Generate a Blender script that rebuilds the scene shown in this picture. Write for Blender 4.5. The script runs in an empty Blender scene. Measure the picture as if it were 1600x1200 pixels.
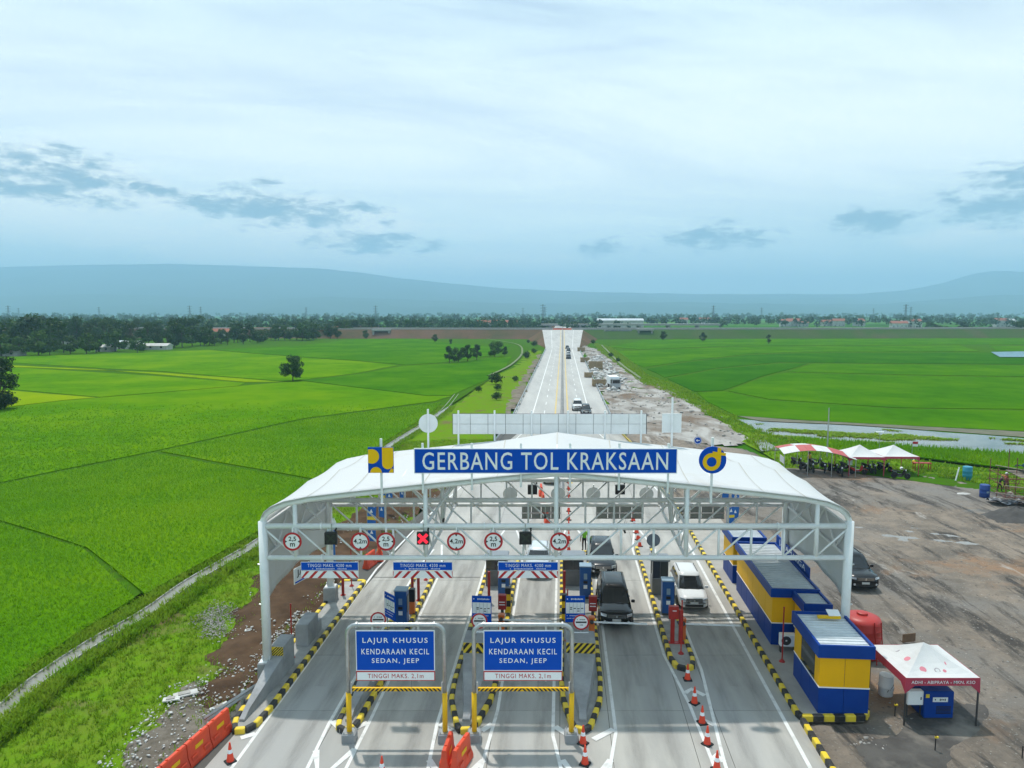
import bpy, bmesh, math, random
import numpy as np
from mathutils import Vector, Matrix, noise as mnoise
random.seed(7); rng = np.random.default_rng(7)
R = math.radians
scene = bpy.context.scene
COL = scene.collection

# ------------------------------------------------------------------ camera
CAM_H, F_PX, PITCH = 17.0, 1109.0, R(5.664)
cam_d = bpy.data.cameras.new('camera'); cam = bpy.data.objects.new('camera', cam_d); COL.objects.link(cam)
cam.location = (0, 0, CAM_H); cam.rotation_euler = (math.pi/2 - PITCH, 0, 0)
cam_d.sensor_width = 36; cam_d.lens = 36*F_PX/1600; cam_d.clip_start = .5; cam_d.clip_end = 60000
scene.camera = cam

# ------------------------------------------------------------------ sky, sun, exposure
SUN_VEC = Vector((-.14, .34, 1)).normalized()
SUN_STRENGTH, SKY_STRENGTH = 3.15, 0.125
world = bpy.data.worlds.new('World'); scene.world = world; world.use_nodes = True
def build_world():
    nt = world.node_tree; N = nt.nodes; L = nt.links; N.clear()
    def m(op, a, b=None, c=None, clamp=False):
        n = N.new('ShaderNodeMath'); n.operation = op; n.use_clamp = clamp
        for i, v in enumerate((a, b, c)):
            if v is None: continue
            if isinstance(v, (int, float)): n.inputs[i].default_value = v
            else: L.new(v, n.inputs[i])
        return n.outputs[0]
    def smooth(v, lo, hi):
        n = N.new('ShaderNodeMapRange'); n.interpolation_type = 'SMOOTHSTEP'; n.clamp = True
        L.new(v, n.inputs[0]); n.inputs[1].default_value = lo; n.inputs[2].default_value = hi
        return n.outputs[0]
    def noise(vec, scale, detail=5, rough=.55, dist=0):
        n = N.new('ShaderNodeTexNoise'); L.new(vec, n.inputs['Vector'])
        n.inputs['Scale'].default_value = scale; n.inputs['Detail'].default_value = detail
        n.inputs['Roughness'].default_value = rough; n.inputs['Distortion'].default_value = dist
        return n.outputs['Fac']
    def comb(x, y, z):
        n = N.new('ShaderNodeCombineXYZ')
        for i, v in enumerate((x, y, z)):
            if isinstance(v, (int, float)): n.inputs[i].default_value = v
            else: L.new(v, n.inputs[i])
        return n.outputs[0]
    def mix(fac, a, b):
        n = N.new('ShaderNodeMix'); n.data_type = 'RGBA'
        if isinstance(fac, (int, float)): n.inputs['Factor'].default_value = fac
        else: L.new(fac, n.inputs['Factor'])
        for k, v in ((6, a), (7, b)):
            if isinstance(v, tuple): n.inputs[k].default_value = v+(1,)
            else: L.new(v, n.inputs[k])
        return n.outputs[2]
    sky = N.new('ShaderNodeTexSky'); sky.sky_type = 'NISHITA'; sky.sun_disc = False
    sky.sun_elevation = math.asin(SUN_VEC.z); sky.sun_rotation = math.atan2(SUN_VEC.x, SUN_VEC.y)
    sky.air_density = 1.0; sky.dust_density = .5; sky.ozone_density = 1.0
    tc = N.new('ShaderNodeTexCoord'); sep = N.new('ShaderNodeSeparateXYZ'); L.new(tc.outputs['Generated'], sep.inputs[0])
    x, y, z = sep.outputs
    zc = m('MAXIMUM', z, 0.0)
    # thin high cloud: a layer overhead, seen in perspective, so it draws out to streaks near the horizon
    zp = m('ADD', zc, .12)
    lx, ly = m('DIVIDE', x, zp), m('DIVIDE', y, zp)
    lay = comb(m('MULTIPLY', m('ADD', lx, m('MULTIPLY', ly, .5)), .42), m('MULTIPLY', m('SUBTRACT', ly, m('MULTIPLY', lx, .25)), 1.15), 3.1)
    n1 = noise(lay, .9, 6, .58, .8); n2 = noise(lay, 3.2, 5, .6, 1.2)
    veil = smooth(m('ADD', m('MULTIPLY', n1, .75), m('MULTIPLY', n2, .25)), .32, .62)
    veil = m('MULTIPLY_ADD', veil, .62, .36)
    veil = m('MAXIMUM', veil, m('SUBTRACT', .95, m('MULTIPLY', zc, 2.6)))
    col = mix(veil, sky.outputs[0], CLOUD_LIT)
    # low grey cumulus bands standing round the horizon (az, el in radians)
    az = m('ARCTAN2', x, y); el = m('ARCSINE', zc)
    W = R(42)
    azw = m('SUBTRACT', m('PINGPONG', m('ADD', az, W+20*W), 2*W), W)
    fluff = noise(comb(m('MULTIPLY', az, 1.0), m('MULTIPLY', el, 3.2), 1.7), 17, 8, .62, .3)
    big = noise(comb(m('MULTIPLY', az, 1.0), m('MULTIPLY', el, 4.0), 8.3), 6, 5, .55, .2)
    def field(blobs):
        tot = None
        for (a0, e0, wa, we) in blobs:
            da = m('DIVIDE', m('SUBTRACT', azw, R(a0)), R(wa)); de = m('DIVIDE', m('SUBTRACT', el, R(e0)), R(we))
            r = m('SUBTRACT', 1.0, m('ADD', m('MULTIPLY', da, da), m('MULTIPLY', de, de)))
            tot = r if tot is None else m('MAXIMUM', tot, r)
        return m('MAXIMUM', tot, -3.0)
    def ae(px, py):  # reference frame of the view: degrees of azimuth and elevation
        return math.degrees(math.atan((px-800)/F_PX)), math.degrees(math.atan((600-py)/F_PX)-PITCH)
    def blob(x0, x1, y0, y1):
        a0, e0 = ae(x0, (y0+y1)/2)[0], ae(800, y1)[1]; a1, e1 = ae(x1, (y0+y1)/2)[0], ae(800, y0)[1]
        return ((a0+a1)/2, (e0+e1)/2, (a1-a0)/2, (e1-e0)/2)
    dg = m('DIVIDE', m('SUBTRACT', el, .22), .13); glow = m('MULTIPLY', m('POWER', 2.718, m('MULTIPLY', m('MULTIPLY', dg, dg), -1.0)), m('MULTIPLY_ADD', n1, .9, .15))
    col = mix(glow, col, (9.6, 10.0, 9.8))
    bank = field([blob(-160, 760, 300, 440), blob(-200, 330, 250, 420), blob(300, 960, 380, 450), blob(1380, 1800, 360, 430)])
    bk = smooth(m('ADD', bank, m('MULTIPLY', m('SUBTRACT', big, .5), 3.4)), .0, 1.1)
    col = mix(m('MULTIPLY', bk, .75), col, CLOUD_BANK)
    grey = field([blob(250, 590, 302, 362), blob(-90, 250, 272, 352), blob(70, 135, 262, 288), blob(460, 700, 364, 398), blob(150, 330, 300, 330),
                  blob(1000, 1215, 350, 402), blob(1282, 1420, 338, 384), blob(1450, 1700, 296, 378), blob(905, 975, 372, 404), blob(-60, 20, 200, 232), blob(390, 450, 288, 304), blob(585, 625, 342, 362)])
    fine = noise(comb(m('MULTIPLY', az, 1.0), m('MULTIPLY', el, 2.2), 4.4), 46, 7, .66, .4)
    gk = smooth(m('ADD', m('ADD', m('MULTIPLY', grey, .9), m('MULTIPLY', m('SUBTRACT', fluff, .5), 5.2)), m('MULTIPLY', m('SUBTRACT', fine, .5), 3.4)), -.60, 1.7)
    rim = smooth(gk, .02, 1.0)
    body = mix(smooth(m('MULTIPLY_ADD', fine, .45, m('MULTIPLY', fluff, .55)), .36, .60), CLOUD_DARK, CLOUD_MID)
    col = mix(m('MULTIPLY', rim, .95), col, body)
    bg = N.new('ShaderNodeBackground'); L.new(col, bg.inputs[0]); bg.inputs[1].default_value = SKY_STRENGTH
    out = N.new('ShaderNodeOutputWorld'); L.new(bg.outputs[0], out.inputs[0])
CLOUD_LIT = (6.7, 8.3, 8.8)
CLOUD_BANK = (9.6, 9.7, 9.4)
CLOUD_DARK = (.9, 1.9, 2.9)
CLOUD_MID = (2.3, 3.6, 4.7)
build_world(); world.cycles.sampling_method = "MANUAL"; world.cycles.sample_map_resolution = 512
sun_d = bpy.data.lights.new('sun', 'SUN'); sun = bpy.data.objects.new('sun', sun_d); COL.objects.link(sun)
sun_d.energy = SUN_STRENGTH; sun_d.angle = R(1.2); sun_d.color = (1, .955, .88)
sun.rotation_euler = (-SUN_VEC).to_track_quat('-Z', 'Y').to_euler(); sun.location = (0, 0, 60)
vs = scene.view_settings; vs.view_transform = 'Standard'; vs.look = 'None'; vs.exposure = 0.10; vs.gamma = 1; vs.use_curve_mapping = False
scene.cycles.volume_bounces = 3; scene.cycles.max_bounces = 6; scene.cycles.use_denoising = True
scene.cycles.transparent_max_bounces = 12

# ------------------------------------------------------------------ helpers
def ray(px, py):
    up = -(py-600)/F_PX
    return (px-800)/F_PX, math.cos(PITCH)+up*math.sin(PITCH), -math.sin(PITCH)+up*math.cos(PITCH)
def G(px, py, z=0.0):            # survey: photo point -> ground plan (x, y)
    a, b, c = ray(px, py); t = (z-CAM_H)/c; return (a*t, b*t)
def D(px, py, Y):                # survey: photo point at known distance -> (x, z)
    a, b, c = ray(px, py); t = Y/b; return (a*t, CAM_H+c*t)
SH = .07115
def W(u, Y): return (u*1.0025 + Y*SH, Y)      # plaza grid: u across the lanes, Y along them
LANE_ROT = -math.atan(SH)
class MB:
    def __init__(s): s.v = []; s.f = []
    def add(s, vs_, fs):
        o = len(s.v); s.v += [tuple(p) for p in vs_]; s.f += [tuple(i+o for i in f) for f in fs]; return s
    def box(s, x0, x1, y0, y1, z0, z1):
        return s.add([(x0,y0,z0),(x1,y0,z0),(x1,y1,z0),(x0,y1,z0),(x0,y0,z1),(x1,y0,z1),(x1,y1,z1),(x0,y1,z1)],
                     [(0,3,2,1),(4,5,6,7),(0,1,5,4),(1,2,6,5),(2,3,7,6),(3,0,4,7)])
    def bbox(s, x0, x1, y0, y1, z0, z1, b=.02):   # box with chamfered vertical and top edges
        ring = lambda d, z: [(x0+d+b,y0+d,z),(x1-d-b,y0+d,z),(x1-d,y0+d+b,z),(x1-d,y1-d-b,z),(x1-d-b,y1-d,z),(x0+d+b,y1-d,z),(x0+d,y1-d-b,z),(x0+d,y0+d+b,z)]
        return s.rings([ring(0,z0), ring(0,z1-b), ring(b,z1)], caps=True)
    def rings(s, rs, caps=True, closed=True):
        n = len(rs[0]); vs_ = [p for r in rs for p in r]; fs = []
        for i in range(len(rs)-1):
            for j in range(n if closed else n-1):
                a = i*n+j; b = i*n+(j+1) % n
                fs.append((a, b, b+n, a+n))
        if caps: fs.append(tuple(range(n-1, -1, -1))); fs.append(tuple(range((len(rs)-1)*n, len(rs)*n)))
        return s.add(vs_, fs)
    def tube(s, p0, p1, r, n=8, r1=None, caps=True): return s.path([p0, p1], r, n, caps, r1)
    def path(s, pts, r, n=8, caps=True, r1=None, rad=None):
        pts = [Vector(p) for p in pts]; rs = []; ref = None; k = len(pts)
        for i, p in enumerate(pts):
            d = (pts[min(i+1, k-1)]-pts[max(i-1, 0)]).normalized()
            if ref is None: ref = d.cross(Vector((0,0,1))) if abs(d.z) < .95 else d.cross(Vector((0,1,0)))
            a = (ref - d*ref.dot(d)).normalized(); ref = a; b = d.cross(a)
            rr = rad[i] if rad else (r if r1 is None else r+(r1-r)*i/(k-1))
            rs.append([p+(a*math.cos(t)+b*math.sin(t))*rr for t in [2*math.pi*(j+.5)/n for j in range(n)]])
        return s.rings(rs, caps)
    def bar(s, p0, p1, w, h):     # rectangular bar along p0-p1
        p0, p1 = Vector(p0), Vector(p1); d = (p1-p0).normalized()
        a = d.cross(Vector((0,0,1))) if abs(d.z) < .95 else Vector((1,0,0)); a.normalize(); b = a.cross(d)
        return s.rings([[p+a*i*w/2+b*j*h/2 for i, j in ((-1,-1),(1,-1),(1,1),(-1,1))] for p in (p0, p1)])
    def prism(s, poly, z0, z1):
        return s.rings([[(p[0],p[1],z0) for p in poly], [(p[0],p[1],z1) for p in poly]])
    def slab(s, poly, y0, y1):    # outline in x,z extruded along y
        return s.rings([[(p[0],y0,p[1]) for p in poly], [(p[0],y1,p[1]) for p in poly]])
    def side(s, poly, x0, x1):    # outline in y,z extruded along x
        return s.rings([[(x0,p[0],p[1]) for p in poly], [(x1,p[0],p[1]) for p in poly]])
    def lathe(s, prof, n=16, o=(0,0,0), axis='z'):
        rs = []
        for r, h in prof:
            ring = []
            for j in range(n):
                t = 2*math.pi*j/n; a, b = r*math.cos(t), r*math.sin(t)
                q = (a, b, h) if axis == 'z' else ((a, h, b) if axis == 'y' else (h, a, b))
                ring.append((q[0]+o[0], q[1]+o[1], q[2]+o[2]))
            rs.append(ring)
        return s.rings(rs)
    def mesh(s, name, mat, smooth=False, fix=True):
        me = bpy.data.meshes.new(name); me.from_pydata(s.v, [], s.f)
        if fix:
            bm = bmesh.new(); bm.from_mesh(me); bmesh.ops.recalc_face_normals(bm, faces=bm.faces); bm.to_mesh(me); bm.free()
        if mat: me.materials.append(mat)
        if smooth: me.polygons.foreach_set('use_smooth', [True]*len(me.polygons))
        return me
    def build(s, name, mat, parent=None, smooth=False, loc=None, rotz=0, fix=True):
        return link(name, s.mesh(name, mat, smooth, fix), parent, loc, rotz)
def link(name, me, parent=None, loc=None, rotz=0):
    o = bpy.data.objects.new(name, me); COL.objects.link(o)
    if parent: o.parent = parent
    if loc is not None: o.location = loc
    if rotz: o.rotation_euler = (0, 0, rotz)
    return o
def tag(o, label=None, cat=None, group=None, kind=None):
    if label: o['label'] = label
    if cat: o['category'] = cat
    if group: o['group'] = group
    if kind: o['kind'] = kind
    return o
def thing(name, label, cat, loc=(0,0,0), rotz=0, group=None):
    o = bpy.data.objects.new(name, None); COL.objects.link(o); o.empty_display_size = .3
    o.location = loc; o.rotation_euler = (0, 0, rotz); return tag(o, label, cat, group)
KIDS = {}
def dup(root, loc=None, rotz=None, label=None, group=None, scale=None):
    def rec(o, par):
        c = o.copy(); COL.objects.link(c); c.parent = par
        for ch in o.children: rec(ch, c)
        return c
    c = rec(root, None)
    if loc is not None: c.location = loc
    if rotz is not None: c.rotation_euler = (0, 0, rotz)
    if scale is not None: c.scale = (scale,)*3 if isinstance(scale, (int, float)) else scale
    if label: c['label'] = label
    if group: c['group'] = group
    return c
def np_mesh(name, V, T, mat, smooth=False):
    V = np.asarray(V, np.float32); T = np.asarray(T, np.int32); me = bpy.data.meshes.new(name); k = T.shape[1]
    me.vertices.add(len(V)); me.vertices.foreach_set('co', V.ravel())
    me.loops.add(T.size); me.loops.foreach_set('vertex_index', T.ravel())
    me.polygons.add(len(T)); me.polygons.foreach_set('loop_start', np.arange(0, T.size, k, dtype=np.int32))
    me.update(calc_edges=True); me.materials.append(mat)
    if smooth: me.polygons.foreach_set('use_smooth', np.ones(len(T), bool))
    return me
def inside(poly, X, Y):
    res = np.zeros(X.shape, bool); n = len(poly)
    for i in range(n):
        x0, y0 = poly[i]; x1, y1 = poly[(i+1) % n]
        if y0 == y1: continue
        c = ((y0 > Y) != (y1 > Y)) & (X < (x1-x0)*(Y-y0)/(y1-y0)+x0); res ^= c
    return res
def edge_dist(poly, X, Y):
    d = np.full(X.shape, 1e9); n = len(poly)
    for i in range(n):
        ax, ay = poly[i]; bx, by = poly[(i+1) % n]; L2 = (bx-ax)**2+(by-ay)**2+1e-9
        t = np.clip(((X-ax)*(bx-ax)+(Y-ay)*(by-ay))/L2, 0, 1)
        d = np.minimum(d, np.hypot(X-ax-t*(bx-ax), Y-ay-t*(by-ay)))
    return d
def rough_poly(poly, step, amp, seed=0):   # natural, uneven outline
    out = []; n = len(poly)
    for i in range(n):
        a, b = Vector(poly[i]), Vector(poly[(i+1) % n]); L = (b-a).length; k = max(1, int(L/step)); nrm = Vector((-(b-a).y, (b-a).x))/(L or 1)
        for j in range(k):
            p = a+(b-a)*j/k; q = p/(step*2.2)
            out.append(tuple(p + nrm*amp*(mnoise.noise((q.x, q.y, seed))*1.6)))
    return out
def vnoise(X, Y, s, seed=0.0, octv=4):
    r = np.zeros(X.shape); amp = 1.0; tot = 0
    for o in range(octv):
        ph = rng2.uniform(0, 100, 6) if False else np.array([(seed*12.9+o*7.3+k*3.7) % 97 for k in range(6)])
        xs, ys = X/s*2**o, Y/s*2**o
        r += amp*(np.sin(xs*1.7+ph[0]+1.3*np.sin(ys*1.1+ph[1]))*np.sin(ys*1.9+ph[2]+1.2*np.sin(xs*1.3+ph[3])))
        tot += amp; amp *= .55
    return r/tot
def patch(name, poly, cell, zf, mat, kind='structure', label=None, cat=None, fade=1.0, drop=.10):
    P = np.array(poly); x0, y0 = P.min(0); x1, y1 = P.max(0)
    xs = np.arange(x0, x1+cell, cell); ys = np.arange(y0, y1+cell, cell); X, Y = np.meshgrid(xs, ys)
    ins = inside(poly, X, Y); d = edge_dist(poly, X, Y); d = np.where(ins, d, -d)
    Z = zf(X, Y) - drop*(1-np.clip(d/fade, 0, 1))
    ok = d > -cell*.75; q = ok[:-1,:-1] & ok[1:,:-1] & ok[:-1,1:] & ok[1:,1:]
    nx = len(xs); jj, ii = np.nonzero(q); a = jj*nx+ii
    F = np.stack([a, a+1, a+nx+1, a+nx], 1); V = np.stack([X, Y, Z], -1).reshape(-1, 3)
    used = np.unique(F); rm = np.zeros(len(V), np.int64); rm[used] = np.arange(len(used))
    o = link(name, np_mesh(name, V[used], rm[F], mat, True)); return tag(o, label, cat, None, kind)
def scatter(poly, n, seed=0):
    r = np.random.default_rng(seed); P = np.array(poly); lo, hi = P.min(0), P.max(0); out = np.zeros((0, 2))
    for _ in range(12):
        q = r.uniform(lo, hi, (n, 2)); q = q[inside(poly, q[:,0], q[:,1])]; out = np.vstack([out, q])
        if len(out) >= n: break
    return out[:n]
def tufts(name, XY, Z, h, spread, blades, mat, seed=1, w=.03, label=None, cat=None, lean=.6):
    r = np.random.default_rng(seed); n = len(XY); XY = np.repeat(XY, blades, 0); Z = np.repeat(np.broadcast_to(Z, (n,)), blades)
    k = len(XY); ang = r.uniform(0, 6.283, k); off = r.uniform(0, spread*.45, k); hh = h*r.uniform(.6, 1.15, k); le = spread*lean*r.uniform(.3, 1.2, k)
    bx = XY[:,0]+np.cos(ang)*off; by = XY[:,1]+np.sin(ang)*off; px, py = -np.sin(ang)*w, np.cos(ang)*w
    A = np.stack([bx-px, by-py, Z], 1); B = np.stack([bx+px, by+py, Z], 1)
    M1 = np.stack([bx+np.cos(ang)*le*.35-px*.7, by+np.sin(ang)*le*.35-py*.7, Z+hh*.62], 1); M2 = M1+np.stack([px*1.4, py*1.4, np.zeros(k)], 1)
    C = np.stack([bx+np.cos(ang)*le, by+np.sin(ang)*le, Z+hh], 1)
    V = np.concatenate([A, B, M2, M1, C]); i = np.arange(k)
    T = np.concatenate([np.stack([i, i+k, i+2*k], 1), np.stack([i, i+2*k, i+3*k], 1), np.stack([i+3*k, i+2*k, i+4*k], 1)])
    return tag(link(name, np_mesh(name, V, T, mat)), label, cat, None, 'stuff')

# ------------------------------------------------------------------ materials
MATS = {}
def nodes(name):
    m_ = bpy.data.materials.new(name); m_.use_nodes = True; nt = m_.node_tree
    return m_, nt, nt.nodes['Principled BSDF']
def setin(b, **k):
    for a, v in k.items():
        a = a.replace('_', ' ')
        b.inputs[a].default_value = v
def mat(name, c, rough=.6, metal=0.0, c2=None, scale=3.0, detail=6, lo=.35, hi=.65, bump=0.0, bscale=None, coat=0.0, spec=.5, objrand=0.0, trans=0.0, coords='Object', dist=0.0, stretch=None, c3=None, scale3=.3, lo3=.5, hi3=.7):
    """principled surface: base colour c, worn/varied towards c2 by noise, a broad third tone c3, fine bump, a per-piece value shift"""
    if name in MATS: return MATS[name]
    m_, nt, b = nodes(name); N, L = nt.nodes, nt.links
    setin(b, Roughness=rough, Metallic=metal); b.inputs['Specular IOR Level'].default_value = spec; b.inputs['Coat Weight'].default_value = coat
    b.inputs['Base Color'].default_value = tuple(c)+(1,)
    vec = None
    if c2 is not None or bump or c3 is not None:
        if coords == 'World':
            g = N.new('ShaderNodeNewGeometry'); vec = g.outputs['Position']
        else:
            t = N.new('ShaderNodeTexCoord'); vec = t.outputs['Object']
        if stretch:
            mp = N.new('ShaderNodeMapping'); mp.inputs['Scale'].default_value = stretch[:3]
            if len(stretch) > 3: mp.inputs['Rotation'].default_value = (0, 0, stretch[3])
            L.new(vec, mp.inputs[0]); vec = mp.outputs[0]
    def nz(sc, det):
        n = N.new('ShaderNodeTexNoise'); n.inputs['Scale'].default_value = sc; n.inputs['Detail'].default_value = det
        n.inputs['Roughness'].default_value = .62; n.inputs['Distortion'].default_value = dist; L.new(vec, n.inputs['Vector']); return n.outputs['Fac']
    def mr(s, a, bb):
        n = N.new('ShaderNodeMapRange'); n.inputs[1].default_value = a; n.inputs[2].default_value = bb; n.clamp = True; L.new(s, n.inputs[0]); return n.outputs[0]
    col = None
    def mixc(fac, a, bcol):
        n = N.new('ShaderNodeMix'); n.data_type = 'RGBA'; L.new(fac, n.inputs['Factor'])
        if a is None: n.inputs[6].default_value = tuple(c)+(1,)
        else: L.new(a, n.inputs[6])
        n.inputs[7].default_value = tuple(bcol)+(1,); return n.outputs[2]
    if c2 is not None: col = mixc(mr(nz(scale, detail), lo, hi), None, c2)
    if c3 is not None: col = mixc(mr(nz(scale3, 4), lo3, hi3), col, c3)
    if objrand:
        oi = N.new('ShaderNodeObjectInfo'); hs = N.new('ShaderNodeHueSaturation')
        mv = N.new('ShaderNodeMapRange'); mv.inputs[3].default_value = 1-objrand; mv.inputs[4].default_value = 1+objrand; L.new(oi.outputs['Random'], mv.inputs[0])
        L.new(mv.outputs[0], hs.inputs['Value'])
        if col is None: hs.inputs['Color'].default_value = tuple(c)+(1,)
        else: L.new(col, hs.inputs['Color'])
        col = hs.outputs[0]
    if col is not None: L.new(col, b.inputs['Base Color'])
    if bump:
        bp = N.new('ShaderNodeBump'); bp.inputs['Strength'].default_value = bump; bp.inputs['Distance'].default_value = .05
        L.new(nz(bscale or scale*6, 5), bp.inputs['Height']); L.new(bp.outputs[0], b.inputs['Normal'])
    if trans:
        out = N['Material Output']; tr = N.new('ShaderNodeBsdfTranslucent'); ms = N.new('ShaderNodeMixShader'); ms.inputs[0].default_value = trans
        if col is not None: L.new(col, tr.inputs[0])
        else: tr.inputs[0].default_value = tuple(c)+(1,)
        L.new(b.outputs[0], ms.inputs[1]); L.new(tr.outputs[0], ms.inputs[2]); L.new(ms.outputs[0], out.inputs['Surface'])
    MATS[name] = m_; return m_
M_conc = mat('concrete_pavement', (.43,.415,.38), .82, c2=(.30,.29,.27), scale=.55, lo=.40, hi=.66, bump=.15, bscale=30, objrand=.045, coords='World', stretch=(1,.22,1,LANE_ROT), c3=(.36,.355,.34), scale3=.12, lo3=.48, hi3=.62)
M_road = mat('concrete_road', (.46,.455,.43), .85, c2=(.37,.365,.35), scale=.35, lo=.38, hi=.66, bump=.1, bscale=12, coords='World', stretch=(1,.12,1,LANE_ROT), c3=(.40,.395,.375), scale3=.08)
M_joint = mat('joint_sealant', (.09,.088,.08), .9)
M_kconc = mat('cast_concrete', (.40,.39,.37), .85, c2=(.27,.265,.25), scale=1.6, bump=.2, bscale=20)
M_gconc = mat('grey_cement', (.36,.365,.37), .8, c2=(.25,.255,.26), scale=1.2, bump=.15, bscale=18)
M_white = mat('white_steel_paint', (.84,.85,.85), .38, c2=(.74,.75,.74), scale=1.3, lo=.45, hi=.75, spec=.4)
M_memb = mat('white_membrane', (.72,.73,.73), .6, c2=(.64,.61,.54), scale=.30, lo=.55, hi=.80, bump=.12, bscale=1.5, trans=.22, stretch=(1,1,1))
M_galv = mat('galvanised_steel', (.55,.57,.58), .38, metal=.75, c2=(.42,.44,.45), scale=5)
M_line = mat('white_line_paint', (.72,.72,.70), .7, c2=(.50,.495,.475), scale=2.2, lo=.50, hi=.74, coords='World')
M_yline = mat('yellow_line_paint', (.62,.45,.13), .7, c2=(.46,.42,.33), scale=2.0, lo=.45, hi=.7, coords='World')
M_kyel = mat('yellow_kerb_paint', (.78,.56,.03), .5, c2=(.55,.42,.09), scale=3, lo=.52, hi=.78, objrand=.08)
M_kblk = mat('black_kerb_paint', (.022,.022,.022), .55, c2=(.08,.078,.07), scale=3, lo=.5, hi=.8, objrand=.15)
M_yel = mat('yellow_paint', (.90,.52,.006), .5, c2=(.80,.47,.02), scale=2, spec=.25)
M_blk = mat('black_paint', (.012,.012,.013), .5)
M_rub = mat('black_rubber', (.018,.018,.018), .85)
M_blue = mat('sign_blue', (.001,.080,.52), .45, c2=(.001,.072,.47), scale=.8, spec=.12)
M_swhite = mat('sign_white', (.88,.89,.90), .45)
M_sred = mat('sign_red', (.50,.012,.02), .45)
M_red = mat('red_paint', (.50,.022,.015), .45, c2=(.36,.02,.015), scale=2, objrand=.1)
M_dred = mat('dark_red_paint', (.34,.015,.012), .5)
M_orange = mat('orange_plastic', (.78,.075,.02), .5, c2=(.60,.06,.025), scale=2, objrand=.08)
M_cone = mat('cone_orange', (.80,.06,.02), .5, objrand=.08)
M_cblue = mat('cabin_blue', (.003,.040,.24), .45, c2=(.004,.052,.29), scale=.7, objrand=.05, spec=.2)
M_cyel = mat('cabin_yellow', (.90,.47,.004), .5, c2=(.84,.44,.008), scale=.7, objrand=.05, spec=.2)
M_mblue = mat('machine_blue', (.012,.085,.30), .4, c2=(.02,.11,.33), scale=1.2)
M_lblue = mat('light_blue_steel', (.26,.36,.45), .4)
M_glass = mat('dark_glass', (.008,.010,.012), .06, spec=.9)
M_tin = mat('roof_sheet_silver', (.66,.70,.72), .45, c2=(.54,.58,.60), scale=1.5)
M_grey = mat('grey_cabinet', (.20,.20,.195), .5, c2=(.15,.15,.145), scale=2)
M_backg = mat('sign_back_aluminium', (.80,.81,.80), .42, c2=(.72,.73,.72), scale=1.0, objrand=.04)
M_steel = mat('dark_steel', (.09,.09,.092), .45, metal=.6)
M_chrome = mat('chrome', (.75,.76,.77), .12, metal=1)
M_rice = [mat('rice_leaf_%s' % n, c, .65, c2=c2, scale=.28, lo=.34, hi=.68, bump=.9, bscale=5, coords='World', spec=.0, c3=c3, scale3=.045, lo3=.42, hi3=.66, trans=.0) for n, c, c2, c3 in (
    ('fresh', (.086,.215,.003), (.060,.168,.003), (.130,.245,.004)),
    ('deep', (.048,.158,.004), (.034,.122,.004), (.072,.185,.004)),
    ('yellowish', (.185,.285,.003), (.140,.250,.003), (.215,.300,.004)),
    ('dark', (.030,.125,.006), (.023,.100,.006), (.045,.145,.006)))]
M_tuft = mat('rice_blade', (.175,.375,.004), .6, c2=(.118,.295,.004), scale=.3, coords='World', spec=.2, c3=(.245,.415,.006), scale3=.06, trans=.4)
M_grass = mat('verge_grass', (.115,.245,.008), .9, c2=(.135,.205,.020), scale=.7, bump=.9, bscale=6, coords='World', spec=.0, c3=(.150,.135,.055), scale3=.22, lo3=.57, hi3=.68)
M_gblade = mat('grass_blade', (.165,.330,.008), .7, c2=(.24,.34,.020), scale=.5, coords='World', spec=.15, trans=.3)
M_soil = mat('brown_soil', (.105,.066,.042), .95, c2=(.060,.040,.028), scale=.9, bump=.9, bscale=4, coords='World', spec=.0, c3=(.13,.085,.055), scale3=.18)
M_bund = mat('bund_mud_and_weeds', (.050,.150,.006), .95, c2=(.055,.110,.012), scale=.8, bump=.6, bscale=6, coords='World', spec=.0)
M_leafs = [mat('leaf_%d' % i, c, .6, c2=c2, scale=.55, lo=.38, hi=.62, coords='Object', spec=.2, trans=.2, objrand=.22) for i, (c, c2) in enumerate((
    ((.050,.115,.018), (.026,.066,.014)), ((.036,.092,.022), (.020,.054,.016)), ((.080,.150,.022), (.042,.092,.018)), ((.06,.105,.03), (.032,.066,.02))))]
M_bark = mat('bark', (.10,.075,.055), .9, c2=(.05,.04,.03), scale=6, bump=.5)
M_tyre = mat('tyre', (.014,.014,.015), .85)
M_rim = mat('alloy_rim', (.50,.51,.52), .3, metal=.9)
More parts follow.
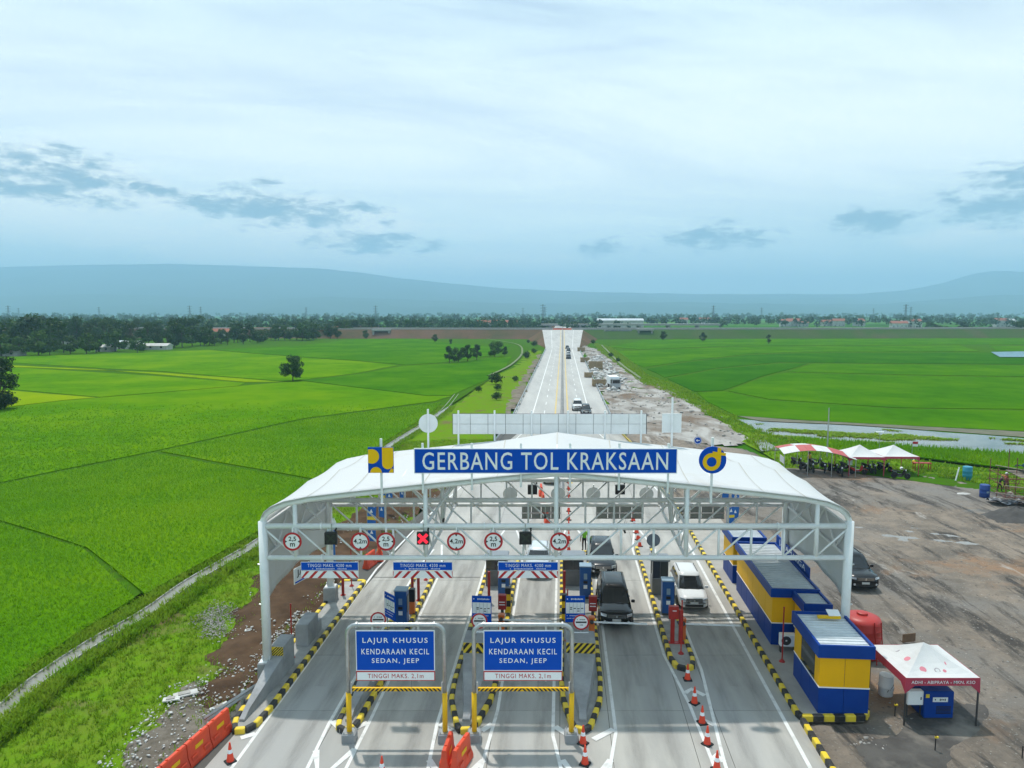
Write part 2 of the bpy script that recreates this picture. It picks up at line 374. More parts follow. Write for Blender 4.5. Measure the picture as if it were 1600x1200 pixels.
# ------------------------------------------------------------------ ground and fields
def mat_plain():
    m_, nt, b = nodes('far_plain'); N, L = nt.nodes, nt.links; setin(b, Roughness=.95); b.inputs['Specular IOR Level'].default_value = 0
    g = N.new('ShaderNodeNewGeometry'); mp = N.new('ShaderNodeMapping'); mp.inputs['Scale'].default_value = (1/160, 1/90, 1); mp.inputs['Rotation'].default_value = (0,0,.25)
    L.new(g.outputs['Position'], mp.inputs[0]); vo = N.new('ShaderNodeTexVoronoi'); L.new(mp.outputs[0], vo.inputs['Vector']); vo.inputs['Scale'].default_value = 1
    sp = N.new('ShaderNodeSeparateColor'); L.new(vo.outputs['Color'], sp.inputs[0])
    r = N.new('ShaderNodeValToRGB'); r.color_ramp.interpolation = 'CONSTANT'; e = r.color_ramp.elements
    e[0].color = (.045,.150,.010,1); e[1].position = .3; e[1].color = (.070,.185,.012,1)
    for p, c in ((.5, (.036,.115,.014,1)), (.68, (.09,.19,.012,1)), (.86, (.05,.10,.02,1))): q = e.new(p); q.color = c
    L.new(sp.outputs[0], r.inputs[0])
    nz = N.new('ShaderNodeTexNoise'); nz.inputs['Scale'].default_value = .02; nz.inputs['Detail'].default_value = 6; L.new(g.outputs['Position'], nz.inputs['Vector'])
    mr = N.new('ShaderNodeMapRange'); mr.inputs[1].default_value = .3; mr.inputs[2].default_value = .7; mr.inputs[3].default_value = .75; mr.inputs[4].default_value = 1.15; L.new(nz.outputs[0], mr.inputs[0])
    hs = N.new('ShaderNodeHueSaturation'); L.new(r.outputs[0], hs.inputs['Color']); L.new(mr.outputs[0], hs.inputs['Value']); L.new(hs.outputs[0], b.inputs['Base Color'])
    return m_
m_plain = mat_plain()
def ground_sheet():
    mb = MB(); mb.add([(-15500,-2500,-.35),(15500,-2500,-.35),(15500,13500,-.35),(-15500,13500,-.35)], [(0,1,2,3)])
    tag(mb.build('ground', m_plain, fix=False), kind='structure')
ground_sheet()
# muddy bund level under the near paddies
def flat_poly(name, poly, z, m_, kind='structure', label=None, cat=None, skirt=0.0):
    bm = bmesh.new(); vs_ = [bm.verts.new((p[0], p[1], z)) for p in poly]; f = bm.faces.new(vs_); f.normal_update()
    if f.normal.z < 0: f.normal_flip()
    if skirt:
        r = bmesh.ops.extrude_face_region(bm, geom=[f]); low = [v for v in r['geom'] if isinstance(v, bmesh.types.BMVert)]
        top = set(low)
        for v in bm.verts:
            if v not in top: v.co.z = z-skirt
        bmesh.ops.recalc_face_normals(bm, faces=bm.faces)
    bmesh.ops.triangulate(bm, faces=[q for q in bm.faces if len(q.verts) > 4])
    me = bpy.data.meshes.new(name); bm.to_mesh(me); bm.free(); me.materials.append(m_)
    return tag(link(name, me), label, cat, None, kind)
flat_poly('paddy_mud', [(-420,10),(-23,10),(-24,30),(-22.5,44),(-18,80),(-12,128),(-4,200),(20,330),(40,470),(-300,520),(-420,300)], -.02, M_bund)
flat_poly('paddy_mud', [(34,108),(23,170),(28,280),(52,470),(400,520),(600,400),(300,120),(90,80),(60,70),(52,62),(33,78),(34,92)], -.03, M_bund)
FIELDS = []
def field(poly, m_i, z=.10, amp=.35, px=False):
    if px: poly = [G(*p) for p in poly]
    if px: z = .07
    P = rough_poly(poly, 5 if not px else 12, amp, len(FIELDS))
    o = flat_poly('rice_field', P, z, M_rice[m_i], skirt=.14); FIELDS.append((o, P)); return P
FP1 = field([(-70,12),(-23.2,12),(-23.4,30),(-23.2,36),(-22.6,41.0),(-30.9,49.8),(-41.5,56.1),(-56,64.9),(-110,93),(-110,30)], 0, amp=.12)
FP2 = field([(-54.6,64.2),(-41.4,56.5),(-30.9,50.2),(-22.3,41.6),(-20.4,51),(-18.2,65),(-18.0,69.2),(-22,71.6),(-43.6,85.0),(-51,69)], 0, amp=.18)
FP3 = field([(-43.4,86.3),(-21.9,72.7),(-18.2,70.4),(-17.6,76),(-17.1,92),(-15.2,108),(-13.6,124),(-13.6,134.5),(-33,113.0)], 0, amp=.18)
FP4 = field([(-55.4,65.2),(-51.7,70.0),(-44.4,86.5),(-33.9,114.2),(-15.0,137.0)]+[G(*p) for p in ((705,619.2),(668,619.8),(475,596.4),(445,597.6),(250,614.4),(158,621.8),(95,627.2),(60,631.3),(10,637.4),(-120,652))]+[(-112,98)], 0, amp=.18)
field([(22,611),(150,621.5),(95,626),(60,630),(10,636),(-120,650),(-120,604)], 2, px=True, amp=.5)
field([(-120,601),(-120,572),(22,574.5),(250,588),(384,598.5),(372,603),(250,613),(158,620.5),(24,609)], 0, px=True, amp=.6)
field([(-120,569),(-120,562),(22,571),(150,577),(385,597),(440,597),(250,582)], 2, px=True, amp=.5)
field([(-120,559),(0,558),(200,552),(325,547),(460,558),(560,565),(620,571),(560,583),(470,594),(445,596),(250,580)], 0, px=True, amp=1)
field([(333,546.5),(470,540.5),(545,531),(640,528),(700,536),(760,541),(800,540),(770,556),(690,567),(635,570),(560,563.5),(460,557)], 1, px=True, amp=1)
field([(475,595),(563,584.5),(630,572),(700,568.5),(772,558),(800,556),(790,572),(770,590),(735,605),(705,618),(668,618.5)], 1, px=True, amp=.8)
field([(-400,556),(-125,562),(-125,700),(-700,800)], 0, px=True, amp=1)
# right-hand paddies
for k, (pl, mi) in enumerate((
    ([(950,542),(1010,531),(1160,529.5),(1600,529),(1900,529),(1900,538),(1500,538.5),(1150,540.5),(1000,546)], 1),
    ([(962,548.5),(1000,548),(1150,542),(1500,540),(1530,549),(1240,550.5),(1170,553),(1060,566),(1006,574),(985,566)], 1),
    ([(1010,577),(1060,568.5),(1170,555),(1262,552),(1600,551),(1900,552),(1900,570),(1600,569.5),(1300,567),(1220,566),(1120,575),(1040,590)], 3),
    ([(1045,592),(1120,577.5),(1218,568.5),(1262,568),(1215,582),(1190,589),(1130,610),(1085,612)], 3),
    ([(1230,581),(1270,568.5),(1600,571.5),(1900,572),(1900,588),(1620,589),(1440,586)], 1),
    ([(1195,590),(1228,583),(1440,588),(1620,591),(1900,590),(1900,640),(1600,640),(1400,637),(1200,624),(1137,611)], 1),
    ([(1090,613.6),(1132,612.2),(1200,626),(1400,639),(1600,642),(1900,643),(1900,690),(1600,674),(1400,664),(1240,656),(1150,650),(1108,628)], 1),
    ([(1545,541),(1900,540.5),(1900,549),(1560,549)], 1))):
    field(pl, mi, px=True, amp=.5)
FCROP = field([G(*p) for p in ((1236,686),(1330,693),(1600,714),(1900,735),(1900,800),(1600,738),(1425,716),(1330,709),(1262,702))], 0, z=.32)
m_rice_t = M_tuft
def rows(poly, sp, rowsp, ang, seed, jit=.25):
    P = np.array(poly); c = P.mean(0); rr = np.hypot(*(P-c).T).max(); a = np.arange(-rr, rr, sp); b_ = np.arange(-rr, rr, rowsp); A, B = np.meshgrid(a, b_)
    r = np.random.default_rng(seed); A = A+r.normal(0, sp*jit, A.shape); B = B+r.normal(0, rowsp*jit*.6, B.shape)
    X = c[0]+A*math.cos(ang)-B*math.sin(ang); Y = c[1]+A*math.sin(ang)+B*math.cos(ang)
    q = np.stack([X.ravel(), Y.ravel()], 1); return q[inside(poly, q[:,0], q[:,1])]
def vis(q, ymax=1e9):
    depth = np.maximum(q[:,1], 1); pxx = 800+F_PX*q[:,0]/depth
    return q[(pxx > -160) & (pxx < 1760) & (q[:,1] < ymax) & (q[:,1] > 20)]
q1 = vis(rows(FP1, .30, .34, .2, 1)); q2 = rows(FP2, .30, .36, .25, 2); q3 = rows(FP3, .42, .46, .2, 3); q4 = vis(rows(FP4, .44, .48, .2, 4), 135); q4 = q4[np.random.default_rng(1).random(len(q4)) > (q4[:,1]-60)/75]
for nm, q, w_, h_ in (('near', q1, .028, .26), ('mid', q2, .030, .26), ('strip', q3, .040, .26), ('wide', q4, .048, .26)):
    tufts('rice_plants', q, .05, h_, .36, 6, m_rice_t, len(q), w_, {'near': 'bright green rice plants in the paddy beside the narrow canal', 'mid': 'rice plants in the wedge paddy between two dark bunds', 'strip': 'rice plants in the paddy strip along the canal bend', 'wide': 'rice plants of the wide paddy before the lone tree'}[nm], 'rice')
tufts('rice_plants', vis(rows(FCROP, .40, .62, -.45, 6, .12)), .2, .62, .42, 6, m_rice_t, 5, .05, 'tall rice plants in rows between flooded strip and dirt yard', 'rice')

# verge between the plaza and the canal
def zverge(X, Y): return .02+.10*vnoise(X, Y, 3.5, 1)-.35*np.clip((-14.0+Y*SH-X)/9, 0, 1)
verge = rough_poly([(-24.2,8),(-13.2,8),W(-14.1,26),W(-14.2,46),W(-12.6,60),W(-9.6,90),W(-8.7,110),W(-8.7,190),W(-9.0,330),W(-40,330),W(-26,260),W(-20.3,190),W(-19.6,128),W(-21.0,100),W(-21.2,76),W(-22.2,52),W(-23.4,44),W(-23.8,36),W(-23.8,26)], 2.2, .45, 3)
patch('grass_verge', verge, .8, zverge, M_grass, fade=1.2)
soil_poly = rough_poly([W(-14.0,27),W(-16.3,30),W(-17.6,34),W(-18.6,39),W(-20.2,46),W(-19.4,55),W(-17,64),W(-14.5,76),W(-11.2,72),W(-12.3,60),W(-13.9,46)], 1.0, .7, 5)
patch('soil_bank', soil_poly, .35, lambda X, Y: zverge(X, Y)+.16+.12*vnoise(X, Y, 1.3, 2), M_soil, fade=1.3, drop=.22)
spoil_poly = rough_poly([W(-14.3,16),W(-16.0,20),W(-16.9,25),W(-17.8,29),W(-17.2,33.0),W(-14.2,29)], .9, .7, 6)
patch('soil_bank', spoil_poly, .35, lambda X, Y: zverge(X, Y)+.13+.10*vnoise(X, Y, 1.3, 4), mat('grey_spoil', (.21,.185,.155), .95, c2=(.10,.085,.065), scale=1.1, bump=.9, bscale=5, coords='World', spec=.1), fade=1.2, drop=.2)
patch('soil_bank', rough_poly([W(-8.5,112),W(-10.2,118),W(-10.6,150),W(-10.4,220),W(-10,300),W(-8.8,300),W(-8.5,160)], 3, .9, 8), .9, lambda X, Y: zverge(X, Y)+.30+.2*vnoise(X, Y, 3, 7), mat('road_spoil', (.24,.20,.16), .95, c2=(.13,.11,.08), scale=.5, bump=.8, bscale=2, coords='World', spec=.1, c3=(.10,.17,.03), scale3=.2), fade=1.5, drop=.3)
# narrow irrigation canal
cp = [G(*p) for p in ((-160,1240),(-60,1160),(0,1112),(60,1060),(150,1000),(230,955),(300,906),(400,848))] + [(-17.6,63),(-16.5,75),(-15.9,91),(-13.9,107),(-12.2,125),(-11.8,150)]
def ribbon(pts, off0, off1, z0, z1=None):
    z1 = z0 if z1 is None else z1; V = []; n = len(pts)
    for i, p in enumerate(pts):
        a, b_ = Vector(pts[max(0,i-1)]), Vector(pts[min(n-1,i+1)]); d = (b_-a).normalized(); nr = Vector((d.y, -d.x))
        V += [(p[0]+nr.x*off0, p[1]+nr.y*off0, z0), (p[0]+nr.x*off1, p[1]+nr.y*off1, z1)]
    return V, [(2*i, 2*i+1, 2*i+3, 2*i+2) for i in range(n-1)]
def smoothpts(pts, k=6):
    out = []
    for i in range(len(pts)-1):
        p0, p1, p2, p3 = [Vector(pts[max(0, min(len(pts)-1, j))]) for j in (i-1, i, i+1, i+2)]
        for s in range(k):
            t = s/k; out.append(tuple(.5*((2*p1)+(p2-p0)*t+(2*p0-5*p1+4*p2-p3)*t*t+(3*p1-p0-3*p2+p3)*t**3)))
    return out+[tuple(pts[-1])]
cps = smoothpts(cp)
mb = MB(); 
for a, b_, z0, z1 in ((-.44,-.36,.02,.02),(-.36,-.32,.02,-.15),(.32,.36,-.15,.02),(.36,.44,.02,.02),(-.44,-.45,.02,-.5),(.45,.44,-.5,.02)): mb.add(*ribbon(cps, a, b_, z0, z1))
canal = tag(mb.build('canal_lining', M_kconc), kind='structure')
M_water = mat('muddy_water', (.25,.24,.205), .25, c2=(.19,.185,.15), scale=.3, coords='World', spec=.6, bump=.02, bscale=3)
mb = MB(); mb.add(*ribbon(cps, -.36, .36, -.05)); tag(mb.build('canal_water', M_water, fix=False), kind='structure')
# grass tufts, thick by the canal and thin where the soil shows
gq = vis(scatter(verge, 90000, 11), 95)
sd_ = edge_dist(soil_poly, gq[:,0], gq[:,1]); sd_ = np.minimum(sd_, edge_dist(spoil_poly, gq[:,0], gq[:,1])); keep = ~(inside(soil_poly, gq[:,0], gq[:,1]) | inside(spoil_poly, gq[:,0], gq[:,1])) | (np.random.default_rng(3).random(len(gq)) < .04+.75*np.exp(-(sd_/.45)))
nzv = vnoise(gq[:,0], gq[:,1], 4.5, 9); keep &= (nzv > -.45) | (gq[:,0] < -17.5+gq[:,1]*.03)
gq = gq[keep]; tufts('grass', gq, zverge(gq[:,0], gq[:,1])-.03, .22, .30, 5, M_gblade, 8, .022, 'bright green grass growing over the verge beside canal', 'grass')

cq = []
for (x_, y_) in cps:
    if 20 < y_ < 130:
        for k in range(60):
            s_ = random.choice((-1,1)); cq.append((x_+s_*random.uniform(.42,1.5), y_+random.uniform(-1.6,1.6)))
cq = np.array(cq); tufts('grass', cq, -.10, .30, .45, 6, M_gblade, 18, .03, 'long grass hanging over both edges of the narrow canal', 'grass')
# ------------------------------------------------------------------ dirt yard on the other side
def mat_yard():
    m_, nt, b = nodes('yard_gravel'); N, L = nt.nodes, nt.links; b.inputs['Specular IOR Level'].default_value = .25
    g = N.new('ShaderNodeNewGeometry')
    def mapn(sc, rot=0.0):
        mp = N.new('ShaderNodeMapping'); mp.inputs['Scale'].default_value = sc; mp.inputs['Rotation'].default_value = (0,0,rot); L.new(g.outputs['Position'], mp.inputs[0]); return mp.outputs[0]
    def nz(v, s, d=6, ro=.62, di=.0):
        n = N.new('ShaderNodeTexNoise'); n.inputs['Scale'].default_value = s; n.inputs['Detail'].default_value = d; n.inputs['Roughness'].default_value = ro; n.inputs['Distortion'].default_value = di; L.new(v, n.inputs['Vector']); return n.outputs[0]
    def mr(s, a, c): 
        n = N.new('ShaderNodeMapRange'); n.inputs[1].default_value = a; n.inputs[2].default_value = c; n.clamp = True; L.new(s, n.inputs[0]); return n.outputs[0]
    def mx(f, a, c):
        n = N.new('ShaderNodeMix'); n.data_type = 'RGBA'; L.new(f, n.inputs['Factor'])
        for k, v in ((6, a), (7, c)):
            if isinstance(v, tuple): n.inputs[k].default_value = v+(1,)
            else: L.new(v, n.inputs[k])
        return n.outputs[2]
    p = mapn((1,1,1)); tr = mapn((1,.20,1), .75)
    c = mx(mr(nz(p, .35), .38, .62), (.285,.232,.182), (.165,.140,.115))
    c = mx(mr(nz(p, .07, 6), .48, .60), c, (.215,.198,.178))
    c = mx(mr(nz(tr, .55, 8, .7, .5), .50, .60), c, (.072,.064,.057))
    c = mx(mr(nz(p, .10, 6, .6, .4), .57, .66), c, (.285,.180,.112))
    c = mx(mr(nz(tr, .30, 8, .66, .7), .60, .67), c, (.43,.40,.365))
    c = mx(mr(nz(p, 7, 3), .62, .72), c, (.38,.35,.31))
    c = mx(mr(nz(p, 3.1, 4), .60, .70), c, (.12,.105,.092))
    L.new(c, b.inputs['Base Color'])
    wet = mr(nz(p, .16, 5, .55, .5), .63, .67); rr = N.new('ShaderNodeMapRange'); rr.inputs[3].default_value = .92; rr.inputs[4].default_value = .28; L.new(wet, rr.inputs[0]); L.new(rr.outputs[0], b.inputs['Roughness'])
    bp = N.new('ShaderNodeBump'); bp.inputs['Strength'].default_value = 1.0; bp.inputs['Distance'].default_value = .16; L.new(nz(p, 2.4, 9, .75), bp.inputs['Height']); L.new(bp.outputs[0], b.inputs['Normal'])
    return m_
M_yard = mat_yard()
RUT = smoothpts([(41,30),(36,38),(31,42.5),(27,42),(25.5,38),(27,33),(32,27)], 8)
RUTS = [RUT, smoothpts([(20,62),(25,57),(33,54),(41,50),(52,40)], 5), smoothpts([(24,68),(31,63),(39,60),(50,49)], 5), smoothpts([(17,47),(20,38),(23,30),(27,22)], 5), smoothpts([(22,58),(24,50),(28,44),(36,39),(48,31)], 5)]
def zyard(X, Y):
    z = -.05+.13*vnoise(X, Y, 6, 3)+.06*vnoise(X, Y, 1.5, 5)+.05*np.clip(vnoise(X*.8+Y*.6, (Y*.8-X*.6)*.25, 1.1, 11), 0, 1)*np.clip((X-22)/4, 0, 1)
    for (cx, cy, rx, ry, dp) in ((29.2,52.5,2.6,1.9,.10),(31.0,48.5,3.0,1.5,.07),(27.0,30.6,1.6,1.0,.08),(26.0,56.5,2.0,1.2,.06)): z = z-dp*np.exp(-((X-cx)/rx)**2-((Y-cy)/ry)**2)
    for off, rt in [(o_, r_) for r_ in RUTS for o_ in (0, 1.7)]:
        for (ax, ay), (bx, by) in zip(rt[:-1], rt[1:]):
            dx, dy = bx-ax, by-ay; l = math.hypot(dx, dy)+1e-6; ax2, ay2 = ax+dy/l*off, ay-dx/l*off
            t = np.clip(((X-ax2)*dx+(Y-ay2)*dy)/(l*l), 0, 1); d = np.hypot(X-ax2-t*dx, Y-ay2-t*dy)
            z = z-.075*np.exp(-(d/.28)**2)/(2 if rt is RUT else 1.6)+.05*np.exp(-((d-.55)/.25)**2)/2
    u_ = (X-Y*SH)/1.0025; lim = np.where((Y > 28) & (Y < 64), 12.9, 10.25-np.clip((Y-64)/40,0,1)*2.0)
    return np.where(u_ < lim+.9, np.minimum(z, -.03-.12*np.clip((lim+.25-u_)/.2, 0, 1)), z)
yard = rough_poly([W(9.0,6),W(9.0,28),W(10.4,29.2),W(10.4,60),W(9.4,64),W(9.0,80),W(8.4,96),W(11,108),G(1090,690),G(1160,700),G(1225,728),G(1330,728),G(1440,738),G(1600,768),G(1800,800),(75,50),(75,6)], 2.0, .5, 9)
patch('dirt_yard', yard, .32, zyard, M_yard, fade=1.0, drop=.15)
patch('dark_gravel', rough_poly([G(*p) for p in ((1300,1158),(1372,1128),(1400,1095),(1470,1078),(1545,1082),(1590,1120),(1560,1160),(1500,1230),(1310,1260))], .8, .45, 31), .3, lambda X, Y: zyard(X, Y)+.035, mat('dark_gravel', (.105,.098,.090), .9, c2=(.065,.060,.056), scale=.9, bump=.9, bscale=7, coords='World', spec=.2, c3=(.20,.18,.155), scale3=.35, lo3=.52, hi3=.66), fade=1.2, drop=.12)
M_rub2 = mat('pale_rubble_ground', (.40,.385,.36), .95, c2=(.20,.175,.15), scale=.28, lo=.40, hi=.62, bump=1, bscale=1.6, coords='World', spec=.15, dist=.6, stretch=(1,.55,1,.5), c3=(.17,.125,.09), scale3=.10, lo3=.5, hi3=.64)
rub = rough_poly([W(8.6,102),W(8.6,140),W(8.8,220),W(9.4,400),G(938,546),G(972,566),G(1004,592),G(1058,612),G(1100,636),G(1140,660),G(1178,682),G(1150,694),G(1080,690)], 4, 1.0, 12)
patch('rubble_strip', rub, .9, lambda X, Y: .05+.14*vnoise(X, Y, 4, 6)+.08*vnoise(X, Y, 1.6, 2), M_rub2, fade=1.5, drop=.25)
gr = rough_poly([G(*p) for p in ((928,536),(955,543),(985,563),(1010,585),(1070,607),(1105,630),(1150,652),(1170,664),(1240,690),(1262,704),(1330,711),(1425,718),(1600,741),(1900,800),(1900,830),(1600,770),(1440,740),(1330,730),(1225,730),(1200,712),(1165,690),(1140,668),(1100,645),(1055,620),(1005,600),(970,574),(934,548))], 4, .6, 14)
patch('grass_verge', gr, .9, lambda X, Y: -.02+.10*vnoise(X, Y, 3, 8), M_grass, fade=1.0, drop=.15)
tufts('grass', scatter(gr, 9000, 21), -.02, .40, .5, 4, M_gblade, 9, .05, 'green grass bank between the dirt yard and the paddies', 'grass')
M_flood = mat('flood_water', (.17,.165,.13), .05, c2=(.10,.10,.06), scale=.25, lo=.5, hi=.62, coords='World', spec=.7, bump=.015, bscale=2)
flat_poly('flooded_strip', rough_poly([G(*p) for p in ((1150,655),(1190,657),(1330,664),(1600,684),(1900,705),(1900,728),(1600,713),(1330,692),(1236,686),(1180,672))], 3, .5, 15), -.02, M_flood)
flat_poly('mud_bank', rough_poly([G(*p) for p in ((1150,650),(1240,656.5),(1400,664.5),(1600,675),(1900,692),(1900,704),(1600,683),(1330,664),(1190,658))], 3, .4, 16), .05, mat('wet_mud', (.15,.125,.085), .7, c2=(.075,.095,.03), scale=.5, coords='World', bump=.6, bscale=3))
flat_poly('puddle', rough_poly([G(*p) for p in ((1178,690),(1196,688),(1218,704),(1190,706))], 1.5, .3, 17), .09, M_flood)
wq = scatter([G(*p) for p in ((1180,662),(1330,667),(1600,687),(1600,710),(1330,690),(1215,684))], 5200, 30)
wq = wq[vnoise(wq[:,0], wq[:,1]*2.2, 9, 4) > .16]
tufts('water_weed', wq, -.03, .16, .7, 5, M_gblade, 10, .08, 'patchy weeds standing in the flooded strip', 'weed')
M_pud = mat('yard_puddle_water', (.19,.175,.155), .08, c2=(.24,.22,.20), scale=.8, coords='World', spec=.5)
for k, (cx, cy, rr) in enumerate(((29.6,50.8,5.5),(27.0,30.6,2.6))):
    flat_poly('puddle', [(cx+rr*math.cos(t_*.2618),cy+rr*math.sin(t_*.2618)) for t_ in range(24)], -.115, M_pud)
flat_poly('flooded_plot', [G(*p) for p in ((1548,551),(1600,550),(1640,553),(1640,559),(1562,559))], .34, M_flood)
# distant earth road beside each field edge
for pts, w_ in (([G(*p) for p in ((765,588),(800,570),(816,551),(806,538),(760,530))], .8), ([G(*p) for p in ((940,540),(952,552),(970,570),(1000,592))], .8)):
    mb = MB(); mb.add(*ribbon(smoothpts(pts), -w_/2, w_/2, .36)); tag(mb.build('earth_path', mat('path_earth', (.17,.20,.10), .95, c2=(.12,.17,.06), scale=.2, coords='World'), fix=False), kind='structure')

# ------------------------------------------------------------------ toll plaza pavement
PLAZA = [W(-14.1,4),W(10.35,4),W(10.35,28),W(10.35,64),W(9.9,76),W(9.2,94),W(8.15,106),W(-8.25,106),W(-9.2,92),W(-12.0,60),W(-14.0,46),W(-14.1,27)]
flat_poly('road', PLAZA, -.02, M_joint)
ROADOBJ = [o for o in COL.objects if o.name == 'road'][0]
def clip(poly, clipper):
    out = poly
    n = len(clipper)
    for i in range(n):
        a, b_ = clipper[i], clipper[(i+1) % n]; inp = out; out = []
        sd = lambda p: (b_[0]-a[0])*(p[1]-a[1])-(b_[1]-a[1])*(p[0]-a[0])
        for j in range(len(inp)):
            p, q = inp[j], inp[(j+1) % len(inp)]; dp, dq = sd(p), sd(q)
            if dp >= 0: out.append(p)
            if (dp >= 0) != (dq >= 0):
                t = dp/(dp-dq); out.append((p[0]+(q[0]-p[0])*t, p[1]+(q[1]-p[1])*t))
        if not out: return []
    return out
USL = [-14.2,-9.45,-4.95,-2.75,0.0,2.05,5.3,6.6,10.5]
YS = [4+5.0*i for i in range(21)]+[106.3]
# the plan is convex but for the tapered left side, so clip against its convex halves
CL1 = [W(-14.1,4),W(10.35,4),W(10.35,64),W(9.9,76),W(9.2,94),W(8.15,106),W(-8.25,106),W(-9.0,94),W(-12.0,60),W(-14.0,46)]
for i in range(len(USL)-1):
    for j in range(len(YS)-1):
        g = .011
        q = [W(USL[i]+g,YS[j]+g),W(USL[i+1]-g,YS[j]+g),W(USL[i+1]-g,YS[j+1]-g),W(USL[i]+g,YS[j+1]-g)]
        c = clip(q, CL1)
        if len(c) < 3: continue
        mb = MB(); mb.prism(c, -.015, random.uniform(-.002,.002)); mb.build('slab', M_conc, ROADOBJ)
# darker wheel tracks and drip stains worn into the lanes
def mat_track(name, half, dark):
    m_, nt, b = nodes(name); N, L = nt.nodes, nt.links; b.inputs['Base Color'].default_value = dark+(1,); setin(b, Roughness=.8)
    tc = N.new('ShaderNodeTexCoord'); sp = N.new('ShaderNodeSeparateXYZ'); L.new(tc.outputs['Object'], sp.inputs[0])
    def m(op, a, c=None):
        n = N.new('ShaderNodeMath'); n.operation = op
        for i, v in enumerate((a, c)):
            if v is None: continue
            if isinstance(v, (int, float)): n.inputs[i].default_value = v
            else: L.new(v, n.inputs[i])
        return n.outputs[0]
    nz = N.new('ShaderNodeTexNoise'); mp = N.new('ShaderNodeMapping'); mp.inputs['Scale'].default_value = (2.2,.28,1); L.new(tc.outputs['Object'], mp.inputs[0]); L.new(mp.outputs[0], nz.inputs['Vector']); nz.inputs['Scale'].default_value = 1; nz.inputs['Detail'].default_value = 7; nz.inputs['Roughness'].default_value = .65
    mr = N.new('ShaderNodeMapRange'); mr.inputs[1].default_value = .36; mr.inputs[2].default_value = .68; L.new(nz.outputs[0], mr.inputs[0])
    fall = m('MAXIMUM', m('SUBTRACT', 1.0, m('POWER', m('DIVIDE', m('ABSOLUTE', sp.outputs[0]), half), 2.0)), 0.0)
    L.new(m('MULTIPLY', m('MULTIPLY', fall, mr.outputs[0]), .27), b.inputs['Alpha']); return m_
M_track = mat_track('wheel_track_grime', .42, (.11,.105,.10)); M_drip = mat_track('oil_drip_stain', .34, (.05,.048,.046))
for i_, (uc, y0, y1) in enumerate(((-10.95,14,62),(-6.55,14,62),(-1.5,14,62),(3.75,14,62),(8.05,14,62))):
    for du, ya, yb, mm, hw in ((-.72,y0,y1,M_track,.42),(.72,y0,y1,M_track,.42),(0,31,47,M_drip,.34)):
        mb = MB(); mb.add([(-hw,0,0),(hw,0,0),(hw,yb-ya,0),(-hw,yb-ya,0)], [(0,1,2,3)]); mb.build('wheel_track', mm, ROADOBJ, False, W(uc+du,ya)+(.0042+.0001*i_,), LANE_ROT, fix=False)
# near apron and dual carriageway beyond the plaza
def zroad(Y): 
    t = min(1, max(0, (Y-335)/150)); return 6.0*t*t*(3-2*t)
def lane_strip(name, prof, m_, dz=0.0, parent=None, kind=None):
    """prof: list of (Y, uL, uR)"""
    V = []; 
    for (Y, a, b_) in prof: V += [W(a,Y)+(zroad(Y)+dz,), W(b_,Y)+(zroad(Y)+dz,)]
    mb = MB(); mb.add(V, [(2*i,2*i+1,2*i+3,2*i+2) for i in range(len(prof)-1)])
    return tag(mb.build(name, m_, parent, fix=False), kind=kind if not parent else None)
YR = [106.32,120,160,200,250,300,335]+[335+15*i for i in range(1,11)]
def w2(Y): return 8.1 if Y < 345 else min(13.6, 8.1+(Y-345)*5.5/130)
lane_strip('road', [(Y,-w2(Y),w2(Y)) for Y in YR], M_road, .0, kind='structure')
lane_strip('road', [(485.5,-6.6,6.6),(560,-6.6,6.6),(640,-6.6,6.6),(760,-6.6,6.6)], M_road, .02, kind='structure')
# painted markings
MZ = [0]
def mark(pts, w_, m_=M_line, z=.006, name='lane_marking'):
    MZ[0] += 1; z = z+.0006*MZ[0]; mb = MB(); mb.add(*ribbon(pts, -w_/2, w_/2, z)); return mb.build(name, m_, ROADOBJ, fix=False)
def umark(pu, w_=.14, **k): return mark([W(*p) for p in pu], w_, **k)
umark([(-12.3,14),(-12.3,46),(-11.3,58),(-5.1,104)]); 
umark([(-9.05,20),(-9.45,25),(-9.6,28),(-9.6,46),(-9.2,50)]); umark([(-8.3,20),(-8.0,25),(-7.95,28),(-7.95,46),(-8.8,51)])
umark([(-4.6,20),(-4.9,24.6),(-5.1,28),(-5.1,50),(-4.4,55)]); umark([(-3.4,20),(-2.95,25),(-2.68,29),(-2.68,50),(-3.6,55)])
umark([(.35,20),(.1,24.8),(-.28,27.2),(-.28,50),(.4,55)]); umark([(1.5,20),(1.9,25.2),(2.28,27.4),(2.28,50),(1.2,55)])
umark([(5.95,20),(5.8,25.8),(5.64,29.5),(5.17,34),(5.17,50),(5.8,55)]); umark([(6.15,20),(6.26,25.6),(6.5,29),(6.75,32.5),(6.75,50),(6.1,55)])
umark([(9.4,14),(9.4,66),(7.6,82),(4.7,104)], .16)
for a, b_, c in (((-9.5,26.2),(-8.8,24.4),(-8.02,26.3)), ((-4.98,25.6),(-3.9,23.9),(-2.9,25.6)), ((.1,25.6),(.95,23.9),(1.95,25.6)), ((5.6,30.4),(5.95,30.75),(6.45,30.2)), ((5.75,28),(6.0,28.3),(6.4,27.9)), ((5.84,25.6),(6.02,25.9),(6.24,25.5))):
    umark([a, b_, c], .26)
for a, b_ in (((-9.5,28.2),(-8.95,27.6)), ((-8.0,28.1),(-8.5,27.6)), ((-4.98,28.0),(-4.4,27.5)), ((-2.8,28.0),(-3.2,27.5)), ((-.2,27.8),(.35,27.2)), ((2.2,27.6),(1.35,26.9)), ((-12.35,27.3),(-12.8,27.0)), ((-12.9,24.4),(-12.6,24.9))):
    umark([a, b_], .28)
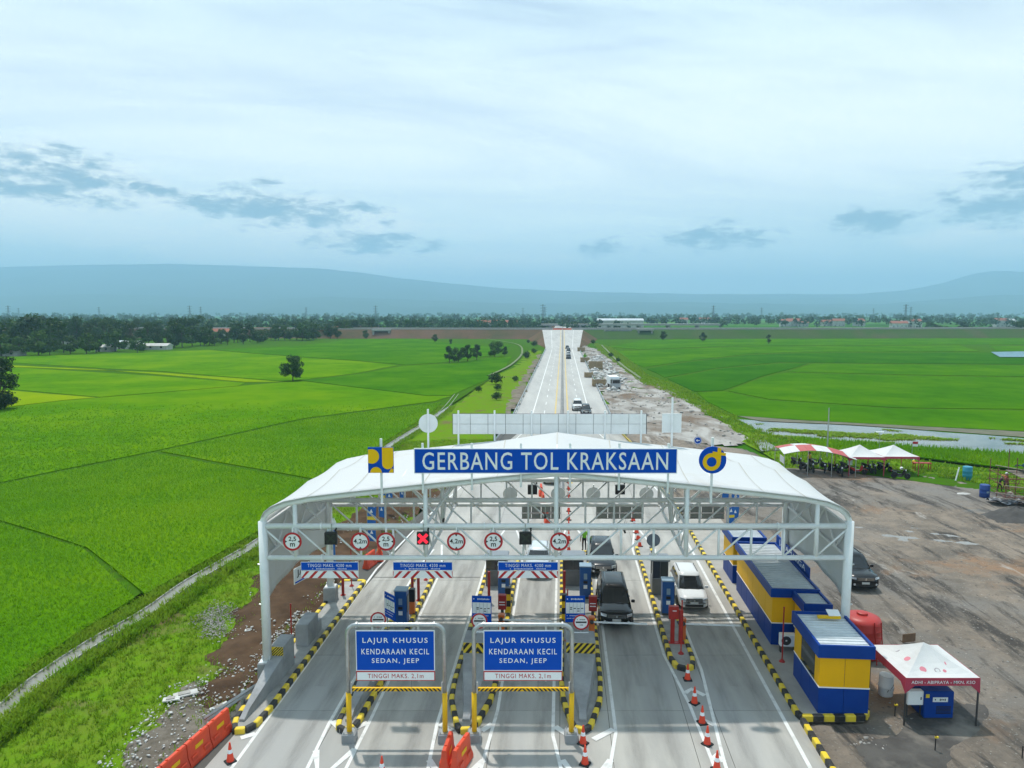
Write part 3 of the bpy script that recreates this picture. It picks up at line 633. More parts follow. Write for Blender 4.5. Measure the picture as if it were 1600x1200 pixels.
for (ul, ur, Y) in ((-12.2,-9.7,44.5),(-7.9,-5.2,44.5),(-2.6,-.4,44.8)): umark([(ul,Y),(ur,Y)], .05, m_=M_joint)
def vmark(u, w_, m_, y0=104, y1=345, f=None):
    ys = [y for y in YR if y0 < y < y1]; ys = [y0]+ys+[y1]
    lane_strip('lane_marking', [(y, (f(y) if f else u)-w_/2, (f(y) if f else u)+w_/2) for y in ys], m_, .012, ROADOBJ)
vmark(-5.0,.2,M_line,104,345); vmark(4.65,.2,M_line,104,345); vmark(0,.2,M_line,345,480,lambda y: -5.0-(y-345)*.02); vmark(0,.2,M_line,345,480,lambda y: 4.65+(y-345)*.02)
vmark(-1.15,.28,M_yline,70,480); vmark(.98,.28,M_yline,70,480)
for y in range(108, 330, 12): lane_strip('lane_marking', [(y,-3.1,-2.96),(y+4,-3.1,-2.96)], M_line, .012, ROADOBJ); lane_strip('lane_marking', [(y,2.86,3.0),(y+4,2.86,3.0)], M_line, .012, ROADOBJ)
# concrete median barrier
med = thing('median_barrier', 'low grey concrete median barrier down the dual carriageway', 'barrier', W(0,64)+(0,))
y = 64.0
prof = [(-.28,0),(-.28,.1),(-.13,.35),(-.08,.85),(.08,.85),(.13,.35),(.28,.1),(.28,0)]
M_med = mat('median_concrete', (.34,.34,.335), .85, c2=(.22,.22,.215), scale=.8, bump=.1, objrand=.07)
while y < 560:
    L_ = 4.0 if y < 130 else (12 if y < 330 else 30)
    if abs(y-66) > -1:
        mb = MB(); mb.rings([[(W(u_,yy)[0], yy, h_+zroad(yy)) for u_, h_ in prof] for yy in (y, y+L_-.05)]); o = mb.build('barrier_segment', M_med); o.parent = med; o.location = -Vector(med.location)
    y += L_
# guard rails
def guardrail(pu, label):
    t = thing('guard_rail', label, 'guard rail', W(*pu[0])+(0,)); o = Vector(t.location)
    pts = [W(*p)+(zroad(p[1]),) for p in pu]
    mb = MB()
    for dz, r_ in ((.78,.05),(.68,.03),(.58,.05)): mb.path([Vector(p)-o+Vector((0,0,dz)) for p in pts], r_, 6)
    mb.build('rail', M_galv, t)
    for i in range(len(pts)-1):
        a, b_ = Vector(pts[i]), Vector(pts[i+1]); k = max(1, int((b_-a).length/6))
        for j in range(k):
            p = a+(b_-a)*j/k-o; m2 = MB(); m2.box(p.x-.06,p.x+.06,p.y-.06,p.y+.06,p.z,p.z+.8); m2.build('post', M_galv, t)
guardrail([(-8.6,92),(-7.95,106),(-7.95,200),(-7.95,340)], 'galvanised guard rail on the road side towards the lone tree')
guardrail([(7.9,107),(7.9,200),(7.9,340)], 'galvanised guard rail beside the strip of pale rubble')
# ------------------------------------------------------------------ kerbs and traffic islands
def kerb_mesh(m_, name):
    mb = MB(); mb.bbox(-.11,.11,-.215,.215,-.02,.24,.03); return mb.mesh(name, m_)
KY, KB = kerb_mesh(M_kyel, 'kerb_yellow'), kerb_mesh(M_kblk, 'kerb_black')
def kerb_line(pts, parent, closed=False, start=0):
    pts = [Vector(p) for p in pts]; o = Vector(parent.location); seq = pts+([pts[0]] if closed else []); k = start
    d = [0.0]
    for a, b_ in zip(seq[:-1], seq[1:]): d.append(d[-1]+(b_-a).length)
    n = max(1, round(d[-1]/.45)); st = d[-1]/n
    def at(s):
        for i in range(len(seq)-1):
            if s <= d[i+1] or i == len(seq)-2:
                t = (s-d[i])/(d[i+1]-d[i]+1e-9); return seq[i]+(seq[i+1]-seq[i])*t
    for j in range(n):
        p0, p1 = at(j*st), at((j+1)*st); m_ = (p0+p1)/2; dv = p1-p0
        b_ = link('kerb_block', KY if k % 2 == 0 else KB, parent, (m_.x-o.x, m_.y-o.y, 0), math.atan2(-dv.x, dv.y)); b_.scale = (1, max(.5, dv.length/.435)*1.0, 1); k += 1
    return k
def island(uL, uR, Yend, c, label, nose=27.35, shoulder=31.0):
    t = thing('traffic_island', label, 'traffic island', W(c,nose)+(0,))
    out = [(uL,Yend),(uL,shoulder+.3),(uL+.10,shoulder-1.4),(c-.38,nose+.35),(c-.2,nose),(c+.2,nose),(c+.38,nose+.35),(uR-.10,shoulder-1.4),(uR,shoulder+.3),(uR,Yend)]
    P = [W(*p) for p in out]; o = Vector(t.location)
    mb = MB(); mb.prism([(p[0]-o.x, p[1]-o.y) for p in P], -.02, .17); mb.build('island_top', M_kconc, t)
    kerb_line(P, t); kerb_line([P[-1], P[0]], t)
    return t
isl1 = island(-9.3,-8.2,45.0,-8.75, 'narrow traffic island of the first portal sign, with angled tariff board')
isl2 = island(-4.85,-2.95,48.0,-3.85, 'wide traffic island between the two portal signs, striped kerb')
isl3 = island(.05,1.85,49.0,.9, 'traffic island with the second portal leg and hatched crash block')
# island with the red barrier machine: blunt nose
isl4 = thing('traffic_island', 'blunt-nosed traffic island with the row of cones ahead of it', 'traffic island', W(5.95,32.4)+(0,))
P4 = [W(*p) for p in ((5.45,50),(5.42,33.4),(5.6,32.6),(5.8,32.4),(6.15,32.4),(6.35,32.6),(6.48,33.4),(6.48,50))]; o4 = Vector(isl4.location)
mb = MB(); mb.prism([(p[0]-o4.x, p[1]-o4.y) for p in P4], -.02, .17); mb.build('island_top', M_kconc, isl4); kerb_line(P4, isl4)
isl0 = thing('traffic_island', 'outermost traffic island along the brown soil bank', 'traffic island', W(-13.0,27.3)+(0,)); o0 = Vector(isl0.location)
P0 = [W(*p) for p in ((-13.75,43.5),(-13.7,31),(-13.5,28.2),(-13.25,27.35),(-12.85,27.3),(-12.55,27.7),(-12.42,29),(-12.40,43.5))]
mb = MB(); mb.prism([(p[0]-o0.x, p[1]-o0.y) for p in P0], -.02, .17); mb.build('island_top', M_kconc, isl0); kerb_line(P0, isl0); kerb_line([P0[-1], P0[0]], isl0)
isl5 = thing('traffic_island', 'broad kerbed island carrying the blue and yellow cabins', 'traffic island', W(10.2,28.3)+(0,)); o5 = Vector(isl5.location)
P5 = [W(*p) for p in ((10.05,64),(10.05,28.3),(12.75,28.3),(13.05,28.7),(13.1,29.6))]
P5b = [W(*p) for p in ((10.05,64),(10.05,28.3),(12.75,28.3),(13.05,28.7),(13.1,29.6),(13.1,62),(11.5,64))]
M_pav = mat('island_paving', (.40,.375,.335), .85, c2=(.31,.29,.26), scale=.7, bump=.15, bscale=15)
mb = MB(); mb.prism([(p[0]-o5.x, p[1]-o5.y) for p in P5b], -.1, .17); mb.build('island_top', M_pav, isl5)
kerb_line(P5, isl5); kerb_line([W(10.1,28.1),W(10.15,24),W(10.15,14)], isl5, start=1); kerb_line([W(10.05,64),W(9.8,76),W(9.1,92),W(8.2,103)], isl5)
# ------------------------------------------------------------------ lettering and signs
def text_mesh(s, m_, width=None, height=None, depth=.004, spacing=1.06, bold=.0):
    cu = bpy.data.curves.new('lettering', 'FONT'); cu.body = s; cu.align_x = 'CENTER'; cu.size = 1; cu.extrude = .01; cu.space_character = spacing; cu.offset = bold; cu.resolution_u = 3
    o = bpy.data.objects.new('tmp', cu); me = bpy.data.meshes.new_from_object(o); bpy.data.objects.remove(o); bpy.data.curves.remove(cu)
    me.name = 'lettering'; n = len(me.vertices); co = np.empty(n*3, np.float32); me.vertices.foreach_get('co', co); co = co.reshape(-1, 3)
    lo, hi = co.min(0), co.max(0); co -= (lo+hi)/2; sz = hi-lo
    sy = height/sz[1] if height else width/sz[0]; sx = width/sz[0] if width else sy
    x, z, d = co[:,0]*sx, co[:,1]*sy, co[:,2]/(sz[2] or 1)*depth
    me.vertices.foreach_set('co', np.stack([x, -d, z], 1).astype(np.float32).ravel()); me.update(); me.materials.clear(); me.materials.append(m_); return me
def letters(s, m_, parent, x, y, z, width=None, height=None, name='lettering', rot=None, **k):
    o = link(name, text_mesh(s, m_, width, height, **k), parent, (x, y, z))
    if rot: o.rotation_euler = rot
    return o
def fine_print(parent, x0, x1, z, h, y, m_, n, seed=4):   # too small to read in the photograph: only its strokes
    r = random.Random(seed); mb = MB(); st = (x1-x0)/n
    for k in range(n):
        if r.random() < .16: continue
        a = x0+k*st; mb.box(a,a+st*.62,y,y+.004,z-h/2*r.uniform(.5,1),z+h/2*r.uniform(.5,1))
    return tag(mb.build('fine_print', m_, parent), kind='stuff')
def disc(mb, x, z, r, y0, y1, n=28):
    return mb.slab([(x+r*math.cos(2*math.pi*i/n), z+r*math.sin(2*math.pi*i/n)) for i in range(n)], y0, y1)
def ringm(mb, x, z, r0, r1, y0, y1, n=32, a0=0, a1=2*math.pi):
    full = abs(a1-a0-2*math.pi) < 1e-6; k = n if full else n+1; V = []; Fq = []
    for i in range(k):
        t = a0+(a1-a0)*i/n
        for rr, yy in ((r0,y0),(r1,y0),(r1,y1),(r0,y1)): V.append((x+rr*math.cos(t), yy, z+rr*math.sin(t)))
    for i in range(n):
        a, b_ = 4*i, 4*((i+1) % k)
        for q in range(4): Fq.append((a+q, a+(q+1) % 4, b_+(q+1) % 4, b_+q))
    if not full: Fq += [(0,1,2,3), (4*(k-1)+3,4*(k-1)+2,4*(k-1)+1,4*(k-1))]
    return mb.add(V, Fq)

# ------------------------------------------------------------------ canopy over the lanes
YF, YM, YB = 31.5, 36.0, 40.5
UL, UR = -13.55, 13.08
NB = 18
canopy = thing('toll_canopy', 'white steel lattice toll canopy with a tent-like fabric roof', 'canopy', W((UL+UR)/2,YF)+(0,)); oc = Vector(canopy.location)
def cb(mb, name, m_=M_white, parent=canopy, smooth=False):
    o = mb.build(name, m_, parent, smooth); 
    o.location = -oc if parent is canopy else (0,0,0); return o
def ux(i, Y): return W(UL+(UR-UL)*i/NB, Y)[0]
ARCH = [(-1,7.3),(-.998,7.66),(-.988,7.92),(-.965,8.16),(-.92,8.40),(-.84,8.62),(-.70,8.84),(-.45,9.20),(-.2,9.54),(0,9.80)]
ARCH = ARCH+[(-a, z) for a, z in reversed(ARCH[:-1])]
def arch(s, Y, lift=0.0):     # s in -1..1 along the span
    for (a, z0), (b_, z1) in zip(ARCH[:-1], ARCH[1:]):
        if s <= b_ or b_ == 1:
            t = (s-a)/(b_-a); z = z0+(z1-z0)*t; break
    lf = lift*max(0, 1-abs(s)**1.15)
    return (W((UL+UR)/2+s*(UR-UL)/2, Y)[0], Y, z+lf)
ZT, ZB_ = 7.38, 5.90
def frame(Y, main, front):
    x0, x1 = ux(0,Y), ux(NB,Y)
    if main:
        for x in (x0, x1):
            mb = MB(); mb.tube((x,Y,1.0),(x,Y,7.6),.20,14); c = cb(mb, 'column', smooth=True)
            mb = MB(); mb.bbox(x-.36,x+.36,Y-.36,Y+.36,-.3,1.0,.03); p = mb.build('pedestal', M_gconc, c)
            mb = MB(); mb.bbox(x-.30,x+.30,Y-.30,Y+.30,1.001,1.04,.01); mb.build('base_plate', M_white, c)
            for k in range(4):
                t = math.pi/4+k*math.pi/2; mb = MB(); mb.bar((x+.19*math.cos(t),Y+.19*math.sin(t),1.04),(x+.2*math.cos(t)*1.3,Y+.2*math.sin(t)*1.3,1.30),.02,.10); mb.build('stiffener', M_white, c)
    mb = MB(); mb.path([arch(s,Y,0 if main else .95) for s in [a for a, _ in ARCH]], .125, 10); cb(mb, 'arch', smooth=True)
    for z, r_ in ((ZT,.125),(ZB_,.115)):
        mb = MB(); mb.tube((x0,Y,z),(x1,Y,z),r_,12); c = cb(mb, 'chord', smooth=True)
        for i in (2, 7, 11, 16):
            m2 = MB(); x = ux(i,Y)-.3; m2.tube((x-.03,Y,z),(x+.03,Y,z),r_+.035,12); m2.build('flange', M_white, c)
    for i in range(1, NB):
        big = i in (1,5,9,13,17); x = ux(i,Y); mb = MB()
        zt = arch(-1+2*i/NB,Y,0 if main else .95)[2] if big else ZT
        mb.tube((x,Y,ZB_),(x,Y,zt),.105 if big else .055,8); cb(mb, 'post', smooth=True)
    for i in range(NB):
        mb = MB(); a, b_ = (i, i+1) if i < NB/2 else (i+1, i)
        mb.tube((ux(a,Y),Y,ZT-.05),(ux(b_,Y),Y,ZB_+.05),.045,7); cb(mb, 'brace', smooth=True)
frame(YF, True, True); frame(YM, False, False); frame(YB, True, False)
# lengthwise lattice girders tying the three frames together
for i in (0,5,13,18):
    for z in (ZT, ZB_):
        mb = MB(); mb.tube((ux(i,YF),YF,z),(ux(i,YB),YB,z),.07,8); cb(mb, 'tie', smooth=True)
    for k in range(6):
        y0, y1 = YF+1.5*k, YF+1.5*(k+1); za, zb2 = (ZT, ZB_) if k % 2 == 0 else (ZB_, ZT)
        mb = MB(); mb.tube((ux(i,y0),y0,za),(ux(i,y1),y1,zb2),.045,6); cb(mb, 'brace')
    if i in (5,13):
        for s_ in (-1, 1):
            for yy in (YF+2.2, YM+2.2):
                za = arch(-1+2*(i+s_*1.2)/NB, yy, .5)[2]
                mb = MB(); mb.tube((ux(i,yy),yy,ZT),(ux(i+s_*1.2,yy),yy,za),.05,6); cb(mb, 'brace')
for s in (-.8,-.55,-.28,0,.28,.55,.8):
    mb = MB(); mb.path([arch(s,YF), arch(s,YM,.95), arch(s,YB)], .06, 8); cb(mb, 'purlin')
for i in range(1, NB):
    if i % 2: 
        s = -1+2*i/NB; a = arch(s,YF); mb = MB(); mb.tube(a, (a[0],a[1]+.02,a[2]+.2), .03, 6); cb(mb, 'stub')
# fabric roof
S = sorted(set([a for a, _ in ARCH]+[-.92,-.76,-.6,-.33,-.1,.1,.33,.6,.76,.92,-.05,.05])); S = [s for s in S if abs(s) <= .999]
NV = 12; V = []; Fq = []
for j in range(NV+1):
    v = j/NV; Y = YF-.25+(YB-YF+.5)*v
    w_ = 1-abs(2*v-1); lift = .95*(w_**1.25)
    for s in S:
        x, yy, z = arch(s, Y, lift); sag = .16*math.sin(math.pi*((v*2) % 1))*(1-.4*abs(s)); V.append((x, yy, z+.19-sag))
k = len(S)
for j in range(NV):
    for i in range(k-1): Fq.append((j*k+i, j*k+i+1, (j+1)*k+i+1, (j+1)*k+i))
mb = MB(); mb.add(V, Fq); roof = cb(mb, 'fabric_roof', M_memb, smooth=True)
md = roof.modifiers.new('thick', 'SOLIDIFY'); md.thickness = .025
M_seam = mat('membrane_seam', (.56,.56,.54), .6, c2=(.50,.47,.40), scale=.6)
def roof_pt(s, v, up=0.0):
    Y = YF-.25+(YB-YF+.5)*v; w_ = 1-abs(2*v-1); x, yy, z = arch(s, Y, .95*(w_**1.25)); return (x, yy, z+.19-.16*math.sin(math.pi*((v*2) % 1))*(1-.4*abs(s))+up)
for s in (-.84,-.70,-.45,-.2,0,.2,.45,.70,.84):
    V = []
    for q in range(NV+1): a, b_ = roof_pt(s-.0022,q/NV,.016), roof_pt(s+.0022,q/NV,.016); V += [a, b_]
    mb = MB(); mb.add(V, [(2*q,2*q+1,2*q+3,2*q+2) for q in range(NV)]); cb(mb, 'seam', M_seam)
# side curtains hanging between front and rear columns
for sgn, ui in ((-1, 0), (1, NB)):
    V = []; Fq = []; ny, nz_ = 14, 10
    for j in range(ny+1):
        t = j/ny; Y = YF+.1+(YB-YF-.2)*t; low = 3.55+.5*math.sin(math.pi*t)-.1*t
        for q in range(nz_+1):
            r_ = q/nz_; z = low+(7.62-low)*r_; x = ux(ui,Y)+sgn*(.24-.10*math.sin(math.pi*r_)-.05*math.sin(t*21)*(1-r_)-.16*r_**4)
            V.append((x, Y, z))
    for j in range(ny):
        for q in range(nz_): a = j*(nz_+1)+q; Fq.append((a, a+1, a+nz_+2, a+nz_+1))
    mb = MB(); mb.add(V, Fq); o = cb(mb, 'side_curtain', M_memb, smooth=True); md = o.modifiers.new('thick', 'SOLIDIFY'); md.thickness = .02
    for (Y, z) in ((YF+.1,3.6),(YF+.1,5.5)):
        mb = MB(); x = ux(ui,Y); mb.tube((x,Y,z),(x+sgn*.34,Y,z+.05),.04,6); cb(mb, 'curtain_clamp', M_galv)

# ------------------------------------------------------------------ signs on the canopy
def sign_root(name, label, x, y, z, cat='sign', group=None): return thing(name, label, cat, (x,y,z), 0, group)
YS_ = YF-.32
t = sign_root('name_sign', 'long blue sign reading GERBANG TOL KRAKSAAN above the canopy', 1.5, YS_, 10.46)
mb = MB(); mb.box(-5.87,5.87,-.03,.05,-.57,.57); mb.build('board', M_swhite, t)
mb = MB(); mb.box(-5.83,5.83,-.045,-.031,-.53,.53); mb.build('face', M_blue, t)
letters('GERBANG TOL KRAKSAAN', M_swhite, t, -.02, -.05, 0, width=10.95, height=.80, spacing=1.13, bold=.006)
for k, xx in enumerate((-5.5,-3.3,-1.1,1.1,3.3,5.5)):
    mb = MB(); s = (1.5+xx-1.5)/13.3; mb.tube((xx,.11,-1.15-.35*abs(xx)/5.5),(xx,.11,.78),.055,8); mb.build('post', M_white, t)
t = sign_root('emblem_sign', 'square blue and yellow emblem board on a pole above canopy', -5.85, YS_, 10.5)
mb = MB(); mb.box(-.57,.57,-.03,.03,-.58,.58); mb.build('board', M_blue, t)
M_emb = mat('emblem_yellow', (.95,.55,.008), .5, spec=.15)
def flatpoly(pts, parent, m_, y0=-.042, y1=-.031, name='emblem'):
    mb = MB(); mb.slab(pts, y0, y1); return mb.build(name, m_, parent)
arc = lambda cx, cz, r, a0, a1, n=14: [(cx+r*math.cos(R(a0+(a1-a0)*i/n)), cz+r*math.sin(R(a0+(a1-a0)*i/n))) for i in range(n+1)]
flatpoly([(-.56,-.13)]+[(-.56,.48)]+arc(-.40,.17,.33,90,-90)[0:], t, M_emb)
flatpoly([(.06,.57),(.56,.57),(.56,-.16)]+arc(.31,-.16,.25,0,-180), t, M_emb)
flatpoly(arc(-.22,-.57,.26,180,0), t, M_emb)
flatpoly([(.34,-.57),(.56,-.57),(.56,-.40),(.46,-.38)], t, M_emb)
mb = MB(); mb.tube((0,.09,-1.95),(0,.09,.95),.06,8); mb.build('post', M_white, t)
t = sign_root('emblem_sign', 'round blue emblem with a yellow loop on a pole above canopy', 8.95, YS_, 10.5)
mb = MB(); disc(mb,0,0,.61,-.03,.03); mb.build('board', M_blue, t)
mb = MB(); ringm(mb,-.05,-.08,.22,.40,-.043,-.031); mb.build('emblem', M_emb, t)
mb = MB(); mb.slab([(.18,-.08),(.36,-.08),(.36,.52),(.20,.57)], -.049,-.0435); mb.build('emblem', M_emb, t)
mb = MB(); mb.slab([(-.02,.40),(-.02,.24)]+[(.56,.20),(.58,.32)], -.054,-.0495); mb.build('emblem', M_emb, t)
mb = MB(); mb.tube((0,.09,-2.0),(0,.09,1.0),.06,8); mb.build('post', M_white, t)
# the same boards seen from the back on the rear frame
t = sign_root('name_sign', 'long pale panel board seen from behind, on six poles', 2.19, YB+.32, 10.62)
for k in range(11):
    for (z0, z1) in ((-.59,.0),(.006,.59)):
        mb = MB(); a = -5.62+k*1.022; mb.box(a,a+.998,-.03,.03,z0,z1-.012); mb.build('panel', M_backg, t)
mb = MB(); mb.box(-5.65,5.65,.031,.038,-.6,.6); mb.build('backing', M_steel, t); mb = MB(); mb.box(-5.65,5.65,.0385,.046,-.6,.6); mb.build('face', M_blue, t)
letters('GERBANG TOL KRAKSAAN', M_swhite, t, 0, .05, 0, width=10.6, height=.80, spacing=1.13, rot=(0,0,math.pi))
for k, xx in enumerate((-5.3,-3.2,-1.05,1.05,3.2,5.3)): mb = MB(); mb.tube((xx,-.09,-1.0-.3*abs(xx)/5),(xx,-.09,.80),.055,8); mb.build('post', M_white, t)
t = sign_root('emblem_sign', 'pale round board seen from behind, on a tall pole', -4.87, YB+.32, 10.65)
mb = MB(); disc(mb,0,0,.55,-.03,.03); mb.build('board', M_backg, t); mb = MB(); mb.tube((0,-.09,-1.9),(0,-.09,.85),.06,8); mb.build('post', M_white, t)
t = sign_root('emblem_sign', 'pale square board seen from behind, on a tall pole', 9.28, YB+.32, 10.67)
mb = MB(); mb.box(-.56,.56,-.03,.03,-.56,.56); mb.build('board', M_backg, t); mb = MB(); mb.tube((0,-.09,-2.0),(0,-.09,1.5),.06,8); mb.build('post', M_white, t)
# round limit signs
def limit_sign(px, txt, label, Y=YF-.27, face=-1):
    x, z = D(px, 846, Y); t = sign_root('limit_sign', label, x, Y, z)
    mb = MB(); disc(mb,0,0,.42,-.012,.012); mb.build('disc', M_swhite, t)
    mb = MB(); ringm(mb,0,0,.335,.425,-.022,-.0125); mb.build('rim', M_sred, t)
    if txt == '2,5':
        letters('2,5', M_blk, t, 0,-.016,.11,width=.34,height=.24,bold=.02); letters('m', M_blk, t, 0,-.016,-.15,height=.16,bold=.02)
        for s in (-1,1): mb = MB(); mb.slab([(s*.33,.06),(s*.33,-.06),(s*.24,0)],-.017,-.0126); mb.build('arrow', M_blk, t)
    else:
        letters('4,2m', M_blk, t, 0,-.016,0,width=.60,height=.25,bold=.02)
        for s in (-1,1): mb = MB(); mb.slab([(.06,s*.33),(-.06,s*.33),(0,s*.24)],-.017,-.0126); mb.build('arrow', M_blk, t)
    mb = MB(); mb.box(-.03,.03,.013,.2,-.35,.6); mb.build('bracket', M_white, t)
for px, tx, lb in ((457,'2,5','round 2,5 m width sign nearest the bracing by the curtained end column'), (563,'4,2','round 4,2m height sign over the outermost lane'), (603,'2,5','round 2,5 m width sign before the red cross light'),
                   (713,'4,2','round 4,2m height sign after the red cross light'), (771,'2,5','round 2,5 m width sign over the lane of the second portal'), (874,'4,2','round 4,2m height sign beside the middle post')):
    limit_sign(px, tx, lb)
M_led = bpy.data.materials.new('red_led'); M_led.use_nodes = True; _b = M_led.node_tree.nodes['Principled BSDF']; setin(_b, Roughness=.5); _b.inputs['Base Color'].default_value = (.5,.01,.02,1); _b.inputs['Emission Color'].default_value = (1,.02,.06,1); _b.inputs['Emission Strength'].default_value = .9
M_led0 = mat('unlit_led', (.022,.03,.022), .5)
def lane_light(px, on, label, Y=YF-.27, py=841, front=True):
    x, z = D(px, py, Y); t = thing('lane_light', label, 'signal', (x,Y,z))
    mb = MB(); mb.bbox(-.28,.28,-.06,.14,-.28,.28,.02); mb.build('housing', M_blk, t)
    if front:
        for s in (-1,1):
            mb = MB(); d = .2 if on else .17; w_ = .05 if on else .03; mb.slab([(-d-w_,s*(d-w_)),(-d+w_,s*(d+w_)),(d+w_,-s*(d-w_)),(d-w_,-s*(d+w_))][::1],-.068-.004*(s>0),-.061); mb.build('cross', M_led if on else M_led0, t)
    mb = MB(); mb.box(-.025,.025,.141,.24,-.6,.6); mb.build('bracket', M_galv, t)
    mb = MB(); mb.tube((.24,.0,.30),(.24,.0,.42),.03,6); mb.tube((.24,-.1,.40),(.24,.06,.43),.05,6); mb.build('camera', M_blk, t)
lane_light(517, False, 'unlit black lane signal over the outermost lane'); lane_light(661, True, 'lane signal lit with a red cross'); lane_light(821, False, 'unlit black lane signal by the middle post')
lane_light(832, False, 'black lane signal seen from behind, before the middle post', YB+.3, 765, False); lane_light(969, False, 'black lane signal seen from behind, past the middle post', YB+.3, 765, False)
def back_disc(px, py, label):
    x, z = D(px, py, YB+.3); t = sign_root('limit_sign', label, x, YB+.3, z)
    mb = MB(); disc(mb,0,0,.42,-.012,.012); mb.build('disc', M_backg, t); mb = MB(); mb.box(-.03,.03,-.2,-.013,-.35,.6); mb.build('bracket', M_white, t)
for px, lb in ((797,'grey round sign back left of the middle post on rear truss'),(872,'grey round sign back just past the middle post on rear truss'),(927,'grey round sign back between the two black signal backs and lattice'),(1010,'grey round sign back by the lattice girder')): back_disc(px, 772, lb)
# hanging height boards
def height_board(px0, px1, label, Y=YF, back=False):
    Yb = Y-.10; x0, z1 = D(px0, 877 if not back else 795, Yb); x1 = D(px1, 877, Yb)[0] if not back else D(px1, 795, Yb)[0]; w_ = x1-x0; t = sign_root('height_board', label, (x0+x1)/2, Yb, 4.98 if not back else 5.05); hw = w_/2
    if not back:
        mb = MB(); mb.box(-hw,hw,-.02,.02,.36,.76); mb.build('board', M_swhite, t); mb = MB(); mb.box(-hw+.02,hw-.02,-.03,-.021,.38,.74); mb.build('face', M_blue, t)
        letters('TINGGI MAKS. 4200 mm', M_swhite, t, 0,-.035,.60,width=w_*.76,height=.15,spacing=1.2); fine_print(t, -w_*.30, w_*.30, .44, .05, -.035, M_swhite, 26)
        mb = MB(); mb.box(-hw,hw,-.02,.02,.0,.33); pl = mb.build('chevron_board', M_swhite, t)
        for s in (-1,1):
            for k in range(4):
                a = .12+k*.40; pts = [(s*(a+.0),.325),(s*(a+.15),.325),(s*(a+.15+.30),.005),(s*(a+.30),.005)]
                pts = [(max(-hw,min(hw,p[0])),p[1]) for p in pts]; mb = MB(); mb.slab(pts,-.028,-.0205); mb.build('stripe', M_sred, pl)
    else:
        for k in range(4):
            a = -hw+w_/4*k
            for z0, z1_ in ((.36,.76),(.0,.30)): mb = MB(); mb.box(a+.02,a+w_/4-.02,-.02,.02,z0,z1_); mb.build('panel', mat('sign_back_grey', (.33,.33,.32), .5, metal=.3), t)
        mb = MB()
        for z in (.0,.30,.36,.76): mb.box(-hw,hw,-.035,-.021,z-.015,z+.015)
        mb.build('frame', M_steel, t)
    for xx in (-hw*.7, hw*.7): mb = MB(); mb.tube((xx,0,.76),(xx,0,.80 if not back else .85),.015,5); mb.build('hanger', M_steel, t)
height_board(470,560,'blue TINGGI MAKS height board over the outermost lane'); height_board(614,707,'blue TINGGI MAKS height board under the red cross light'); height_board(778,872,'blue TINGGI MAKS height board over the lane of the white car')
for a, b_, lb in ((815,876,'grey panel back of a hanging board behind the middle post'),(931,1006,'grey panel back of a hanging board above the black cars'),(1060,1132,'grey panel back of a hanging board near the cabins')): height_board(a, b_, lb, YB+.25, True)
# small security cameras
for px, py, Y, lb in ((693,812,YF+.0,'small black camera on the lattice by the red cross light'),(852,806,YF-.2,'small black camera on the middle post'),(976,830,YM,'small black camera above the second black car')):
    x, z = D(px,py,Y); t = thing('security_camera', lb, 'camera', (x,Y,z)); mb = MB(); mb.tube((0,.12,0),(0,-.14,-.03),.055,8); mb.build('body', M_blk, t); mb = MB(); mb.tube((0,.06,.04),(0,.06,.5),.015,5); mb.build('arm', M_galv, t)

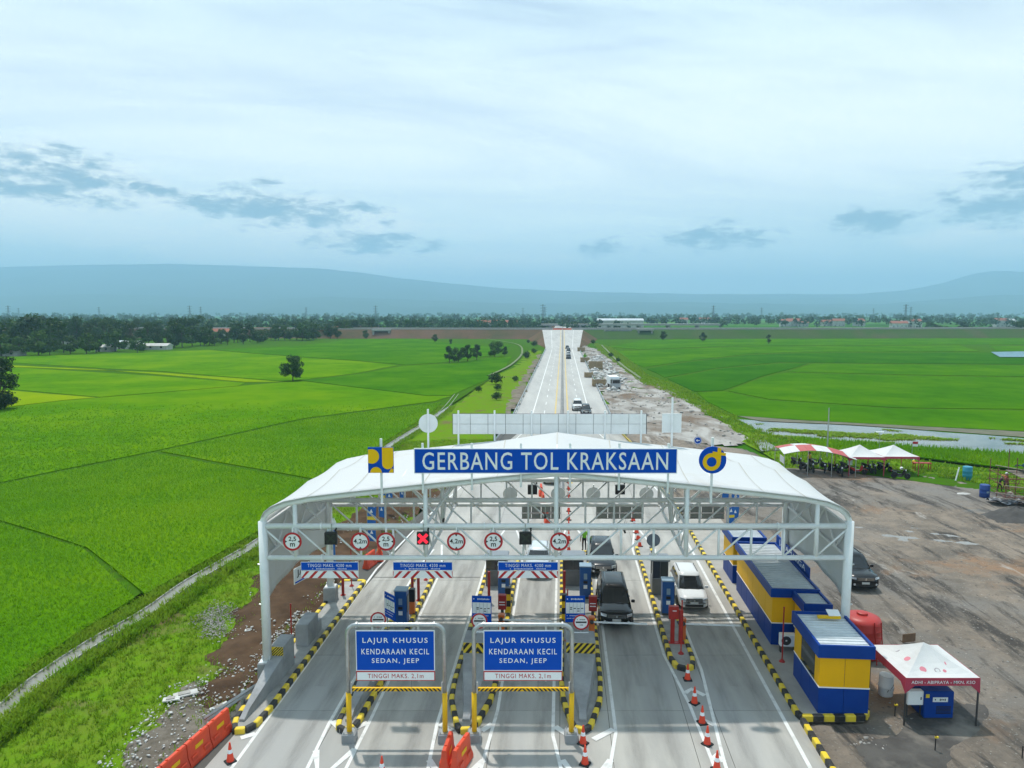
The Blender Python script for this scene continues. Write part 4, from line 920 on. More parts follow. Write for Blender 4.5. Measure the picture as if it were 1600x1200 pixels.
# ------------------------------------------------------------------ portal signs before the lanes
YP = 26.9
def portal(pxl, pxr, label):
    xl, xr = D(pxl,1100,YP)[0], D(pxr,1100,YP)[0]; c = (xl+xr)/2; h = (xr-xl)/2; t = thing('portal_sign', label, 'sign', (c,YP,0))
    rad = .36; top = 4.80; pts = [(-h,0,1.95)]+[(-h,0,top-rad)]+[(-h+rad-rad*math.cos(R(a)),0,top-rad+rad*math.sin(R(a))) for a in (22,45,68,90)]+[(h-rad+rad*math.sin(R(a)),0,top-rad+rad*math.cos(R(a))) for a in (0,22,45,68)]+[(h,0,top-rad),(h,0,1.95)]
    mb = MB(); mb.path(pts,.085,12); mb.build('frame', M_galv, t, True)
    for s in (-1,1):
        mb = MB(); mb.tube((s*h,0,.38),(s*h,0,2.0),.105,12); mb.build('yellow_sleeve', M_yel, t, True)
        mb = MB(); mb.bbox(s*h-.27,s*h+.27,-.27,.27,-.02,.36,.03); f = mb.build('footing', M_gconc, t)
        for a in (-1,1):
            for b_ in (-1,1): m2 = MB(); m2.tube((s*h+a*.18,b_*.18,.36),(s*h+a*.18,b_*.18,.44),.025,6); m2.build('bolt', M_galv, f)
        m2 = MB(); m2.box(s*h-.22,s*h+.22,-.22,.22,.361,.385); m2.build('base_plate', M_galv, f)
        mb = MB(); mb.tube((s*(h-.42),0,top),(s*(h-.36),0,top),.13,12); mb.build('coupling', M_galv, t)
    hw = 1.555
    mb = MB(); mb.box(-hw,hw,-.14,-.10,2.97,4.63); mb.build('board', M_swhite, t); mb = MB(); mb.box(-hw+.035,hw-.035,-.15,-.141,3.005,4.595); mb.build('face', M_blue, t)
    for s_, z, w_, h_ in (('LAJUR KHUSUS',4.20,2.56,.27),('KENDARAAN KECIL',3.77,2.66,.23),('SEDAN, JEEP',3.37,1.86,.25)): letters(s_, M_swhite, t, 0,-.155,z,width=w_,height=h_,spacing=1.25,bold=.006)
    mb = MB(); mb.box(-hw,hw,-.14,-.10,2.56,2.95); mb.build('board', M_sred, t); mb = MB(); mb.box(-hw+.035,hw-.035,-.15,-.141,2.595,2.915); mb.build('face', M_swhite, t)
    letters('TINGGI MAKS. 2,1m', M_sred, t, 0,-.155,2.75,width=2.2,height=.21,spacing=1.15)
    for xx in (-.9,.9): mb = MB(); mb.box(xx-.04,xx+.04,-.099,-.04,2.5,4.85); mb.build('hanger', M_galv, t)
    n = 22; b0, b1 = -h+.12, h-.10; st = (b1-b0)/n
    mb = MB(); mb.box(b0,b1,-.05,.05,2.07,2.20); bar = mb.build('height_bar', M_yel, t)
    for k in range(n):
        a = b0+k*st; sl = .06 if k < n/2 else -.06
        lo, hi = max(b0,min(b1,a-sl)), max(b0,min(b1,a+sl)); lo2, hi2 = max(b0,min(b1,a-sl+st*.5)), max(b0,min(b1,a+sl+st*.5))
        if k % 1 == 0: mb = MB(); mb.slab([(lo,2.072),(lo2,2.072),(hi2,2.198),(hi,2.198)],-.056,-.0505); mb.build('stripe', M_blk, bar)
    for xx in (b0,b1): mb = MB(); mb.box(xx-.025,xx+.025,-.06,.06,1.98,2.42); mb.build('hinge', M_galv, t)
    mb = MB(); mb.tube((.6,-.0,2.2),(.6,0,2.56),.008,4); mb.build('chain', M_steel, t)
portal(545,695,'blue LAJUR KHUSUS portal sign on the narrow first island'); portal(741,893,'blue LAJUR KHUSUS portal sign between the second and third islands')
# ------------------------------------------------------------------ island equipment
def uthing(name, label, cat, u, Y, z=.17, group=None, rot=LANE_ROT): return thing(name, label, cat, W(u,Y)+(z,), rot, group)
def crash_block(c, w0, w1, label, Yw=32.0, z1=.92, z2=1.45, chev=True, hatch=0, y0=27.9, blk=1.3):
    t = uthing('crash_block', label, 'crash barrier', c, y0)
    L_ = Yw-y0
    mb = MB(); V = []
    prof = [(0,.10,w0),(.5,.30,w0*1.05),(L_*.5,.30+(z1-.30)*.42,(w0+w1)/2*.97),(L_,z1,w1)]
    rs = [[(-w_/2*1.08,y_,0),(w_/2*1.08,y_,0),(w_/2,y_,h_),(-w_/2,y_,h_)] for y_, h_, w_ in prof]
    mb.rings(rs); mb.build('ramp', M_gconc, t)
    mb = MB(); mb.bbox(-w1/2-.02,w1/2+.02,L_+.001,L_+blk,0,z2,.03); b_ = mb.build('block', M_gconc, t)
    if chev:
        hw = w1/2; y_ = L_-.012; mb = MB(); mb.box(-hw,hw,y_,y_+.012,z1+.01,z2-.02); pl = mb.build('hazard_plate', M_kyel, t)
        n = 5; st = 2*hw/n; zz0, zz1 = z1+.012, z2-.022
        for k in range(-1, n+1):
            a = -hw+k*st
            lims = ((-hw,1),(hw,-1))
            if hatch == 0: pts = [(a,zz0),(a+st*.5,zz0),(a+st*.5+.42,zz1),(a+.42,zz1)]
            else:
                s = -1 if k < 2 else 1; a = s*(.42+.34*(k+1 if k < 2 else k-2)-.34); pts = [(a,zz0),(a+s*.17,zz0),(a+s*.17-s*.40,zz1),(a-s*.40,zz1)]; lims = ((-hw,1),(-.0005,-1)) if s < 0 else ((.0005,1),(hw,-1))
            def cl(poly):
                for lim, sg in lims:
                    o_ = []
                    for i in range(len(poly)):
                        p, q = poly[i], poly[(i+1) % len(poly)]; dp, dq = sg*(p[0]-lim), sg*(q[0]-lim)
                        if dp >= 0: o_.append(p)
                        if (dp >= 0) != (dq >= 0): k_ = dp/(dp-dq); o_.append((p[0]+(q[0]-p[0])*k_, p[1]+(q[1]-p[1])*k_))
                    poly = o_
                    if not poly: break
                return poly
            pts = cl(pts)
            if len(pts) >= 3: mb = MB(); mb.slab(pts, y_-.006-.0007*(k+1), y_-.0005); mb.build('stripe', M_blk, pl)
    return t
crash_block(-3.88,.30,1.35,'grey crash block with black and yellow arrowhead plate on wide island',hatch=1)
crash_block(.95,.30,1.35,'grey crash block with slanted black and yellow stripes by the lane of black cars')
crash_block(-8.75,.24,.80,'slim grey crash block behind the first portal sign',z1=.75,z2=1.2)
crash_block(-13.15,.22,.62,'grey crash block with small hazard plate by the canopy end column',Yw=31.6,z1=1.0,z2=1.45)
t = uthing('concrete_block', 'plain grey concrete block on the outermost island', 'concrete block', -13.1, 34.6); mb = MB(); mb.bbox(-.34,.34,0,1.5,0,1.15,.03); mb.build('block', M_gconc, t)
mb = MB(); mb.bbox(-.30,.30,1.52,2.1,0,.6,.03); mb.build('step', M_gconc, t)

def noentry(u, Y, px, py, label):
    x, z = D(px, py, Y); t = thing('stop_sign', label, 'sign', (x,Y,.17)); z -= .17
    mb = MB(); mb.tube((0,.05,0),(0,.05,z+.3),.03,8); mb.build('post', M_galv, t)
    mb = MB(); disc(mb,0,z,.385,-.012,.012); mb.build('disc', M_swhite, t); mb = MB(); ringm(mb,0,z,.315,.39,-.022,-.0125); mb.build('rim', M_sred, t)
    mb = MB(); mb.box(-.26,.26,-.018,-.0126,z-.04,z+.035); mb.build('bar', M_blk, t)
    for dz, w_ in ((.13,.20),(-.14,.10)): fine_print(t,-w_,w_,z+dz,.06,-.018,M_blk,9)
    if px != 591:
        mb = MB(); mb.box(-.36,.36,-.012,.012,z-.90,z-.50); mb.build('plate', M_swhite, t)
        fine_print(t,-.28,.18,z-.62,.08,-.018,M_grey,8); fine_print(t,-.28,.06,z-.78,.07,-.018,M_grey,6)
    mb = MB(); mb.tube((0,.05,0),(0,.05,.03),.12,10); mb.build('foot', M_galv, t)
noentry(-3.8,33.0,749,970,'round red-rimmed stop sign with a black bar on wide island'); noentry(.95,33.0,908,972,'round red-rimmed stop sign with a black bar by the black cars'); noentry(-8.7,33.6,591,968,'round red-rimmed stop sign behind the first portal sign')

def tariff(u, Y, rot, label, w_=.98, h_=1.35, z0=1.42):
    t = uthing('tariff_board', label, 'board', u, Y, rot=rot)
    for s in (-1,1): mb = MB(); mb.box(s*w_*.38-.03,s*w_*.38+.03,.031,.09,0,z0+.5); mb.build('leg', M_galv, t)
    mb = MB(); mb.box(-w_/2,w_/2,-.03,.03,z0,z0+h_); mb.build('board', M_blue, t)
    mb = MB(); mb.box(-w_/2+.03,w_/2-.03,-.036,-.031,z0+.46,z0+1.02); f = mb.build('table', M_swhite, t)
    for k in range(1,5): mb = MB(); a = -w_/2+.03+k*(w_-.06)/5; mb.box(a-.006,a+.006,-.040,-.0365,z0+.47,z0+1.01); mb.build('rule', M_lblue, f)
    for k in range(4):
        a = -w_/2+.10+(k+1)*(w_-.06)/5-.05
        for dz in ((.72,) if k in (1,3) else (.68,.76) if k != 2 else (.58,.70)): mb = MB(); mb.box(a,a+.11,-.041,-.0366,z0+dz-.02,z0+dz+.02); mb.build('entry', M_blk, f)
    fine_print(t,-w_*.42,w_*.42,z0+1.20,.09,-.037,M_swhite,12); fine_print(t,-w_*.42,w_*.36,z0+.34,.05,-.037,M_swhite,16); fine_print(t,-w_*.42,w_*.30,z0+.20,.05,-.037,M_swhite,15,9)
tariff(-3.95,34.3,LANE_ROT+.0,'blue and white tariff board standing on the wide island'); tariff(.72,34.3,LANE_ROT+.08,'blue and white tariff board beside the lane of black cars'); tariff(-9.0,36.2,LANE_ROT-.75,'angled blue and white tariff board against the blue machine', z0=.75)

def machine(u, Y, label, h=1.95, w_=.66, d=.62):
    t = uthing('toll_machine', label, 'ticket machine', u, Y)
    mb = MB(); mb.bbox(-w_/2,w_/2,0,d,.12,h,.03); mb.build('cabinet', M_mblue, t)
    mb = MB(); mb.bbox(-w_/2+.02,w_/2-.02,.02,d-.02,0,.119,.01); mb.build('plinth', M_steel, t)
    mb = MB(); mb.bbox(-w_/2-.03,w_/2+.03,-.05,d+.02,h+.001,h+.06,.02); mb.build('cap', M_lblue, t)
    mb = MB(); mb.box(-.10,.10,-.012,-.0005,h-.75,h-.40); mb.build('screen', M_lblue, t); mb = MB(); mb.box(-.12,.12,-.03,-.0005,h-1.0,h-.85); mb.build('slot', M_blk, t); mb = MB(); mb.box(-.11,.11,-.014,-.0005,h-1.32,h-1.1); mb.build('notice', M_swhite, t)
    mb = MB(); mb.box(w_/2+.0005,w_/2+.03,.08,d-.08,h-1.2,h-.3); mb.build('reader', M_steel, t)
machine(6.0,38.3,'blue toll machine standing next to the white van'); machine(1.45,40.6,'blue toll machine on the island beside the black cars'); machine(-8.62,36.9,'blue toll machine on the narrow first island'); machine(-3.4,40.8,'blue toll machine half hidden on the wide island')
def booth(u, Y, label, w_=1.30, d=1.0, h=1.80):
    t = uthing('toll_booth', label, 'toll booth', u, Y)
    mb = MB(); mb.bbox(-w_/2,w_/2,0,d,0,1.0,.02); mb.build('wall', M_grey, t)
    for s in (-1,1):
        for yy in (.03,d-.09): mb = MB(); mb.box(s*(w_/2-.04)-.03,s*(w_/2-.04)+.03,yy,yy+.06,1.0005,h); mb.build('post', M_steel, t)
    for a, b_ in ((-w_/2+.07,-.03),(.03,w_/2-.07)): mb = MB(); mb.box(a,b_,.05,.07,1.02,h-.03); mb.build('pane', mat('tinted_pane', (.05,.052,.052), .12, spec=.8), t)
    for s in (-1,1): mb = MB(); mb.box(s*(w_/2-.05)-.01,s*(w_/2-.05)+.01,.12,d-.12,1.02,h-.03); mb.build('pane', MATS['tinted_pane'], t)
    mb = MB(); mb.bbox(-w_/2-.08,w_/2+.08,-.10,d+.1,h+.001,h+.12,.03); mb.build('roof', mat('booth_roof', (.22,.25,.28), .5), t)
    mb = MB(); mb.box(-.03,.03,.02,.048,1.02,h-.03); mb.build('mullion', M_steel, t)
booth(.75,42.6,'grey glazed toll booth on the island beside the black cars'); booth(-4.0,42.6,'grey glazed toll booth on the wide island'); booth(5.95,41.2,'dark glazed toll booth next to the white van',w_=.95,h=2.1)
for (u, Y, lb) in ((5.75,43.2,'round blue roundel sign behind the dark glazed booth'),):
    t = uthing('round_sign', lb, 'sign', u, Y); mb = MB(); mb.tube((0,0,0),(0,0,2.9),.03,6); mb.build('post', M_galv, t); mb = MB(); disc(mb,0,2.75,.42,-.05,-.03); mb.build('disc', mat('sign_back_dull', (.20,.23,.28), .4, metal=.3), t)
def redpost(u, Y, label, h=1.55, r_=.085, box=False):
    t = uthing('bollard', label, 'bollard', u, Y); mb = MB(); mb.tube((0,0,.02),(0,0,h),r_,10); mb.build('post', M_dred, t, False); mb = MB(); mb.lathe([(r_,h+.0005),(r_*.9,h+.03),(.01,h+.05)],10); mb.build('cap', M_dred, t); mb = MB(); mb.tube((0,0,-.01),(0,0,.019),r_*1.9,12); mb.build('flange', M_dred, t)
for u, Y, lb in ((-13.05,41.2,'dark red steel bollard on the outermost island'),(-8.72,40.4,'dark red bollard nearer the blue machine on the narrow island'),(-8.36,40.4,'dark red bollard nearer the striped kerb on the narrow island'),(-4.2,40.2,'dark red bollard before the booth on the wide island'),(.2,40.3,'dark red bollard before the booth beside black cars'),(10.9,36.2,'dark red bollard by the long cabin wall')): redpost(u, Y, lb, 1.8)
def redpole(u, Y, label, h=2.7):
    t = uthing('marker_pole', label, 'pole', u, Y); mb = MB(); mb.tube((0,0,.1),(0,0,h),.032,8); mb.build('pole', M_red, t); mb = MB(); mb.lathe([(.15,-.01),(.14,.03),(.05,.12),(.033,.13)],12); mb.build('base', M_red, t); mb = MB(); mb.tube((0,0,h+.0005),(0,0,h+.05),.045,8); mb.build('tip', M_red, t)
for u, Y, lb in ((5.98,33.8,'thin red pole near the blunt island nose'),(-13.15,33.4,'thin red pole beside the plain grey concrete block'),(10.75,33.0,'thin red pole between long cabin and kiosk'),(-12.95,42.6,'thin red pole at the far end of outermost island'),(-8.55,43.6,'thin red pole at the far end of narrow island'),(.35,35.2,'thin red pole beside the tariff board by black cars')): redpole(u, Y, lb)
# barrier machines with arms
def gate(u, Y, arm_u, label, arm_label=None):
    t = uthing('barrier_gate', label, 'barrier gate', u, Y)
    mb = MB(); mb.bbox(-.15,.15,-.14,.14,0,1.05,.02); mb.build('cabinet', mat('barrier_orange', (.70,.16,.03), .45), t)
    mb = MB(); mb.bbox(-.17,.17,-.16,.16,1.051,1.14,.03); mb.build('cap', MATS['barrier_orange'], t)
    L_ = arm_u-u; n = 8
    mb = MB(); mb.bar((.08*np.sign(L_),-.20,.92),(L_,-.20,.90),.045,.07); a = mb.build('arm', M_swhite, t)
    for k in range(1, n, 2):
        x0 = .2*np.sign(L_)+(L_-.2*np.sign(L_))*k/n; x1 = x0+L_/n*.8; m2 = MB(); m2.box(min(x0,x1),max(x0,x1),-.228,-.172,.868+.0,.952); m2.build('band', M_backg, a)
    mb = MB(); mb.tube((0,-.141,.92),(0,-.26,.92),.10,12); mb.build('hub', M_steel, t)
gate(1.62,35.6,4.45,'orange barrier gate with its arm down before the black van'); gate(-3.1,35.9,-.45,'orange barrier gate with its arm down on the wide island'); gate(6.32,35.4,9.2,'orange barrier gate with its arm down before the white van')
t = uthing('red_cabinet', 'pair of tall red steel posts with a box by the white van', 'cabinet', 5.85, 35.0)
for xx in (-.12,.30): mb = MB(); mb.bbox(xx-.10,xx+.10,-.09,.09,.02,1.75 if xx > 0 else 1.3,.015); mb.build('post', M_red, t)
mb = MB(); mb.bbox(-.32,.17,-.13,.13,1.301,1.95,.02); mb.build('box', M_red, t); mb = MB(); mb.box(-.3,.48,-.16,.16,-.005,.019); mb.build('base_plate', M_red, t); mb = MB(); mb.box(-.15,.05,-.135,-.131,1.72,1.76); mb.build('slot', M_swhite, t)
for u, Y, lb in ((-3.2,37.6,'dark red control box on the wide island'),(1.75,37.4,'dark red control box by the black van')):
    t = uthing('control_box', lb, 'cabinet', u, Y); mb = MB(); mb.bbox(-.22,.22,-.15,.15,.7,1.5,.02); mb.build('box', M_dred, t); mb = MB(); mb.bbox(-.08,.08,-.08,.08,0,.699,.01); mb.build('stem', M_steel, t)
    for dz in (.95,1.1): mb = MB(); mb.box(-.16,.16,-.156,-.151,dz,dz+.05); mb.build('stripe', M_swhite, t)
for u, Y, lb in ((-2.98,38.8,'yellow padded post on the wide island'),(.22,37.8,'yellow padded post by the lane of the white car'),(-8.35,38.6,'orange and black cabinet behind the blue machine')):
    t = uthing('guard_post', lb, 'post', u, Y); m_ = M_yel if 'yellow' in lb else MATS['barrier_orange']
    for k in range(4): mb = MB(); mb.bbox(-.16,.16,-.16,.16,.0+k*.36,.355+k*.36,.02); mb.build('band', m_ if (k % 2 == 0) != ('black' in lb and k > 0 and k < 3) else (M_blk if k % 2 or 'black' in lb else m_), t)
# ------------------------------------------------------------------ traffic cones
def make_cone():
    t = thing('traffic_cone', 'orange traffic cone', 'traffic cone')
    mb = MB(); mb.bbox(-.19,.19,-.19,.19,0,.05,.02); mb.build('base', M_rub, t)
    def zr(z): return .145-(z-.05)*.165
    def seg(z0, z1, m_, n, e=0): mb = MB(); mb.lathe([(zr(z0)+e,z0),(zr(z1)+e,z1)],14); mb.build(n, m_, t, False)
    seg(.0501,.36,M_cone,'body'); seg(.3601,.50,M_swhite,'collar',.003); seg(.5001,.72,M_cone,'body'); mb = MB(); mb.lathe([(.034,.7201),(.034,.76),(.02,.775)],10); mb.build('tip', M_cone, t)
    return t
cone = make_cone()
CG = 'cones in line ahead of the blunt island nose'
ORD = ('first','second','third','fourth','fifth','sixth','seventh','eighth','ninth','tenth')
cone.location = W(5.93,31.6)+(0,); tag(cone, 'first orange cone from the blunt island nose, in the hatching', 'traffic cone', CG)
for k, (px, py) in enumerate(((1085,1099),(1097,1130),(1105,1163),(1120,1203))): x, y = G(px,py); dup(cone,(x,y,0),random.random()*6,ORD[k+1]+' orange cone from the blunt island nose, in the hatching',group=CG)
for (px, py), lb in (((911,1162),'cone touching the striped nose behind the second portal leg'),((914,1194),'cone standing in the white hatching ahead of crash island'),((360,1190),'cone beside the orange plastic barriers'),((597,1212),'striped cone in the lane ahead of the first portal')):
    x, y = G(px,py); c = dup(cone,(x,y,0),random.random()*6,lb)
    if 'group' in c: del c['group']
FG = 'cones dividing the far lanes behind the canopy'
for k in range(9):
    Y = 49.5+k*2.6; dup(cone,W(.55+.02*k,Y)+(0,),random.random(),ORD[k]+' cone from the toll booth in the row dividing far lanes',FG)
HG = 'cones behind the island of the white van'
for k in range(5): dup(cone,W(5.75+.03*k,50.6+k*1.6)+(0,),random.random(),ORD[k]+' cone from the dark glazed booth in the row behind it',HG)
# water-filled barriers
def water_barrier(label, loc, rotz, group=None, L_=1.25, h=.95, cat='barrier'):
    t = thing('water_barrier', label, cat, loc, rotz, group)
    prof = [(-.24,0),(-.24,.12),(-.13,.42),(-.09,h-.06),(-.06,h),(.06,h),(.09,h-.06),(.13,.42),(.24,.12),(.24,0)]
    mb = MB(); mb.rings([[(x,yy,z) for x, z in prof] for yy in (-L_/2,-L_/2+.02,L_/2-.02,L_/2)]); b_ = mb.build('body', M_orange, t)
    for s in (-1,1):
        for yy in (-.35,.35): m2 = MB(); m2.bbox(s*.185-.03,s*.185+.03,yy-.16,yy+.16,.16,.38,.02); m2.build('recess', M_orange, b_)
        m2 = MB(); m2.box(s*.125-.006,s*.125+.006,-.22,.22,.50,.66); m2.build('badge', M_yel, b_)
    for yy in (-.3,.3): m2 = MB(); m2.tube((0,yy,h+.0005),(0,yy,h+.035),.05,8); m2.build('plug', M_orange, b_)
    return t
wb = water_barrier('first orange barrier from the outermost island nose, by the verge', W(-13.70,27.0)+(0,), LANE_ROT-.16, 'orange barriers in a row by the verge')
for k in range(1,4): a = LANE_ROT-.16; dup(wb, (W(-13.70,27.0)[0]+math.sin(a)*1.3*k*1, 27.0-math.cos(a)*1.3*k, 0), a, ORD[k]+' orange barrier from the outermost island nose, by the verge')
w2_ = water_barrier('red-orange plastic barrier standing end-on before the wide island, angled towards first lane', (-2.44,25.35,0), -.12); dup(w2_, (-1.92,25.3,0), -.34, 'red-orange plastic barrier standing end-on before the wide island, angled towards the second portal')
for k, (u, Y) in enumerate(((-12.9,46.6),(-12.6,48.0))): dup(wb, W(u,Y)+(0,), LANE_ROT+.5*k-.2, ('red plastic barrier touching the end of the outermost island','red plastic barrier behind the one touching the outermost island')[k], 'red barriers past the outermost island')
for k in range(4): dup(wb, W(-1.15-.25*k,56.5+3.0*k)+(0,), LANE_ROT+.08, ORD[k]+' red plastic barrier from the wide island in line behind it', 'red barriers in line under the canopy middle')
# ------------------------------------------------------------------ cabins
def wall_panels(t, x0, x1, y, z0, z1, n, m_, face, name='panel', th=.03):
    """cladding panels on a wall; face 'y-' front or 'x-' side"""
    for k in range(n):
        a = x0+(x1-x0)*k/n+.008; b_ = x0+(x1-x0)*(k+1)/n-.008; mb = MB()
        if face == 'y': mb.bbox(a,b_,y-th,y,z0,z1,.006)
        else: mb.bbox(y-th,y,a,b_,z0,z1,.006)
        mb.build(name, m_, t)
def cabin(label, u0, u1, Y0, Y1, nfront, nside, h=3.0, belt=1.13, fas=2.5, extra=None, over=.12, window=False, door=False):
    t = uthing('cabin', label, 'cabin', (u0+u1)/2, Y0); w_ = (u1-u0)/2; d = Y1-Y0
    mb = MB(); mb.box(-w_+.035,w_-.035,.035,d-.035,0,fas+.05); mb.build('shell', M_cblue, t)
    mb = MB(); mb.box(-w_-.012,w_+.012,-.012,d+.012,belt+.002,belt+.05); mb.build('trim', M_swhite, t)
    z1 = belt+.0; zz = belt+.052
    wall_panels(t,-w_,w_,.034,0,z1,nfront,M_cblue,'y'); wall_panels(t,-w_,w_,.034,zz,fas,nfront,M_cyel,'y')
    wall_panels(t,.034,d,-w_+.034,0,z1,nside,M_cblue,'x')
    if window:
        wall_panels(t,.034,d*.18,-w_+.034,zz,fas,1,M_cyel,'x'); wall_panels(t,d*.72,d,-w_+.034,zz,fas,1,M_cyel,'x')
        mb = MB(); mb.box(-w_+.012,-w_+.03,d*.19,d*.71,zz+.02,fas-.02); win = mb.build('window', M_glass, t)
        mb = MB()
        for z in (zz,fas-.04): mb.box(-w_+.004,-w_+.011,d*.18,d*.72,z,z+.04)
        mb.build('window_frame', M_steel, win)
    else: wall_panels(t,.034,d,-w_+.034,zz,fas,nside,M_cyel,'x')
    for s in (1,): wall_panels(t,.034,d,w_,0,z1,nside,M_cblue,'x'); wall_panels(t,.034,d,w_,zz,fas,nside,M_cyel,'x')
    # parapet fascia with the roof sheet set down inside it
    o_ = over; th = .10
    mb = MB(); mb.box(-w_-o_,w_+o_,-o_,-o_+th,fas+.001,h); mb.build('fascia', M_cblue, t); mb = MB(); mb.box(-w_-o_,w_+o_,d+o_-th,d+o_,fas+.001,h); mb.build('fascia', M_cblue, t)
    for s in (-1,1): a = s*(w_+o_); mb = MB(); mb.box(min(a,a-s*th),max(a,a-s*th),-o_+th+.001,d+o_-th-.001,fas+.001,h); mb.build('fascia', M_cblue, t)
    mb = MB(); mb.box(-w_-o_+th+.001,w_+o_-th-.001,-o_+th+.001,d+o_-th-.001,fas+.06,h-.12); rf = mb.build('roof', M_tin, t)
    n = max(6, int((d+2*o_)/.28))
    for k in range(n):
        yy = -o_+th+.05+(d+2*o_-2*th-.1)*k/n; m2 = MB(); m2.bbox(-w_-o_+th+.02,w_+o_-th-.02,yy,yy+.07,h-.119,h-.075,.015); m2.build('roof_rib', M_tin, rf)
    return t
cab1 = cabin('small blue and yellow kiosk at the island end, beside white gazebo', 10.88,12.95,28.45,31.7,2,3,window=True,h=3.05)
mb = MB(); mb.box(-.25,.75,2.55,2.72,3.052,3.16); mb.build('roof_curb', M_yel, cab1)
t = thing('satellite_dish', 'white flat satellite dish on the kiosk roof', 'dish', W(12.4,31.2)+(3.1,)); mb = MB(); mb.tube((0,0,0),(0,0,.25),.03,6); mb.tube((0,0,.02),(-.25,-.15,-.12),.015,5); mb.tube((0,0,.02),(.25,-.15,-.12),.015,5); mb.build('mast', M_steel, t); mb = MB(); mb.add([(-.28,-.2,.25),(.30,-.16,.21),(.30,.18,.36),(-.28,.14,.40),(-.28,-.2,.28),(.30,-.16,.24),(.30,.18,.39),(-.28,.14,.43)], [(0,3,2,1),(4,5,6,7),(0,1,5,4),(1,2,6,5),(2,3,7,6),(3,0,4,7)]); mb.build('panel', M_swhite, t)
cab2 = cabin('long blue and yellow cabin with ribbed grey roof on the island', 10.72,12.9,34.7,42.0,2,6,h=3.0,fas=2.55)
cab2b = cabin('short lower wing joined to the long cabin, near kiosk', 11.75,12.9,32.9,34.45,1,2,h=2.96,fas=2.5,over=.10)
cab3 = cabin('small blue and yellow cabin at the far end of the island', 10.72,12.6,43.0,45.6,2,2,h=3.0)
t = uthing('air_conditioner', 'white air conditioner unit by the corner of the long cabin', 'air conditioner', 11.3, 34.0); mb = MB(); mb.bbox(-.38,.38,-.16,.16,.35,.95,.02); mb.build('case', M_swhite, t); mb = MB(); ringm(mb,-.1,.65,.05,.23,-.175,-.161,20); mb.build('fan_grille', M_steel, t); mb = MB(); mb.box(-.36,-.3,-.1,.1,0,.35); mb.box(.3,.36,-.1,.1,0,.35); mb.build('stand', M_steel, t)
# lettering board along the roof edge
t = thing('roof_sign', 'dark board with white JASAMARGA letters along the cabin roof edge', 'sign', W(13.1,39.2)+(3.02,), LANE_ROT+math.pi/2); mb = MB(); mb.box(-2.9,2.9,-.03,.03,0,.62); mb.build('board', M_cblue, t); letters('JASAMARGA', M_swhite, t, 0,.036,.32,width=4.6,height=.40,rot=(0,0,math.pi)); letters('JASAMARGA', M_swhite, t, 0,-.036,.32,width=4.6,height=.40)
for xx in (-2.4,0,2.4): mb = MB(); mb.tube((xx,.04,-.4),(xx,.04,-.001),.03,6); mb.build('bracket', M_steel, t)
t = thing('leaning_sign', 'white board with JASA lettering hung below the side curtain', 'sign', (W(-13.5,37.0)[0],37.0,3.35), math.pi/2-.35); mb = MB(); mb.box(-1.3,1.3,-.02,.02,-.42,.42); o = mb.build('board', M_swhite, t); letters('JASA', M_blk, t, -.45,-.026,.08,width=1.3,height=.42,bold=.02); mb = MB(); mb.box(-1.25,1.25,-.026,-.021,-.38,-.30); mb.build('stripe', M_blue, t)
# red water tank with ladder
tank = thing('water_tank', 'big red plastic water tank behind the kiosk', 'water tank', W(15.05,34.2)+(-.02,)); M_tank = mat('tank_red', (.48,.03,.022), .45, c2=(.40,.03,.025), scale=1)
mb = MB(); mb.lathe([(.86,0),(.90,.05),(.90,.45),(.925,.48),(.90,.52),(.90,.92),(.925,.95),(.90,.99),(.90,1.40),(.925,1.43),(.90,1.47),(.90,1.78),(.84,1.92),(.62,2.02),(.30,2.07)],28); mb.build('body', M_tank, tank, True)
mb = MB(); mb.lathe([(.26,2.071),(.26,2.16),(.22,2.18),(.06,2.19)],18); mb.build('lid', M_tank, tank)
for xx in (-.16,.16): mb = MB(); mb.tube((xx+.35,-1.25,.02),(xx+.35,-.86,2.0),.028,6); mb.build('ladder_rail', M_dred, tank)
for k in range(7): t_ = (k+.7)/7.4; mb = MB(); mb.tube((.19,-1.25+.39*t_,.02+1.98*t_),(.51,-1.25+.39*t_,.02+1.98*t_),.018,5); mb.build('ladder_rung', M_dred, tank)
